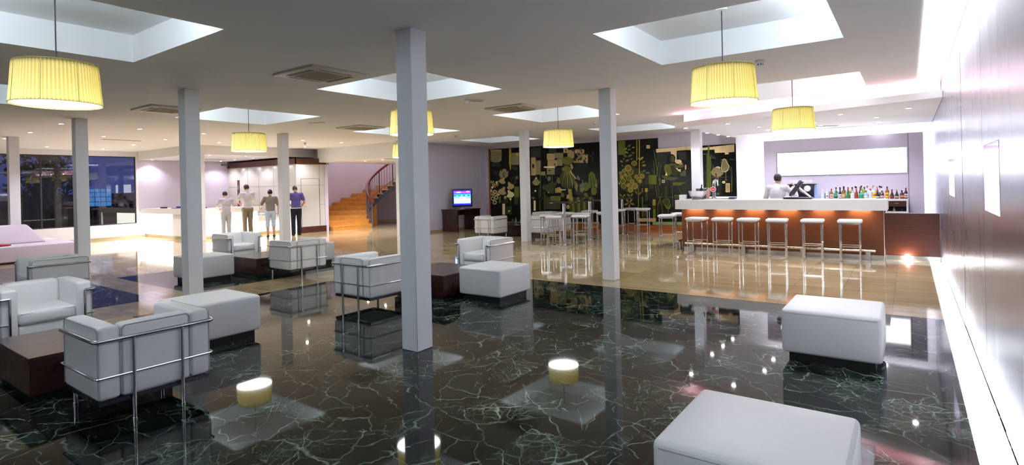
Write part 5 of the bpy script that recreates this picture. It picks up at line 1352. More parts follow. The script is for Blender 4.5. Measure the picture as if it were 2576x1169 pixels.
(10,[5794,2013,5785,1982,5764,1958,5733,1945,5699,1947,5669,1961,5648,1987,5641,2018,5650,2049,5672,2073,5702,2086,5736,2084,5766,2069,5787,2044]),
(0,[5467,1532,5460,1508,5443,1489,5419,1479,5392,1479,5368,1491,5351,1510,5346,1535,5353,1559,5370,1578,5394,1588,5421,1588,5445,1577,5462,1557]),
(10,[5458,1533,5453,1512,5438,1495,5417,1487,5394,1487,5373,1497,5359,1514,5355,1535,5360,1555,5375,1572,5396,1581,5419,1580,5440,1570,5454,1553]),
(9,[5438,1533,5434,1521,5425,1511,5413,1505,5399,1506,5387,1511,5378,1522,5375,1534,5379,1547,5388,1556,5400,1562,5414,1561,5427,1556,5435,1545]),
(0,[5529,1863,5522,1834,5501,1812,5472,1800,5440,1801,5412,1815,5392,1838,5386,1868,5394,1896,5414,1919,5443,1931,5475,1930,5504,1916,5523,1892]),
(9,[5521,1863,5514,1838,5496,1818,5471,1808,5442,1809,5417,1821,5400,1842,5395,1867,5402,1892,5420,1912,5445,1923,5473,1922,5498,1910,5515,1889]),
(10,[5496,1864,5492,1849,5481,1837,5465,1831,5449,1831,5434,1839,5423,1851,5420,1866,5424,1882,5435,1893,5450,1900,5467,1899,5482,1892,5492,1879]),
(3,[3769,1714,3735,1570,3646,1454,3519,1391,3380,1393,3255,1461,3170,1581,3142,1730,3177,1877,3269,1992,3397,2054,3536,2049,3659,1980,3742,1860]),
(7,[7043,2119,7299,2108,7321,1969,7167,1925,7040,1980]),
(3,[7067,2054,7259,2047,7368,1818,7264,1696,7112,1776]),
(3,[3590,2211,3576,2166,3538,2132,3483,2114,3424,2116,3370,2138,3334,2176,3321,2221,3336,2266,3374,2301,3429,2319,3489,2316,3542,2294,3578,2256]),
(11,[6912,2035,6978,2104,7107,2078,7152,1800,7060,1727,6921,1883]),
(13,[7278,1971,7341,1969,7340,1929,7441,1925,7427,1836,7357,1868]),
(7,[7247,2060,7524,2056,7535,1999,7472,1959,7271,1984]),
(1,[378,1315,375,1308,366,1302,353,1299,338,1299,326,1302,317,1308,314,1316,317,1323,326,1329,339,1332,354,1332,367,1329,375,1323]),
(1,[344,1253,335,1250,324,1251,312,1256,302,1264,296,1274,295,1283,299,1290,308,1293,320,1292,332,1287,342,1279,348,1269,349,1260]),
(1,[265,1228,255,1231,248,1238,244,1248,244,1260,249,1270,257,1277,266,1279,275,1277,283,1270,287,1259,286,1248,282,1238,274,1230]),
(1,[186,1255,182,1262,184,1271,190,1281,200,1289,213,1293,225,1294,233,1291,237,1283,236,1274,230,1265,219,1257,207,1252,195,1251]),
(1,[155,1318,159,1325,168,1331,181,1334,196,1334,209,1331,217,1324,220,1317,217,1310,208,1304,195,1301,180,1301,167,1304,158,1310]),
(1,[190,1380,199,1383,211,1382,223,1377,233,1369,239,1359,239,1350,235,1343,226,1340,214,1341,202,1346,192,1354,186,1364,185,1373]),
(1,[270,1405,279,1402,286,1395,290,1385,290,1373,285,1363,278,1356,268,1354,259,1356,252,1363,248,1374,248,1385,253,1395,260,1403]),
(1,[348,1378,352,1371,350,1362,344,1352,334,1344,321,1339,310,1339,301,1342,297,1349,298,1359,305,1368,315,1376,327,1381,339,1382]),
(0,[292,1316,290,1308,282,1301,272,1297,261,1297,251,1301,244,1308,242,1317,245,1325,252,1332,262,1336,273,1336,283,1332,290,1325]),
(1,[444,1101,440,1094,431,1088,418,1085,404,1085,391,1088,382,1094,379,1102,383,1109,392,1115,405,1118,419,1118,432,1115,441,1109]),
(1,[409,1039,401,1036,389,1037,377,1042,367,1050,361,1059,361,1069,365,1076,374,1079,386,1078,397,1073,407,1065,413,1056,414,1046]),
(1,[330,1014,321,1016,314,1023,310,1034,310,1045,315,1055,322,1063,332,1065,341,1062,348,1055,352,1045,352,1034,347,1023,340,1016]),
(1,[252,1040,248,1047,250,1056,256,1066,266,1074,279,1079,290,1080,299,1076,303,1069,302,1060,295,1050,285,1042,273,1037,261,1036]),
(1,[221,1103,225,1110,234,1116,247,1119,262,1119,274,1116,283,1110,286,1102,283,1095,274,1089,261,1086,246,1086,233,1089,224,1095]),
(1,[256,1165,265,1168,277,1168,289,1162,298,1154,304,1145,305,1135,301,1128,292,1125,280,1126,268,1131,258,1139,252,1149,251,1158]),
(1,[335,1190,345,1188,352,1181,356,1170,355,1159,351,1149,343,1142,334,1139,325,1142,317,1149,314,1159,314,1171,318,1181,326,1188]),
(1,[413,1164,417,1157,416,1148,409,1138,399,1130,387,1125,375,1125,367,1128,362,1135,364,1144,370,1154,381,1162,393,1167,404,1167]),
(0,[358,1102,355,1093,348,1086,338,1083,327,1083,317,1087,310,1094,308,1102,311,1111,318,1118,328,1122,339,1121,349,1118,356,1111]),
(1,[367,917,364,909,354,903,341,900,327,900,314,903,305,909,302,917,306,924,315,930,328,934,342,934,355,930,364,924]),
(1,[333,854,324,851,312,852,300,857,290,865,284,874,283,884,288,891,297,894,309,893,321,888,331,880,336,871,337,861]),
(1,[253,828,244,831,237,838,233,848,233,860,238,870,245,877,255,880,264,877,271,870,275,860,275,848,270,838,263,831]),
(1,[175,854,171,861,172,871,179,880,189,888,201,893,213,894,222,891,226,884,225,874,218,865,208,857,195,852,184,851]),
(1,[144,917,147,924,156,930,170,934,184,934,197,930,206,924,209,917,205,909,196,903,183,900,169,900,156,903,147,909]),
(1,[178,980,188,983,199,982,211,977,221,969,227,959,228,950,223,943,214,940,203,941,191,946,181,954,175,963,174,973]),
(1,[258,1005,268,1003,275,996,279,985,278,974,274,964,266,957,257,954,248,957,240,964,236,974,237,985,241,996,249,1003]),
(1,[336,979,340,972,339,963,333,953,322,945,310,940,298,940,290,943,285,950,287,959,293,969,304,977,316,982,327,983]),
(0,[281,917,278,908,271,901,261,897,250,897,240,901,233,908,231,917,233,926,240,933,251,936,262,936,272,932,279,926]),
(1,[281,1060,278,1052,269,1046,256,1043,241,1043,228,1046,220,1052,217,1060,220,1067,229,1073,242,1076,257,1076,270,1073,278,1067]),
(1,[247,997,238,994,226,994,214,999,204,1008,198,1017,198,1027,202,1034,211,1037,223,1036,235,1031,245,1023,251,1013,252,1004]),
(1,[167,971,158,974,150,981,147,991,147,1003,151,1013,159,1020,169,1023,178,1020,185,1013,189,1003,189,991,184,981,177,974]),
(1,[88,997,84,1005,86,1014,92,1024,103,1032,115,1037,127,1037,136,1034,140,1027,138,1017,132,1008,121,1000,109,995,97,994]),
(1,[57,1060,61,1068,70,1074,83,1077,98,1077,111,1074,120,1068,123,1060,119,1053,110,1047,97,1044,82,1044,69,1047,60,1053]),
(1,[92,1123,101,1127,113,1126,125,1121,135,1113,141,1103,142,1094,137,1086,128,1083,116,1084,104,1089,94,1097,88,1107,87,1116]),
(1,[172,1149,182,1146,189,1139,193,1129,192,1117,188,1107,180,1100,171,1097,161,1100,154,1107,150,1117,150,1129,155,1139,163,1146]),
(1,[251,1122,255,1115,253,1106,247,1096,236,1088,224,1083,212,1083,204,1086,199,1093,201,1102,207,1112,218,1120,230,1125,242,1126]),
(0,[195,1060,192,1051,185,1044,175,1040,163,1041,153,1044,147,1051,144,1060,147,1069,154,1076,165,1080,176,1080,186,1076,193,1069]),
(8,[482,1967,559,2162,678,2017,692,1862,567,1823]),
(8,[695,1988,936,2107,909,1898,796,1817]),
(1,[931,1071,1059,1070,1001,973]),
(11,[3697,2348,3674,2288,3611,2241,3521,2217,3421,2221,3332,2252,3270,2305,3250,2368,3274,2430,3338,2477,3429,2500,3528,2495,3617,2463,3677,2411]),
(11,[3337,1999,3361,1998,3169,1624,3170,1401,3169,1624]),
(9,[3373,1998,3397,1997,3272,1622,3267,1400,3260,1622]),
(11,[3409,1997,3433,1996,3375,1620,3363,1398,3351,1620]),
(9,[3445,1995,3468,1995,3476,1617,3459,1397,3441,1618]),
(11,[3480,1994,3504,1993,3578,1615,3554,1395,3530,1616]),
(9,[3516,1993,3540,1992,3678,1613,3649,1394,3619,1614]),
(11,[3552,1992,3575,1991,3778,1611,3743,1393,3707,1612]),
(8,[1982,1636,2073,1729,2133,1804,2188,1813,2219,1758,2347,1642,2229,1523,2074,1540]),
(1,[2162,1330,2158,1315,2146,1303,2129,1296,2110,1296,2093,1303,2082,1316,2078,1331,2083,1346,2095,1358,2112,1365,2131,1365,2147,1358,2159,1345]),
(14,[3532,760,3523,730,3502,705,3472,691,3439,691,3409,705,3389,729,3382,759,3391,790,3412,815,3442,828,3475,828,3505,815,3525,790]),
(13,[2036,965,2123,965,2114,618,2026,618]),
(13,[2120,965,2116,956,2104,948,2087,944,2068,944,2051,948,2040,956,2036,965,2040,975,2052,982,2069,986,2088,986,2105,982,2116,974]),
(0,[7277,2259,7262,2199,7225,2152,7171,2127,7112,2129,7058,2159,7022,2210,7011,2271,7025,2332,7064,2379,7118,2404,7177,2401,7230,2371,7265,2320]),
(0,[7137,2165,7130,2132,7110,2107,7083,2094,7053,2095,7027,2110,7009,2138,7003,2171,7010,2203,7030,2229,7057,2242,7087,2241,7113,2225,7131,2198]),
(7,[6814,1759,7034,1715,7264,1683,7390,1668,7211,1592,6928,1616]),
(8,[852,2096,840,2062,809,2036,763,2022,713,2024,669,2040,638,2069,628,2103,640,2137,672,2164,718,2177,768,2176,812,2159,842,2130]),
(11,[3228,2107,3426,2191,3690,2090,3629,1989,3271,2009]),
(1,[2204,1794,2200,1782,2191,1773,2178,1768,2164,1768,2151,1774,2142,1784,2139,1795,2143,1807,2152,1816,2165,1821,2180,1821,2192,1815,2201,1806]),
(9,[3508,760,3502,740,3488,723,3467,714,3445,714,3424,723,3411,739,3406,760,3412,780,3426,796,3447,805,3470,805,3490,796,3503,780]),
(7,[7244,2243,7236,2198,7216,2162,7188,2143,7157,2144,7130,2166,7111,2203,7105,2249,7113,2295,7133,2331,7162,2350,7192,2348,7220,2327,7238,2289]),
(3,[7112,2305,7171,2322,7162,2151,7122,2173]),
(0,[450,1699,503,1792,622,1824,697,1887,757,1880,769,1826,747,1746,817,1651,716,1599,565,1616]),
(0,[1221,1484,1169,1589,1042,1630,964,1703,897,1699,881,1639,900,1549,816,1446,925,1385,1091,1397]),
(0,[390,1296,456,1412,603,1453,697,1531,771,1523,785,1457,758,1358,845,1241,720,1176,534,1194]),
(0,[1217,1177,1162,1287,1029,1329,946,1405,876,1400,858,1337,879,1243,790,1133,905,1070,1080,1085]),
(1,[3217,1361,3215,1353,3208,1347,3198,1344,3187,1344,3177,1347,3171,1354,3169,1362,3171,1370,3178,1376,3188,1379,3199,1379,3208,1376,3215,1369]),
(1,[3259,1350,3257,1342,3250,1336,3240,1333,3229,1333,3220,1336,3213,1343,3211,1351,3213,1359,3220,1365,3230,1368,3241,1368,3251,1365,3257,1358]),
(1,[3302,1360,3299,1352,3292,1346,3283,1342,3272,1343,3262,1346,3256,1353,3253,1361,3256,1369,3263,1375,3273,1378,3284,1378,3293,1374,3300,1368]),
(1,[3344,1349,3341,1341,3334,1335,3324,1331,3314,1332,3304,1335,3298,1342,3295,1350,3298,1358,3305,1364,3315,1367,3325,1367,3335,1363,3341,1357]),
(1,[3386,1359,3383,1351,3377,1345,3367,1341,3356,1341,3347,1345,3340,1352,3338,1359,3341,1367,3347,1374,3357,1377,3368,1377,3377,1373,3384,1367]),
(1,[6980,1868,7024,1735,6936,1751]),
(14,[471,1702,519,1785,625,1813,693,1869,746,1863,757,1815,737,1743,800,1658,709,1612,575,1627]),
(14,[1197,1488,1151,1581,1038,1618,968,1683,908,1679,894,1626,911,1546,836,1454,933,1399,1081,1410]),
(14,[417,1299,476,1403,607,1440,691,1509,757,1502,770,1443,745,1355,823,1250,711,1192,545,1208]),
(1,[1192,1181,1144,1279,1024,1316,950,1384,888,1379,872,1324,891,1239,811,1142,914,1085,1070,1098]),
(14,[821,1099,814,1073,796,1051,770,1039,742,1039,717,1051,700,1073,695,1100,702,1127,720,1148,745,1160,774,1160,798,1148,815,1126]),
(14,[3575,2211,3650,2247,3705,2103,3645,2053]),
(14,[3540,1992,3600,2016,3828,1725,3769,1714])]
# ================================================================== RECEPTION DESK
t = thing('reception_desk', 'long white reception desk with glowing front panels and thick top', 'desk', (0, 0, 0))
X0, XS, Y0, Y1, Y2 = XW+.03, -18.75, 8.35, 10.55, 11.40
mb = MB(); mb.prism([(X0, Y0+.03), (XS-.03, Y0+.03), (XS-.03, Y1), (XS-.55, Y1), (XS-.55, Y0+.55), (X0, Y0+.55)], .10, .84); mb.build('carcass', M['white'], t)
mb = MB(); mb.prism([(X0, Y0-.10), (XS+.10, Y0-.10), (XS+.10, Y1), (XS-.60, Y1), (XS-.60, Y0+.60), (X0, Y0+.60)], .845, 1.02); mb.build('desktop', M['white'], t)
mb = MB(); mb.prism([(X0, Y0+.06), (XS-.06, Y0+.06), (XS-.06, Y2), (XS-.5, Y2), (XS-.5, Y0+.5), (X0, Y0+.5)], 0, .10); mb.build('plinth', M['beige_base'], t)
for a, b in ((X0+.05, -21.32), (-21.29, -20.22)):
    mb = MB(); mb.box((a, Y0, .11), (b, Y0+.03, .835)); mb.build('lit_panel', M['desk_glow'], t)
mb = MB(); mb.box((-20.19, Y0, .11), (XS, Y0+.03, .835)); mb.build('end_panel', M['white'], t)
for a, b in ((Y0+.04, 9.42), (9.44, Y1-.05)):
    mb = MB(); mb.box((XS-.03, a, .11), (XS, b, .835)); mb.build('lit_panel', M['desk_glow'], t)
mb = MB(); mb.box((XS-.5, Y1, .10), (XS-.03, Y2, .68)); mb.build('low_carcass', M['white'], t)
mb = MB(); mb.box((XS-.03, Y1+.02, .11), (XS, Y2-.02, .47)); mb.build('low_lit_panel', M['desk_glow'], t)
mb = MB(); mb.box((XS-.03, Y1+.02, .475), (XS, Y2-.02, .68)); mb.build('low_top_band', M['white'], t)
mb = MB(); mb.box((XS-.5, Y1+.01, .685), (XS+.12, Y2, .715), .004, 1); mb.build('glass_ledge', M['clear'], t)
def desk_item(name, lab, cat, loc, size, m, rot=0):
    mb = MB(); mb.box((-size[0]/2, -size[1]/2, 0), (size[0]/2, size[1]/2, size[2]), .006, 1)
    return tag(mb.build(name, m, loc=loc, rotz=rot), lab, cat)
t = thing('card_terminal', 'dark box terminal on the reception desk beside the standing figures', 'terminal', (-19.0, 8.75, 1.021), .5)
mb = MB(); mb.box((-.13, -.10, 0), (.13, .10, .03), .006, 1); mb.build('base', M['black'], t)
mb = MB(); mb.box((-.12, -.02, .03), (.12, .04, .17), .008, 1); mb.build('screen', plain('navy_plastic', (.02, .02, .05, 1), .3), t)
desk_item('leaflet_holder', 'small dark leaflet block on the reception desk, leftmost item', 'holder', (-21.2, 8.5, 1.021), (.22, .12, .05), M['dark_wood'], .2)
t = thing('pen_tray', 'blue tray standing on the reception desk beside the left column', 'tray', (-20.25, 8.55, 1.021), .15)
mb = MB(); mb.box((-.2, -.1, 0), (.2, .1, .02), .004, 1); mb.build('base', plain('blue_plastic', (.05, .07, .3, 1), .4), t)
mb = MB(); mb.box((-.2, .07, .02), (.2, .10, .07), .004, 1); mb.build('lip', plain('blue_plastic_lip', (.06, .08, .33, 1), .4), t)
for i, (y, w) in enumerate(((10.75, .22), (11.1, .16))): desk_item('paper_stack', ['stack of white papers on the glass ledge of the low desk, nearer the grey shirt', 'stack of white papers on the glass ledge of the low desk, nearer the panelled block'][i], 'papers', (XS-.12, y, .716), (w, .2, .04), M['plastic'], .3)

# ================================================================== BAR
t = thing('bar_counter', 'long bar counter with warm wooden front and thick white top', 'counter', (0, 0, 0))
BX0, BX1, BY = -4.15, -.39, 12.25
mb = MB(); mb.box((BX0, BY, .095), (BX1, BY+.04, .94)); mb.box((BX0, BY+.04, .095), (BX0+.04, 14.6, .94)); mb.build('front_panel', M['bar_wood'], t)
mb = MB(); mb.box((BX0+.03, BY+.03, 0), (BX1, BY+.07, .095)); mb.box((BX0+.01, BY+.07, 0), (BX0+.035, 14.6, .095)); mb.build('plinth', M['steel'], t)
mb = MB(); mb.prism([(BX0-.06, 12.0), (BX1+.07, 12.0), (BX1+.07, 12.68), (BX0+.62, 12.68), (BX0+.62, 14.6), (-3.85, 14.6), (-3.85, 12.75), (-4.11, 12.75), (-4.11, 14.6), (BX0-.06, 14.6)], .94, 1.14); mb.box((-4.11, 13.01, .94), (-3.85, 14.6, 1.14)); mb.build('countertop', M['white'], t)
mb = MB(); mb.box((BX1-.03, BY+.04, 0), (BX1-.001, 12.60, .94)); mb.build('end_panel', M['white'], t)
t = thing('foot_rail', 'chrome foot rail running along the bar front on short steel posts', 'rail', (0, 0, 0))
mb = MB(); mb.tube([(-4.06, 12.17, .18), (-.52, 12.17, .18)], .026, 12); mb.build('rail', M['chrome'], t)
for x in (-3.93, -2.84, -1.73, -.64):
    mb = MB(); mb.box((x-.04, 12.16, 0), (x+.04, 12.19, .165), .003, 1); mb.build('post', M['steel'], t)
t = thing('side_foot_rail', 'short chrome foot rail on the narrow left end of the bar', 'rail', (0, 0, 0))
mb = MB(); mb.tube([(-4.33, 12.45, .18), (-4.33, 14.5, .18)], .026, 12); mb.build('rail', M['chrome'], t)
for y in (12.6, 13.5, 14.4):
    mb = MB(); mb.box((-4.33, y-.04, 0), (-4.30, y+.04, .165), .003, 1); mb.build('post', M['steel'], t)
# low wooden partition closing the bar toward the metal wall
mb = MB(); mb.box((BX1+.012, 12.5, .085), (XR-.006, 12.56, .865)); p = struct(mb.build('partition', M['dark_wood']))
mb = MB(); mb.box((BX1+.012, 12.49, 0), (XR-.006, 12.55, .085)); mb.build('plinth', M['steel'], p)
mb = MB(); mb.box((BX1+.012, 12.495, .865), (XR-.006, 12.565, .872)); mb.build('cap_strip', M['steel'], p)
t = thing('floor_spotlight', 'small glaring spotlight set in the floor before the low wooden partition', 'light', (-.04, 12.42, 0))
mb = MB(); mb.lathe([(.06, 0), (.06, .010), (.04, .014)], 20, cap=False); mb.build('trim_ring', M['chrome'], t)
mb = MB(); mb.lathe([(.042, .006), (.04, .016)], 16); mb.build('lens', M['spot_glow'], t)
# back counter with drawer
t = thing('back_counter', 'white topped back bar counter with dark drawer and open shelf at its right end', 'counter', (0, 0, 0))
mb = MB(); mb.box((-2.95, 14.40, 1.03), (-.02, 15.0, 1.075)); mb.build('countertop', M['white'], t)
mb = MB(); mb.box((-2.95, 14.46, 0), (-.42, 15.0, 1.03)); mb.build('cupboard', M['dark_wood'], t)
mb = MB(); mb.box((-.05, 14.42, 0), (-.02, 15.0, 1.03)); mb.box((-.42, 14.42, 0), (-.40, 15.0, 1.03)); mb.box((-.40, 14.97, 0), (-.05, 15.0, 1.03)); mb.box((-.40, 14.42, .78), (-.05, 14.97, .80)); mb.box((-.40, 14.6, 0), (-.05, 14.62, .78)); mb.build('frame', M['white'], t)
mb = MB(); mb.box((-.398, 14.43, .905), (-.052, 14.9, 1.028)); dr = mb.build('drawer', M['dark_wood'], t)
mb = MB(); mb.box((-.26, 14.415, .972), (-.18, 14.43, .984), .003, 1); mb.build('handle', M['chrome'], dr)
mb = MB(); mb.box((-.398, 14.80, .80), (-.052, 14.81, .90)); mb.build('shelf_back', M['black'], t)
# wall panel with light box
mb = MB(); mb.box((-2.97, 15.08, 0), (.27, 15.14, 2.52)); wp = tag(mb.build('back_bar_panel', M['lilac']), 'tall pale wall panel behind the bar with white light glaring around its edges', 'panel')
mb = MB(); mb.box((-2.68, 15.065, 1.62), (-.005, 15.08, 2.215)); mb.build('light_box_frame', M['steel'], wp)
mb = MB(); mb.box((-2.655, 15.055, 1.64), (-.03, 15.066, 2.195)); mb.build('light_box', M['box_glow'], wp)
mb = MB(); mb.box((-.004, 15.074, 0), (.002, 15.08, 2.52)); mb.build('joint', M['gap'], wp)

# steel bowl, menu stand, tap, till, coffee machine
t = thing('ice_bowl', 'polished steel ice bowl holding bottles on the left end of the bar top', 'bowl', (-3.84, 12.40, 1.141))
mb = MB(); mb.lathe([(.10, 0), (.115, .006), (.115, .02), (.09, .028), (.13, .05), (.175, .11), (.195, .185), (.2, .19), (.19, .187), (.165, .11), (.12, .06), (.02, .05)], 36, cap=False); mb.build('bowl', M['steel'], t)
mb = MB(); mb.lathe([(.118, 0), (.118, .01)], 24); mb.build('foot', M['black'], t)
def small_bottle(name, lab, loc, m, h=.26, tilt=(.3, .1)):
    mb = MB(); mb.lathe([(.03, 0), (.033, .01), (.033, h*.55), (.013, h*.75), (.013, h)], 14)
    o = mb.build(name, m, loc=loc); o.rotation_euler = (tilt[0], tilt[1], 0); return tag(o, lab, 'bottle')
small_bottle('bottle', 'dark bottle neck leaning in the steel bowl on the bar', (-3.77, 12.40, 1.215), M['black'], .26, (.05, .15))
small_bottle('bottle', 'green bottle neck leaning right out of the steel bowl', (-3.80, 12.46, 1.215), plain('green_bottle', (.05, .12, .02, 1), .1), .24, (-.1, .75))
t = thing('menu_stand', 'pink and grey menu board standing behind the steel bowl', 'menu', (-3.79, 12.72-.1, 1.141))
mb = MB(); mb.box((-.15, 0, .0), (.08, .012, .24)); mb.build('board', plain('grey_board', (.14, .13, .14, 1), .5), t)
mb = MB(); mb.box((.08, -.004, 0), (.15, .02, .25)); mb.build('spine', plain('pink_board', (.62, .33, .32, 1), .5), t)
mb = MB(); mb.box((-.16, -.006, .24), (.15, .02, .252)); mb.build('edge', M['plastic'], t)
desk_item('napkin_box', 'small white napkin box on the corner of the bar top', 'box', (-4.13, 12.30, 1.141), (.13, .14, .11), M['plastic'])
t = thing('drip_tray', 'flat steel drip tray with dark end on the bar top under the tap', 'tray', (-3.45, 12.50, 1.141))
mb = MB(); mb.box((-.27, -.10, 0), (.27, .10, .022), .004, 1); mb.build('tray', M['steel'], t)
mb = MB(); mb.box((.28, -.10, 0), (.40, .10, .05), .004, 1); mb.build('end_block', plain('plum_plastic', (.09, .06, .12, 1), .4), t)
t = thing('beer_tap', 'chrome beer tap column with round red badge and dark red lever', 'tap', (-3.52, 12.55, 1.164))
mb = MB(); mb.tube([(0, 0, 0), (0, 0, .30), (.012, 0, .37), (.045, 0, .40), (.08, 0, .375)], [.038, .036, .034, .03, .026], 14); mb.lathe([(.055, 0), (.055, .018), (.04, .03)], 18); mb.build('column', M['chrome'], t)
mb = MB(); mb.tube([(.075, 0, .38), (.085, -.01, .30), (.09, -.01, .27)], .013, 10); mb.build('spout', M['chrome'], t)
mb = MB(); mb.tube([(.06, 0, .40), (.055, 0, .55)], [.013, .018], 10); mb.build('lever', plain('dark_red_lever', (.12, .01, .015, 1), .3), t)
mb = MB(); mb.tube([(0, -.036, .20), (0, -.058, .20)], [.058, .058], 24); b = mb.build('badge', plain('red_badge', (.72, .03, .02, 1), .3), t)
mb = MB(); mb.tube([(.058*math.cos(2*PI*i/28), -.059, .20+.05*math.sin(2*PI*i/28)) for i in range(28)], .006, 6, True); mb.build('badge_rim', M['plastic'], b)
mb = MB(); mb.box((-.035, -.0615, .192), (.035, -.058, .208)); mb.build('badge_band', M['plastic'], b)
t = thing('till', 'black touchscreen till tilted on its stand beside the bartender', 'till', (-1.83, 12.46, 1.141), 0)
mb = MB(); mb.box((-.26, -.12, 0), (.26, .12, .035), .012, 2); mb.build('base', M['black'], t)
mb = MB(); mb.box((-.24, -.10, .035), (-.02, .09, .055), .006, 1); mb.build('keyboard', M['plastic'], t)
mb = MB(); mb.tube([(.22, 0, .03), (.02, 0, .22)], .028, 10); mb.build('arm', M['steel'], t)
mb = MB()
c, s = math.cos(.62), math.sin(.62)
def rp(x, y, z): return (-.02+x*c+z*s, y, .23-x*s+z*c)
vs = [mb.bm.verts.new(rp(x, y, z)) for x in (-.03, .03) for y in (-.14, .14) for z in (-.17, .17)]
for f in ((0, 1, 3, 2), (4, 5, 7, 6), (0, 1, 5, 4), (2, 3, 7, 6), (0, 2, 6, 4), (1, 3, 7, 5)): mb.bm.faces.new([vs[i] for i in f])
bmesh.ops.bevel(mb.bm, geom=mb.bm.edges[:], offset=.012, segments=2, profile=.5, affect='EDGES')
mb.build('monitor', plain('charcoal_plastic', (.035, .03, .05, 1), .3), t)
t = thing('coffee_machine', 'black coffee machine with two round pale dials and cups on top behind the till', 'machine', (-2.06, 14.68, 1.076), 0)
mb = MB(); mb.box((-.26, -.18, .04), (.26, .18, .33), .012, 2); mb.build('body', plain('black_enamel', (.012, .01, .03, 1), .2), t)
mb = MB(); mb.box((-.30, -.20, .33), (.30, .20, .35), .004, 1); mb.build('top_tray', M['black'], t)
mb = MB(); mb.box((-.26, -.20, 0), (.26, .18, .04), .004, 1); mb.build('drip_base', M['steel'], t)
for x in (-.15, .13):
    mb = MB(); mb.tube([(x, -.18, .245), (x, -.198, .245)], [.072, .068], 24); mb.build('dial', M['plastic'], t)
mb = MB(); mb.box((.262, -.15, .02), (.33, .15, .31), .006, 1); mb.build('water_tank', plain('pale_blue_plastic', (.30, .42, .75, 1), .2), t)
for i, x in enumerate((-.17, .12)):
    desk_item('cup_stack', ['left', 'right'][i]+' stack of white cups on top of the coffee machine', 'cups', (-2.06+x, 14.68, 1.427), (.16, .16, .085), M['plastic'])

# ---- bottles
def glassy(name, col, rough=.08):
    return plain(name, col, rough, 0, .1, 10, .7, Coat_Weight=.4)
G = {'clear': glassy('clear_bottle_glass', (.62, .66, .72, 1)), 'green': glassy('green_bottle_glass', (.01, .16, .03, 1)), 'lime': glassy('lime_bottle_glass', (.18, .34, .03, 1)),
     'brown': glassy('brown_bottle_glass', (.035, .012, .01, 1)), 'dark': glassy('dark_bottle_glass', (.012, .008, .018, 1)), 'amber': glassy('amber_spirit', (.30, .09, .01, 1)),
     'blue': glassy('pale_blue_spirit', (.34, .55, .85, 1)), 'red': glassy('red_liqueur', (.30, .01, .02, 1)), 'orange': glassy('orange_liqueur', (.80, .18, .02, 1)), 'yellow': glassy('yellow_liqueur', (.78, .55, .02, 1)),
     'plum': glassy('plum_liqueur', (.05, .015, .06, 1)), 'teal': glassy('emerald_spirit', (.02, .35, .16, 1))}
CAPS = {k: plain(k+'_cap', c, .35) for k, c in dict(red=(.45, .01, .02, 1), black=(.01, .01, .012, 1), gold=(.55, .36, .06, 1), white=(.75, .75, .75, 1), magenta=(.30, .01, .10, 1), lilac=(.35, .22, .55, 1)).items()}
LABS = {k: plain(k+'_label', c, .6) for k, c in dict(white=(.78, .76, .74, 1), cream=(.70, .60, .42, 1), red=(.50, .03, .03, 1), yellow=(.85, .62, .03, 1), orange=(.75, .25, .05, 1), green=(.02, .30, .10, 1), black=(.015, .015, .02, 1), gold=(.5, .35, .08, 1), pink=(.72, .45, .42, 1)).items()}
SHAPE = {'round': [(.036, 0), (.039, .006), (.039, .155), (.030, .185), (.014, .215), (.0135, .27)],
         'tall': [(.034, 0), (.036, .006), (.036, .175), (.024, .215), (.0135, .235), (.0135, .30)],
         'squat': [(.046, 0), (.049, .008), (.049, .11), (.040, .145), (.016, .165), (.014, .21)],
         'flask': [(.047, 0), (.049, .01), (.048, .07), (.030, .13), (.016, .17), (.0145, .235)],
         'cone': [(.046, 0), (.046, .05), (.040, .10), (.024, .18), (.0145, .215), (.0135, .26)],
         'broad': [(.044, 0), (.046, .006), (.046, .20), (.030, .235), (.016, .255), (.015, .31)]}
WORDS = {'round': 'bottle', 'tall': 'tall bottle', 'squat': 'squat bottle', 'flask': 'flask bottle', 'cone': 'cone-shaped bottle', 'broad': 'broad tall bottle'}
def bottle(x, y, shp, g, cap, lab, label, z=1.076, s=.82):
    t = thing('bottle', label, 'bottle', (x, y, z), random.uniform(-.3, .3), 'bottles on the back bar')
    pr = [(r*s, h*s) for r, h in SHAPE[shp]]; top = pr[-1][1]
    mb = MB(); mb.lathe(pr, 16); mb.build('glass_body', G[g], t)
    mb = MB(); mb.lathe([(pr[-1][0]+.003, top-.035*s), (pr[-1][0]+.003, top+.012*s)], 12); mb.build('cap', CAPS[cap], t)
    if lab:
        r, h0, h1 = pr[1][0]+.0012, .03*s, pr[2][1]*.82 if shp not in ('cone', 'flask') else .065*s
        mb = MB(); rr = [[mb.bm.verts.new((r*math.sin(a)*1.0, -r*math.cos(a), h)) for a in [(-1.15+2.3*i/10) for i in range(11)]] for h in (h0, h1)]
        for i in range(10): mb.bm.faces.new((rr[0][i], rr[0][i+1], rr[1][i+1], rr[1][i]))
        o = mb.build('label', LABS[lab], t)
        if h1-h0 > .06:
            mb = MB(); r += .0006; hm = (h0+h1)/2
            rr = [[mb.bm.verts.new((r*math.sin(a), -r*math.cos(a), h)) for a in [(-.7+1.4*i/6) for i in range(7)]] for h in (hm-.012, hm+.012)]
            for i in range(6): mb.bm.faces.new((rr[0][i], rr[0][i+1], rr[1][i+1], rr[1][i]))
            mb.build('label_stripe', LABS['red' if lab in ('white', 'cream', 'yellow', 'pink') else 'cream'], o)
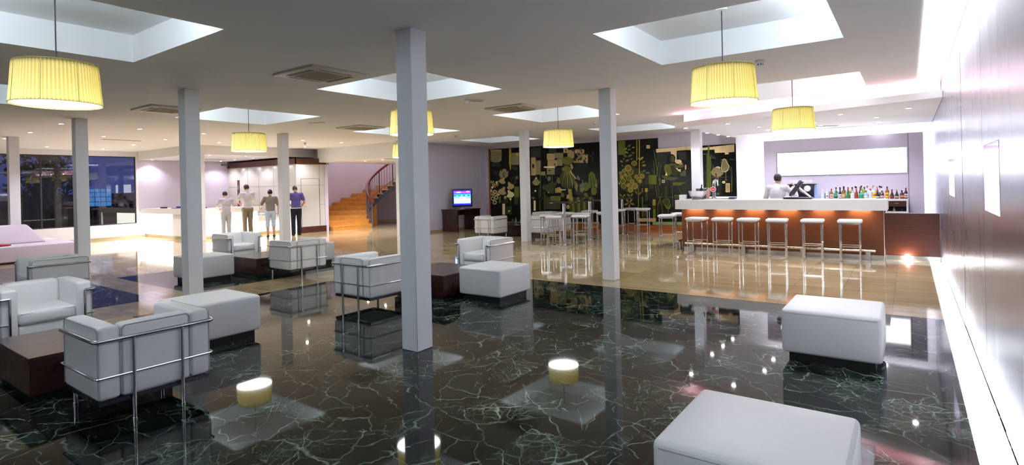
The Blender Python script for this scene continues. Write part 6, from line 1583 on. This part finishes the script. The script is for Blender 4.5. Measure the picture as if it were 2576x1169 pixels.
BF = [('cone', 'clear', 'white', None), ('round', 'clear', 'white', 'white'), ('round', 'amber', 'magenta', 'cream'), ('cone', 'teal', 'gold', 'black'), ('round', 'dark', 'black', 'white'), ('tall', 'amber', 'black', 'gold'),
      ('cone', 'green', 'red', None), ('squat', 'clear', 'white', 'white'), ('cone', 'red', 'red', 'red'), ('squat', 'teal', 'white', 'green'), ('squat', 'blue', 'red', 'white'), ('cone', 'clear', 'red', 'white'), ('broad', 'clear', 'white', 'yellow'), ('flask', 'dark', 'red', 'white'),
      ('squat', 'brown', 'red', 'pink'), ('broad', 'amber', 'black', 'yellow'), ('flask', 'brown', 'magenta', 'red'), ('flask', 'brown', 'gold', 'cream'), ('squat', 'plum', 'black', 'orange'), ('round', 'brown', 'red', 'white')]
XB_ = [-1.62, -1.53, -1.44, -1.355, -1.27, -1.20, -1.115, -1.03, -.955, -.865, -.775, -.69, -.62, -.56, -.48, -.385, -.30, -.215, -.125, -.055]
capw = lambda c: c+' cap'
for i, ((shp, g, cap, lab), x) in enumerate(zip(BF, XB_)):
    bottle(x, 14.49 if i < 14 else 14.47, shp, g, cap, lab, '%s %s with %s, front bottle row, %s from the left' % (g, WORDS[shp], capw(cap), ORD[i]))
BB = [('tall', 'brown', 'black', 'cream'), ('tall', 'clear', 'black', 'white'), ('broad', 'dark', 'black', 'gold'), ('tall', 'green', 'red', 'white'), ('tall', 'amber', 'black', 'white'), ('broad', 'clear', 'black', 'green'), ('tall', 'brown', 'red', 'cream'), ('tall', 'lime', 'black', 'white'), ('tall', 'clear', 'white', 'cream'), ('broad', 'clear', 'gold', 'red'), ('tall', 'orange', 'lilac', 'orange'), ('broad', 'clear', 'black', 'green')]
for i, (shp, g, cap, lab) in enumerate(BB):
    bottle(-1.36+.079*i+random.uniform(-.003, .003), 14.60, shp, g, cap, lab, '%s %s with %s, second bottle row, %s from the left' % (g, WORDS[shp], capw(cap), ORD[i]), s=.84)
BC = [('tall', 'dark', 'black', 'white'), ('broad', 'clear', 'white', 'gold'), ('tall', 'clear', 'black', 'white'), ('broad', 'lime', 'black', 'white'), ('tall', 'clear', 'red', 'cream'), ('broad', 'clear', 'gold', 'white'), ('tall', 'clear', 'black', 'green')]
for i, (shp, g, cap, lab) in enumerate(BC):
    bottle(-1.22+.115*i, 14.72, shp, g, cap, lab, '%s %s with %s, rear bottle row, %s from the left' % (g, WORDS[shp], capw(cap), ORD[i]), s=.90)
for i, (x, h) in enumerate(((-1.585, .13), (-1.49, .16), (-1.40, .12))):
    mb = MB(); mb.lathe([(.03, 0), (.035, .004), (.038, h), (.035, h), (.032, .01), (.003, .008)], 16, cap=False)
    tag(mb.build('glass', M['clear'], loc=(x-.03, 14.68, 1.076)), 'small clear glass on the back bar left of the bottles, %s from the left' % ORD[i], 'glass', 'glasses on the back bar')
for i, (x, m, c) in enumerate(((-.27, M['plastic'], 'white'), (-.13, plain('blue_glass', (.03, .06, .5, 1), .2), 'blue'))):
    mb = MB(); mb.lathe([(.022, 0), (.022, .045), (.010, .06), (.010, .085)], 12)
    tag(mb.build('small_bottle', m, loc=(x, 14.6, .801)), 'tiny %s bottle on the open shelf under the drawer' % c, 'bottle')

# ================================================================== STOOLS AND HIGH TABLES
def make_stool():
    t = thing('bar_stool', '', 'stool', group='white seated chrome bar stools')
    a, b, h = .155, .165, .715
    mb = MB(); mb.puff((-.195, -.195, h), (.195, .195, h+.062), .028, .008, 4, 3); mb.build('seat', M['leather'], t)
    mb = MB()
    for s in (-1, 1):
        mb.box((-a-.01, s*b-.01, h-.022), (a+.01, s*b+.01, h)); mb.box((s*a-.01, -b+.01, h-.022), (s*a+.01, b-.01, h))
    mb.build('seat_frame', M['chrome'], t)
    for sx in (-1, 1):
        for sy in (-1, 1):
            mb = MB(); mb.box((sx*a-.011, sy*b-.011, 0), (sx*a+.011, sy*b+.011, h-.022), .003, 1); mb.build('leg', M['chrome'], t)
    for s in (-1, 1):
        mb = MB(); mb.cyl((-a, s*b, .285), (a, s*b, .285), .011, 8); mb.build('footrest', M['chrome'], t)
        mb = MB(); mb.box((s*a-.009, -b+.011, .002), (s*a+.009, b-.011, .02)); mb.build('floor_runner', M['chrome'], t)
    mb = MB(); mb.box((-a, b-.009, .002), (a, b+.009, .02)); mb.build('floor_runner', M['chrome'], t)
    return t
ST = [(-3.69, 11.86, -.05, 'white topped chrome bar stool at the bar front, first from the left'),
      (-3.17, 11.87, .08, 'white topped chrome bar stool at the bar front, second from the left'),
      (-2.66, 11.88, .03, 'white topped chrome bar stool at the bar front, third from the left'),
      (-2.12, 11.84, .10, 'white topped chrome bar stool at the bar front, fourth from the left'),
      (-1.51, 11.90, .05, 'white topped chrome bar stool at the bar front, fifth from the left'),
      (-.90, 11.93, .03, 'white topped chrome bar stool at the bar front, rightmost and alone'),
      (-4.66, 12.72, .2, 'white topped chrome bar stool left of the bar end, nearer the mural edge'),
      (-4.60, 13.50, .1, 'white topped chrome bar stool tucked against the bar end, half hidden'),
      (-7.17, 11.68, .45, 'white topped chrome bar stool in front of the nearest high table'),
      (-7.60, 12.10, .35, 'white topped chrome bar stool left of the nearest high table'),
      (-6.68, 12.16, .25, 'white topped chrome bar stool right of the nearest high table'),
      (-7.66, 13.15, .3, 'white topped chrome bar stool behind the nearest high table, left of the pair'),
      (-7.13, 13.02, .2, 'white topped chrome bar stool behind the nearest high table, right of the pair'),
      (-7.50, 14.20, .1, 'white topped chrome bar stool behind the middle high table pole'),
      (-6.72, 13.62, .15, 'white topped chrome bar stool right of the middle high table, cut by the column'),
      (-7.00, 15.05, .2, 'white topped chrome bar stool beside the farthest high table, on its left'),
      (-6.98, 15.95, .1, 'white topped chrome bar stool directly behind the farthest high table'),
      (-6.50, 15.72, .2, 'white topped chrome bar stool right of the farthest high table')]
proto = make_stool()
for i, (x, y, r, lab) in enumerate(ST):
    if i == 0: proto.location = (x, y, 0); proto.rotation_euler = (0, 0, r); proto['label'] = lab
    else: dup(proto, (x, y, 0), r, lab)
def make_high_table():
    t = thing('high_table', '', 'table', group='round high tables')
    mb = MB(); mb.lathe([(.38, 1.065), (.385, 1.07), (.385, 1.092), (.38, 1.097)], 48); mb.build('tabletop', M['wenge'], t)
    mb = MB(); mb.lathe([(.11, 1.055), (.11, 1.064)], 20); mb.build('mount_plate', M['steel'], t)
    mb = MB(); mb.cyl((0, 0, .015), (0, 0, 1.055), .040, 18); mb.build('pole', M['chrome'], t)
    mb = MB(); mb.lathe([(.235, 0), (.235, .008), (.20, .016), (.05, .022)], 40); mb.build('base', M['chrome'], t)
    return t
HT = [(-7.17, 12.20, 'round dark high table on a chrome pole, nearest and leftmost'), (-7.20, 13.66, 'round dark high table on a chrome pole, middle one left of the cream floor column'), (-7.08, 15.52, 'round dark high table on a chrome pole right of the cream floor column')]
proto = make_high_table()
for i, (x, y, lab) in enumerate(HT):
    if i == 0: proto.location = (x, y, 0); proto['label'] = lab
    else: dup(proto, (x, y, 0), 0, lab)
desk_item('ashtray', 'small black ashtray on the middle high table', 'ashtray', (-7.34, 13.70, 1.098), (.10, .10, .03), M['black'])
# glasses on the far coffee table
def stem_glass(x, y, lab, wine=True):
    mb = MB()
    if wine: mb.lathe([(.032, 0), (.032, .003), (.005, .008), (.005, .08), (.03, .11), (.036, .15), (.030, .19), (.028, .19), (.033, .15), (.027, .115), (.002, .09)], 16, cap=False)
    else: mb.lathe([(.035, 0), (.036, .003), (.038, .15), (.035, .15), (.033, .01), (.002, .008)], 16, cap=False)
    tag(mb.build('glass', M['clear'], loc=(x, y, .336)), lab, 'glass')
stem_glass(-9.84, 13.64, 'stemmed glass on the far coffee table, beside the green bottle')
stem_glass(-9.72, 13.92, 'straight water glass on the far coffee table', False)
stem_glass(-9.70, 14.30, 'stemmed glass on the far coffee table, nearest the slim column')
mb = MB(); mb.lathe([(.03, 0), (.032, .006), (.032, .12), (.013, .17), (.012, .22)], 16)
tag(mb.build('bottle', glassy('green_water_bottle', (.01, .12, .04, 1)), loc=(-9.82, 13.78, .336)), 'small green water bottle on the far coffee table', 'bottle')
for i, (x, y) in enumerate(((-9.72, 13.70), (-9.66, 14.08))):
    mb = MB(); mb.lathe([(.05, 0), (.085, .006), (.09, .012), (.05, .008)], 24)
    tag(mb.build('saucer', M['plastic'], loc=(x, y, .3355)), ['white saucer on the far coffee table, left of the water glass', 'white saucer on the far coffee table, right of the water glass'][i], 'saucer')

# ================================================================== TELEVISION
t = thing('television_desk', 'dark wooden desk under the television with an open knee space', 'desk', (-12.84, 14.72, 0))
mb = MB(); mb.box((-.38, -.62, .72), (.36, .62, .765), .003, 1); mb.build('desktop', M['wenge'], t)
for y in (-.60, .56):
    mb = MB(); mb.box((-.36, y, 0), (.34, y+.05, .72)); mb.build('side_panel', M['wenge'], t)
mb = MB(); mb.box((-.36, -.55, .52), (-.33, .56, .72)); mb.build('back_rail', M['wenge'], t)
t = thing('television', 'flat black television showing a blue and cyan sports picture', 'television', (-12.74, 14.66, .766), math.radians(41))
mb = MB(); mb.lathe([(.15, 0), (.15, .008), (.04, .016)], 28); mb.cyl((0, 0, .01), (0, 0, .10), .03); mb.build('stand', M['chrome'], t)
mb = MB(); mb.box((-.35, -.03, .07), (.35, .04, .70), .012, 2); mb.build('housing', M['black'], t)
TC = [((.02, .02, .45), .9), ((.10, .65, .95), 1.5), ((.30, .85, .80), 1.4), ((.35, .05, .65), 1.1), ((.9, .95, 1), 1.8), ((.02, .12, .62), 1.0)]
TM = [glow('screen_tone', (*c, 1), s, .4) for c, s in TC]
mb = MB()
def scr(k, x0, z0, x1, z1, d): mb.mi = k; mb.quad((x0, -.031-d, z0), (x1, -.031-d, z0), (x1, -.031-d, z1), (x0, -.031-d, z1))
scr(0, -.31, .13, .31, .66, 0); scr(1, -.29, .19, .29, .52, .0004); scr(2, -.29, .21, .29, .36, .0006); scr(3, -.29, .54, .29, .62, .0004); scr(5, -.29, .50, .29, .55, .0006)
for x, z, w, h in ((-.10, .33, .05, .07), (.10, .35, .06, .08), (.0, .40, .16, .03), (-.2, .28, .10, .03), (.17, .27, .08, .03), (.02, .25, .05, .04)): scr(4, x-w/2, z-h/2, x+w/2, z+h/2, .0009)
for x, z, w, h in ((-.12, .585, .14, .03), (.20, .60, .10, .025)): scr(4, x-w/2, z-h/2, x+w/2, z+h/2, .0009)
for x in (-.24, -.1, .06, .22): scr(5, x-.05, .44, x+.05, .49, .0009)
mb.build('screen', TM, t)
for i, y in enumerate((15.86, 16.2)):
    t = thing('wall_socket', ['square white wall socket above the television, left of two', 'square white wall socket above the television, right one with the cable'][i], 'socket', (-13.25, y, 1.96))
    mb = MB(); mb.box((0, -.04, -.04), (.012, .04, .04), .004, 1); mb.build('plate', M['plastic'], t)
    mb = MB(); mb.box((.012, -.02, -.02), (.015, .02, .02)); mb.build('insert', M['ac'], t)
mb = MB(); mb.tube([(-13.235, 16.2, 1.92), (-13.235, 16.15, 1.5), (-13.235, 16.0, 1.1), (-13.23, 15.7, .85), (-13.2, 15.45, .70)], .004, 6)
tag(mb.build('cable', M['ac_grille']), 'thin grey cable running down the wall from the socket', 'cable')
mb = MB(); mb.tube([(-13.12, 14.6, .70), (-13.13, 14.75, .52), (-13.13, 15.0, .40), (-13.13, 15.2, .36)], .006, 6)
tag(mb.build('cable', M['cord']), 'dark cable sagging in the knee space of the television desk', 'cable')

# ================================================================== MURAL
MC = dict(black=(6, 7, 6), cream=(206, 192, 138), darkgrey=(34, 36, 30), darkolive=(46, 50, 16), gold=(160, 142, 34), green=(76, 94, 26), grey=(92, 96, 76), greyolive=(76, 80, 46), greytan=(122, 112, 76),
          khaki=(138, 122, 50), ochre=(112, 98, 26), olive=(88, 92, 24), paleolive=(112, 124, 72), paletan=(206, 182, 136), tan=(160, 134, 84), yellow=(158, 138, 30))
def painted(name, rgb):
    t = NT('paint_'+name)
    n = t.noise(t.coord(), 7, 6, .65, .4).outputs[0]; b = t.noise(t.coord((1, 1, 1)), 1.7, 4, .6).outputs[0]
    c = lin(*rgb)
    f = t.math('MULTIPLY_ADD', t.math('ADD', n, b), 1.1, -.1)
    hs = t.n('ShaderNodeHueSaturation', {'Color': c, 'Value': t.n('ShaderNodeMapRange', {0: f, 1: .3, 2: 1.6, 3: .9, 4: 2.5}).outputs[0]})
    t.bsdf(Base_Color=hs.outputs[0], Roughness=.55)
    return t.m
mats = [painted(k, MC[k]) for k in MURAL_COLOURS]
ground = painted('dark_ground', (15, 16, 11))
mural = thing('mural', 'large dark mural of olive and tan plants, birds and houses on the far wall', 'mural', (-13.06, 16.64, 0))
mb = MB(); out = [(.06, .20), (9.16, .20), (9.16, 2.60), (6.725, 2.60), (6.725, 2.925), (.06, 2.945)]
f = [mb.bm.verts.new((x, -.03, z)) for x, z in out]; b = [mb.bm.verts.new((x, -.001, z)) for x, z in out]
mb.bm.faces.new(f); mb.bm.faces.new(b[::-1])
for i in range(len(out)): mb.bm.faces.new((f[i], f[i-1], b[i-1], b[i]))
for k, (c, p) in enumerate(MURAL):
    mb.mi = c+1; y = -.0302-k*1.1e-5
    vs = [mb.bm.verts.new((max(.065, min(9.155, p[i]/1000)), y, max(.205, p[i+1]/1000))) for i in range(0, len(p), 2)]
    try: mb._new([mb.bm.faces.new(vs)])
    except ValueError: pass
mb.build('painted_board', [ground]+mats, mural, ang=180)
mb = MB(); mb.box((.0, -.045, .18), (.06, -.001, 2.96)); mb.build('edge_batten', M['orange_wood'], mural)
mb = MB(); mb.box((-13.23, 16.615, 0), (-3.9, 16.64, .19)); struct(mb.build('baseboard_mural', M['orange_wood']))
# ================================================================== PEOPLE
def remeshed(mb, voxel, smooth=3):
    me = bpy.data.meshes.new('raw'); mb.bm.to_mesh(me); mb.bm.free()
    o = bpy.data.objects.new('raw', me); COL.objects.link(o)
    r = o.modifiers.new('r', 'REMESH'); r.mode = 'VOXEL'; r.voxel_size = voxel; r.use_smooth_shade = True
    s = o.modifiers.new('s', 'SMOOTH'); s.iterations = smooth; s.factor = .5
    dg = bpy.context.evaluated_depsgraph_get(); out = bpy.data.meshes.new_from_object(o.evaluated_get(dg), depsgraph=dg)
    bpy.data.objects.remove(o); bpy.data.meshes.remove(me)
    for p in out.polygons: p.use_smooth = True
    return out
def put(me, name, m, parent):
    me.materials.clear(); me.materials.append(m)
    o = bpy.data.objects.new(name, me); COL.objects.link(o); o.parent = parent; return o
SKIN = plain('skin', (.52, .27, .17, 1), .5, var=.15, scale=12, Subsurface_Weight=.05)
def person(label, loc, heading, h, arms, shirt, trousers, hair, leg_end=.06, sleeve=.45, head=(0, .10), cap=None, hair_m=None, stance=.10, step=0.0, belt=None, lean=0.0):
    """standing figure facing +y; arms = ((elbow, wrist) left, (elbow, wrist) right)"""
    t = thing('person', label, 'person', loc, heading); k = h/1.75
    S = lambda p: Vector((p[0], p[1]+lean*max(0, p[2]-.9), p[2]))*k
    def side(sx):
        i = 0 if sx < 0 else 1
        sh = Vector((sx*.185, -.01, 1.43)); el, wr = Vector(arms[i][0]), Vector(arms[i][1])
        return S(sh), S(el), S(wr)
    legs = [(S((s*.09, 0, .92)), S((s*stance, .015+s*step*.5, .49)), S((s*stance*1.05, -.01+s*step, .075))) for s in (-1, 1)]
    neck = S((0, .0, 1.47)); hc = S((head[0], .035+head[1]*.5, 1.625-abs(head[1])*.12)); R = Matrix.Rotation(-head[1]*4, 3, 'X') @ Matrix.Rotation(-head[0]*4, 3, 'Z')
    mb = MB()
    for hip, kn, an in legs:
        mb.capsule(hip, .082*k, kn, .054*k, 14); mb.capsule(kn, .055*k, kn.lerp(an, .35), .056*k, 14); mb.capsule(kn.lerp(an, .35), .056*k, an, .036*k, 14)
        mb.ball(an+Vector((0, .06, -.045))*k, (.042*k, .12*k, .034*k))
    mb.ball(S((0, 0, .94)), (.155*k, .10*k, .13*k)); mb.ball(S((0, 0, 1.10)), (.135*k, .09*k, .2*k)); mb.ball(S((0, 0, 1.30)), (.165*k, .10*k, .19*k))
    mb.capsule(S((-.15, -.01, 1.42)), .055*k, S((.15, -.01, 1.42)), .055*k)
    mb.capsule(S((0, -.01, 1.42)), .06*k, neck.lerp(hc, .5), .052*k)
    P = lambda x, y, z: hc+R @ (Vector((x, y, z))*k)
    mb.ball(P(0, -.012, .02), (.074*k, .094*k, .098*k), 20, 14, R); mb.ball(P(0, .02, -.045), (.056*k, .068*k, .072*k), 18, 12, R)
    mb.capsule(P(0, .082, .012), .008*k, P(0, .104, -.022), .013*k, 8)
    mb.ball(P(0, .080, -.062), (.024*k, .014*k, .011*k), 10, 8, R)
    for s in (-1, 1):
        mb.ball(P(s*.077, -.01, -.004), (.010*k, .022*k, .032*k), 10, 8, R); mb.ball(P(s*.03, .070, .034), (.026*k, .016*k, .009*k), 10, 8, R)
    for sx in (-1, 1):
        sh, el, wr = side(sx)
        mb.capsule(sh, .048*k, el, .038*k); mb.capsule(el, .039*k, wr, .026*k)
        d = (wr-el).normalized(); u = Vector((sx, 0, 0)); u = (u-d*u.dot(d)).normalized(); v = d.cross(u).normalized()
        palm = wr+d*.05*k
        Q = Matrix((u, v, d)).transposed()
        mb.ball(palm, (.020*k, .040*k, .052*k), 12, 8, Q)
        for i, (o, L) in enumerate(((-.030, .062), (-.010, .075), (.010, .070), (.029, .055))):
            b0 = palm+d*.042*k+v*o*k; b1 = b0+(d*.55*L-u*.012)*k; b2 = b1+(d*.40*L-u*.028)*k
            mb.capsule(b0, .0095*k, b1, .0088*k, 8); mb.capsule(b1, .0088*k, b2, .0075*k, 8)
        th = palm-d*.01*k-v*.036*k; mb.capsule(th, .012*k, th+(d*.03-v*.022-u*.01)*k, .010*k, 8); mb.capsule(th+(d*.03-v*.022-u*.01)*k, .010*k, th+(d*.058-v*.018-u*.022)*k, .008*k, 8)
    body = put(remeshed(mb, .0065*k, 2), 'body', SKIN, t)
    for s in (-1, 1):
        mb = MB(); mb.ball(P(s*.030, .072, .012), (.012*k, .008*k, .008*k), 10, 8, R); mb.build('eye', M['plastic'], t)
        mb = MB(); mb.ball(P(s*.030, .0795, .012), (.005*k, .002*k, .005*k), 8, 6, R); mb.build('iris', M['black'], t)
    mb = MB(); mb.ball(P(0, .0925, -.062), (.020*k, .004*k, .005*k), 10, 6, R); mb.build('lips', plain('lips', (.42, .13, .11, 1), .5), t)
    # shirt
    mb = MB()
    mb.ball(S((0, 0, 1.30)), (.185*k, .122*k, .20*k)); mb.ball(S((0, .0, 1.10)), (.165*k, .118*k, .21*k)); mb.ball(S((0, 0, .98)), (.168*k, .118*k, .10*k))
    mb.capsule(S((-.165, -.01, 1.415)), .072*k, S((.165, -.01, 1.415)), .072*k, 14); mb.capsule(S((0, -.008, 1.42)), .078*k, S((0, .0, 1.475)), .064*k)
    for sx in (-1, 1):
        sh, el, wr = side(sx)
        if sleeve <= 1: mb.capsule(sh, .066*k, sh.lerp(el, sleeve*1.6), .060*k, 14)
        else: mb.capsule(sh, .066*k, el, .052*k, 14); mb.capsule(el, .052*k, el.lerp(wr, .93), .038*k, 14)
    put(remeshed(mb, .011*k, 3), 'shirt', shirt, t)
    mb = MB(); mb.ball(S((0, 0, .92)), (.172*k, .118*k, .13*k))
    for hip, kn, an in legs:
        mb.capsule(hip, .100*k, kn, .074*k, 14)
        e = kn.lerp(an, min(1.0, max(0, (.49-leg_end)/.415)))
        mb.capsule(kn, .074*k, e, (.068 if leg_end < .3 else .078)*k, 14)
    put(remeshed(mb, .011*k, 3), 'trousers', trousers, t)
    if belt:
        mb = MB(); mb.tube([S((.176*math.cos(a), .124*math.sin(a), .955)) for a in [2*PI*i/32 for i in range(32)]], .016*k, 8, True); mb.build('shirt_hem', belt, t)
    for (hip, kn, an) in legs:
        mb = MB(); mb.ball(an+Vector((0, .055, -.048))*k, (.052*k, .138*k, .042*k)); mb.ball(an+Vector((0, -.01, -.02))*k, (.050*k, .06*k, .05*k))
        for v in mb.bm.verts: v.co.z = max(v.co.z, .001)
        mb.build('shoe', M['bark'] if leg_end < .3 else M['wenge'], t)
    mb = MB(); mb.ball(P(0, -.016, .026), (.083*k, .101*k, .103*k), 24, 18, R)
    for v in list(mb.bm.verts):
        q = R.transposed() @ (v.co-hc)
        if q.y > (.050+q.z*.12)*1.0*k and q.z < .085*k or q.z < (-.055 if q.y < .0 else .01)*k: mb.bm.verts.remove(v)
    hm = mb.build('cap' if cap else 'hair', cap or hair_m, t)
    if cap:
        mb = MB(); pts = []
        for i in range(13):
            a = -1.2+2.4*i/12; pts.append((math.sin(a)*.072, .045+math.cos(a)*.105))
        a_ = [mb.bm.verts.new(P(x, y, .060)) for x, y in pts]; b_ = [mb.bm.verts.new(P(x, y, .066)) for x, y in pts]
        mb.bm.faces.new(a_); mb.bm.faces.new(b_)
        mb.build('brim', cap, hm)
        mb = MB(); mb.ball(P(-.03, -.104, .055), (.020*k, .012*k, .014*k), 10, 8, R); mb.build('cap_patch', M['plastic'], hm)
    return t
cl = lambda n, c: plain(n, c, .85, var=.18, scale=9, spec=.2)
HAIR = plain('dark_hair', (.025, .018, .014, 1), .6, var=.3, scale=40); GREYHAIR = plain('short_greying_hair', (.05, .045, .045, 1), .7, var=.4, scale=40)
person('person in violet-blue shirt and black trousers leaning to the desk beside the slim column', (-17.12, 11.0, 0), math.radians(70), 1.72,
       (((-.25, .10, 1.16), (-.14, .30, 1.08)), ((.275, -.06, 1.16), (.20, .12, .98))), cl('violet_shirt', (.10, .085, .27, 1)), cl('black_trousers', (.012, .014, .022, 1)), None, .05, .42, (0, .16), None, GREYHAIR, .10, .03, cl('white_hem', (.6, .58, .55, 1)))
person('person in grey shirt, dark cap and short jeans with back turned at the low desk', (-17.35, 10.2, 0), math.radians(62), 1.60,
       (((-.30, .12, 1.18), (-.30, .34, 1.10)), ((.27, -.03, 1.14), (.26, .05, .88))), cl('grey_tshirt', (.20, .18, .16, 1)), cl('pale_jeans', (.42, .50, .62, 1)), None, .42, .5, (0, .06), cl('navy_cap', (.02, .022, .05, 1)), None, .10)
person('person in white shirt and brown trousers leaning on the reception desk in the middle', (-18.25, 9.90, 0), math.radians(84), 1.80,
       (((-.26, .16, 1.20), (-.12, .38, 1.12)), ((.26, .16, 1.20), (.12, .38, 1.12))), cl('white_tshirt', (.52, .50, .52, 1)), cl('brown_trousers', (.20, .17, .11, 1)), None, .05, .5, (.02, .12), None, HAIR, .09)
person('person in pale lilac shirt and grey trousers leaning on the reception desk, leftmost', (-18.2, 9.15, 0), math.radians(80), 1.58,
       (((-.26, .16, 1.20), (-.12, .38, 1.12)), ((.26, .16, 1.20), (.12, .38, 1.12))), cl('lilac_shirt', (.50, .46, .54, 1)), cl('grey_trousers', (.45, .45, .44, 1)), None, .05, .5, (.0, .1), None, HAIR, .09)
person('bartender in white shirt with dark hair working behind the bar beside the till', (-2.36, 13.30, 0), math.radians(-12), 1.68,
       (((-.30, .05, 1.16), (-.18, .28, 1.06)), ((.34, .18, 1.22), (.22, .40, 1.42))), cl('bartender_shirt', (.72, .70, .76, 1)), cl('bartender_trousers', (.02, .02, .022, 1)), None, .05, 2, (.0, .03), None, HAIR, .10)

# ================================================================== LIGHT
SK = (.76, .90, 1.0)
for a, b, c, d in WELLS:
    k = .5 if c > 12 else 1.0  # far row is unlit; its dim tubes are added to brighten the mural end
    o = light('AREA', 'light_well_tube', ((a+b)/2, c+.03, ZT-.20), 4.6*k, SK, (b-a-.15, .10)); aim(o, (0, 1, 1.0))
    o = light('AREA', 'light_well_tube', (b-.03, (c+d)/2, ZT-.20), 4.6*k, SK, (d-c-.15, .10)); aim(o, (-1, 0, 1.0))
# warm strips under the bar top
for i in range(6):
    o = light('AREA', 'bar_front_light', (-3.85+.62*i, 12.16, .925), .8, (1, .70, .40), (.34, .03)); aim(o, (0, .35, -1))
# white strips behind the bar panel, washing the wall around it
for (x, z, sx, sz) in ((-2.93, 1.5, .06, 2.2), (.24, 1.5, .06, 2.2), (-1.35, 2.50, 3.0, .06)):
    o = light('AREA', 'panel_back_light', (x, 15.22, z), 9 if sz > 1 else 10, (.95, .94, 1), (sx, sz)); aim(o, (0, 1, 0)); o.rotation_euler = (PI/2, 0, 0) if False else o.rotation_euler
# pink cove above the bar ceiling
e0, e1 = Vector((-4.10, 12.10, 0)), Vector((XR-.05, 10.86, 0))
o = light('AREA', 'pink_cove_strip', ((e0+e1)/2+Vector((0, .02, 2.862))), 5.0, (1, .30, .36), ((e1-e0).length*.98, .05)); o.rotation_euler = (PI+.35, 0, math.atan2(e1.y-e0.y, e1.x-e0.x))
for f in (.01, .24, .47, .73, .93):
    p = e0.lerp(e1, f)+Vector((.03, .10, 0)); light('POINT', 'pink_cove_lamp', (p.x, p.y, 2.90), .9, (1, .70, .74), .02)
# scallops on the panelled block behind reception
for x in (-21.3, -20.15, -19.1, -18.05):
    o = light('SPOT', 'panel_wash', (x, 11.25, 2.72), 5, (.72, .80, 1), .03, spot_size=math.radians(75), spot_blend=.7); aim(o, (0, .16, -1))
o = light('AREA', 'stairwell_fill', (-18.6, 15.6, 4.36), 14, (.95, .92, 1), (1.6, 3.0)); aim(o, (0, 0, -1))  # unseen area light added at the top to brighten the stairwell
# the lit display of the metal wall's far end and the floor spot
light('POINT', 'floor_spot', (-.04, 12.40, .06), 3, (1, .96, .95), .03)

w = bpy.data.worlds.new('night'); scene.world = w; w.use_nodes = True
nt = w.node_tree; nt.nodes.clear()
o = nt.nodes.new('ShaderNodeOutputWorld'); b = nt.nodes.new('ShaderNodeBackground'); g = nt.nodes.new('ShaderNodeTexGradient'); c = nt.nodes.new('ShaderNodeTexCoord'); mp = nt.nodes.new('ShaderNodeMapping'); r = nt.nodes.new('ShaderNodeValToRGB')
mp.inputs['Rotation'].default_value = (0, PI/2, 0)
nt.links.new(c.outputs['Generated'], mp.inputs[0]); nt.links.new(mp.outputs[0], g.inputs[0]); nt.links.new(g.outputs[0], r.inputs[0]); nt.links.new(r.outputs[0], b.inputs[0]); nt.links.new(b.outputs[0], o.inputs[0])
r.color_ramp.elements[0].color = (.035, .045, .16, 1); r.color_ramp.elements[1].color = (.012, .02, .10, 1)
b.inputs[1].default_value = .55

# ================================================================== CAMERA
cam = bpy.data.cameras.new('camera'); co = bpy.data.objects.new('camera', cam); COL.objects.link(co)
F, CY = 1384.0, 466.0
cam.sensor_width = 36; cam.lens = F*36/2576; cam.shift_y = (CY-1169/2)/2576; cam.clip_start = .05; cam.clip_end = 200
yaw, roll = math.radians(35.8), math.radians(-1.3)
right = Vector((math.cos(yaw), math.sin(yaw), 0)); fwd = Vector((-math.sin(yaw), math.cos(yaw), 0)); up = Vector((0, 0, 1))
right, up = right*math.cos(roll)+up*math.sin(roll), up*math.cos(roll)-right*math.sin(roll)
co.matrix_world = Matrix((( right.x, up.x, -fwd.x, 0), (right.y, up.y, -fwd.y, 0), (right.z, up.z, -fwd.z, 1.55), (0, 0, 0, 1)))
scene.camera = co

scene.view_settings.view_transform = 'Standard'; scene.view_settings.look = 'None'
scene.view_settings.gamma = 1; scene.view_settings.exposure = 1.4; scene.view_settings.use_curve_mapping = False
cy = scene.cycles
cy.max_bounces = 8; cy.diffuse_bounces = 5; cy.glossy_bounces = 4; cy.transmission_bounces = 6; cy.transparent_max_bounces = 8
cy.caustics_reflective = True; cy.blur_glossy = 1.0; cy.caustics_refractive = False; cy.sample_clamp_indirect = 6; cy.use_light_tree = True; cy.use_denoising = True
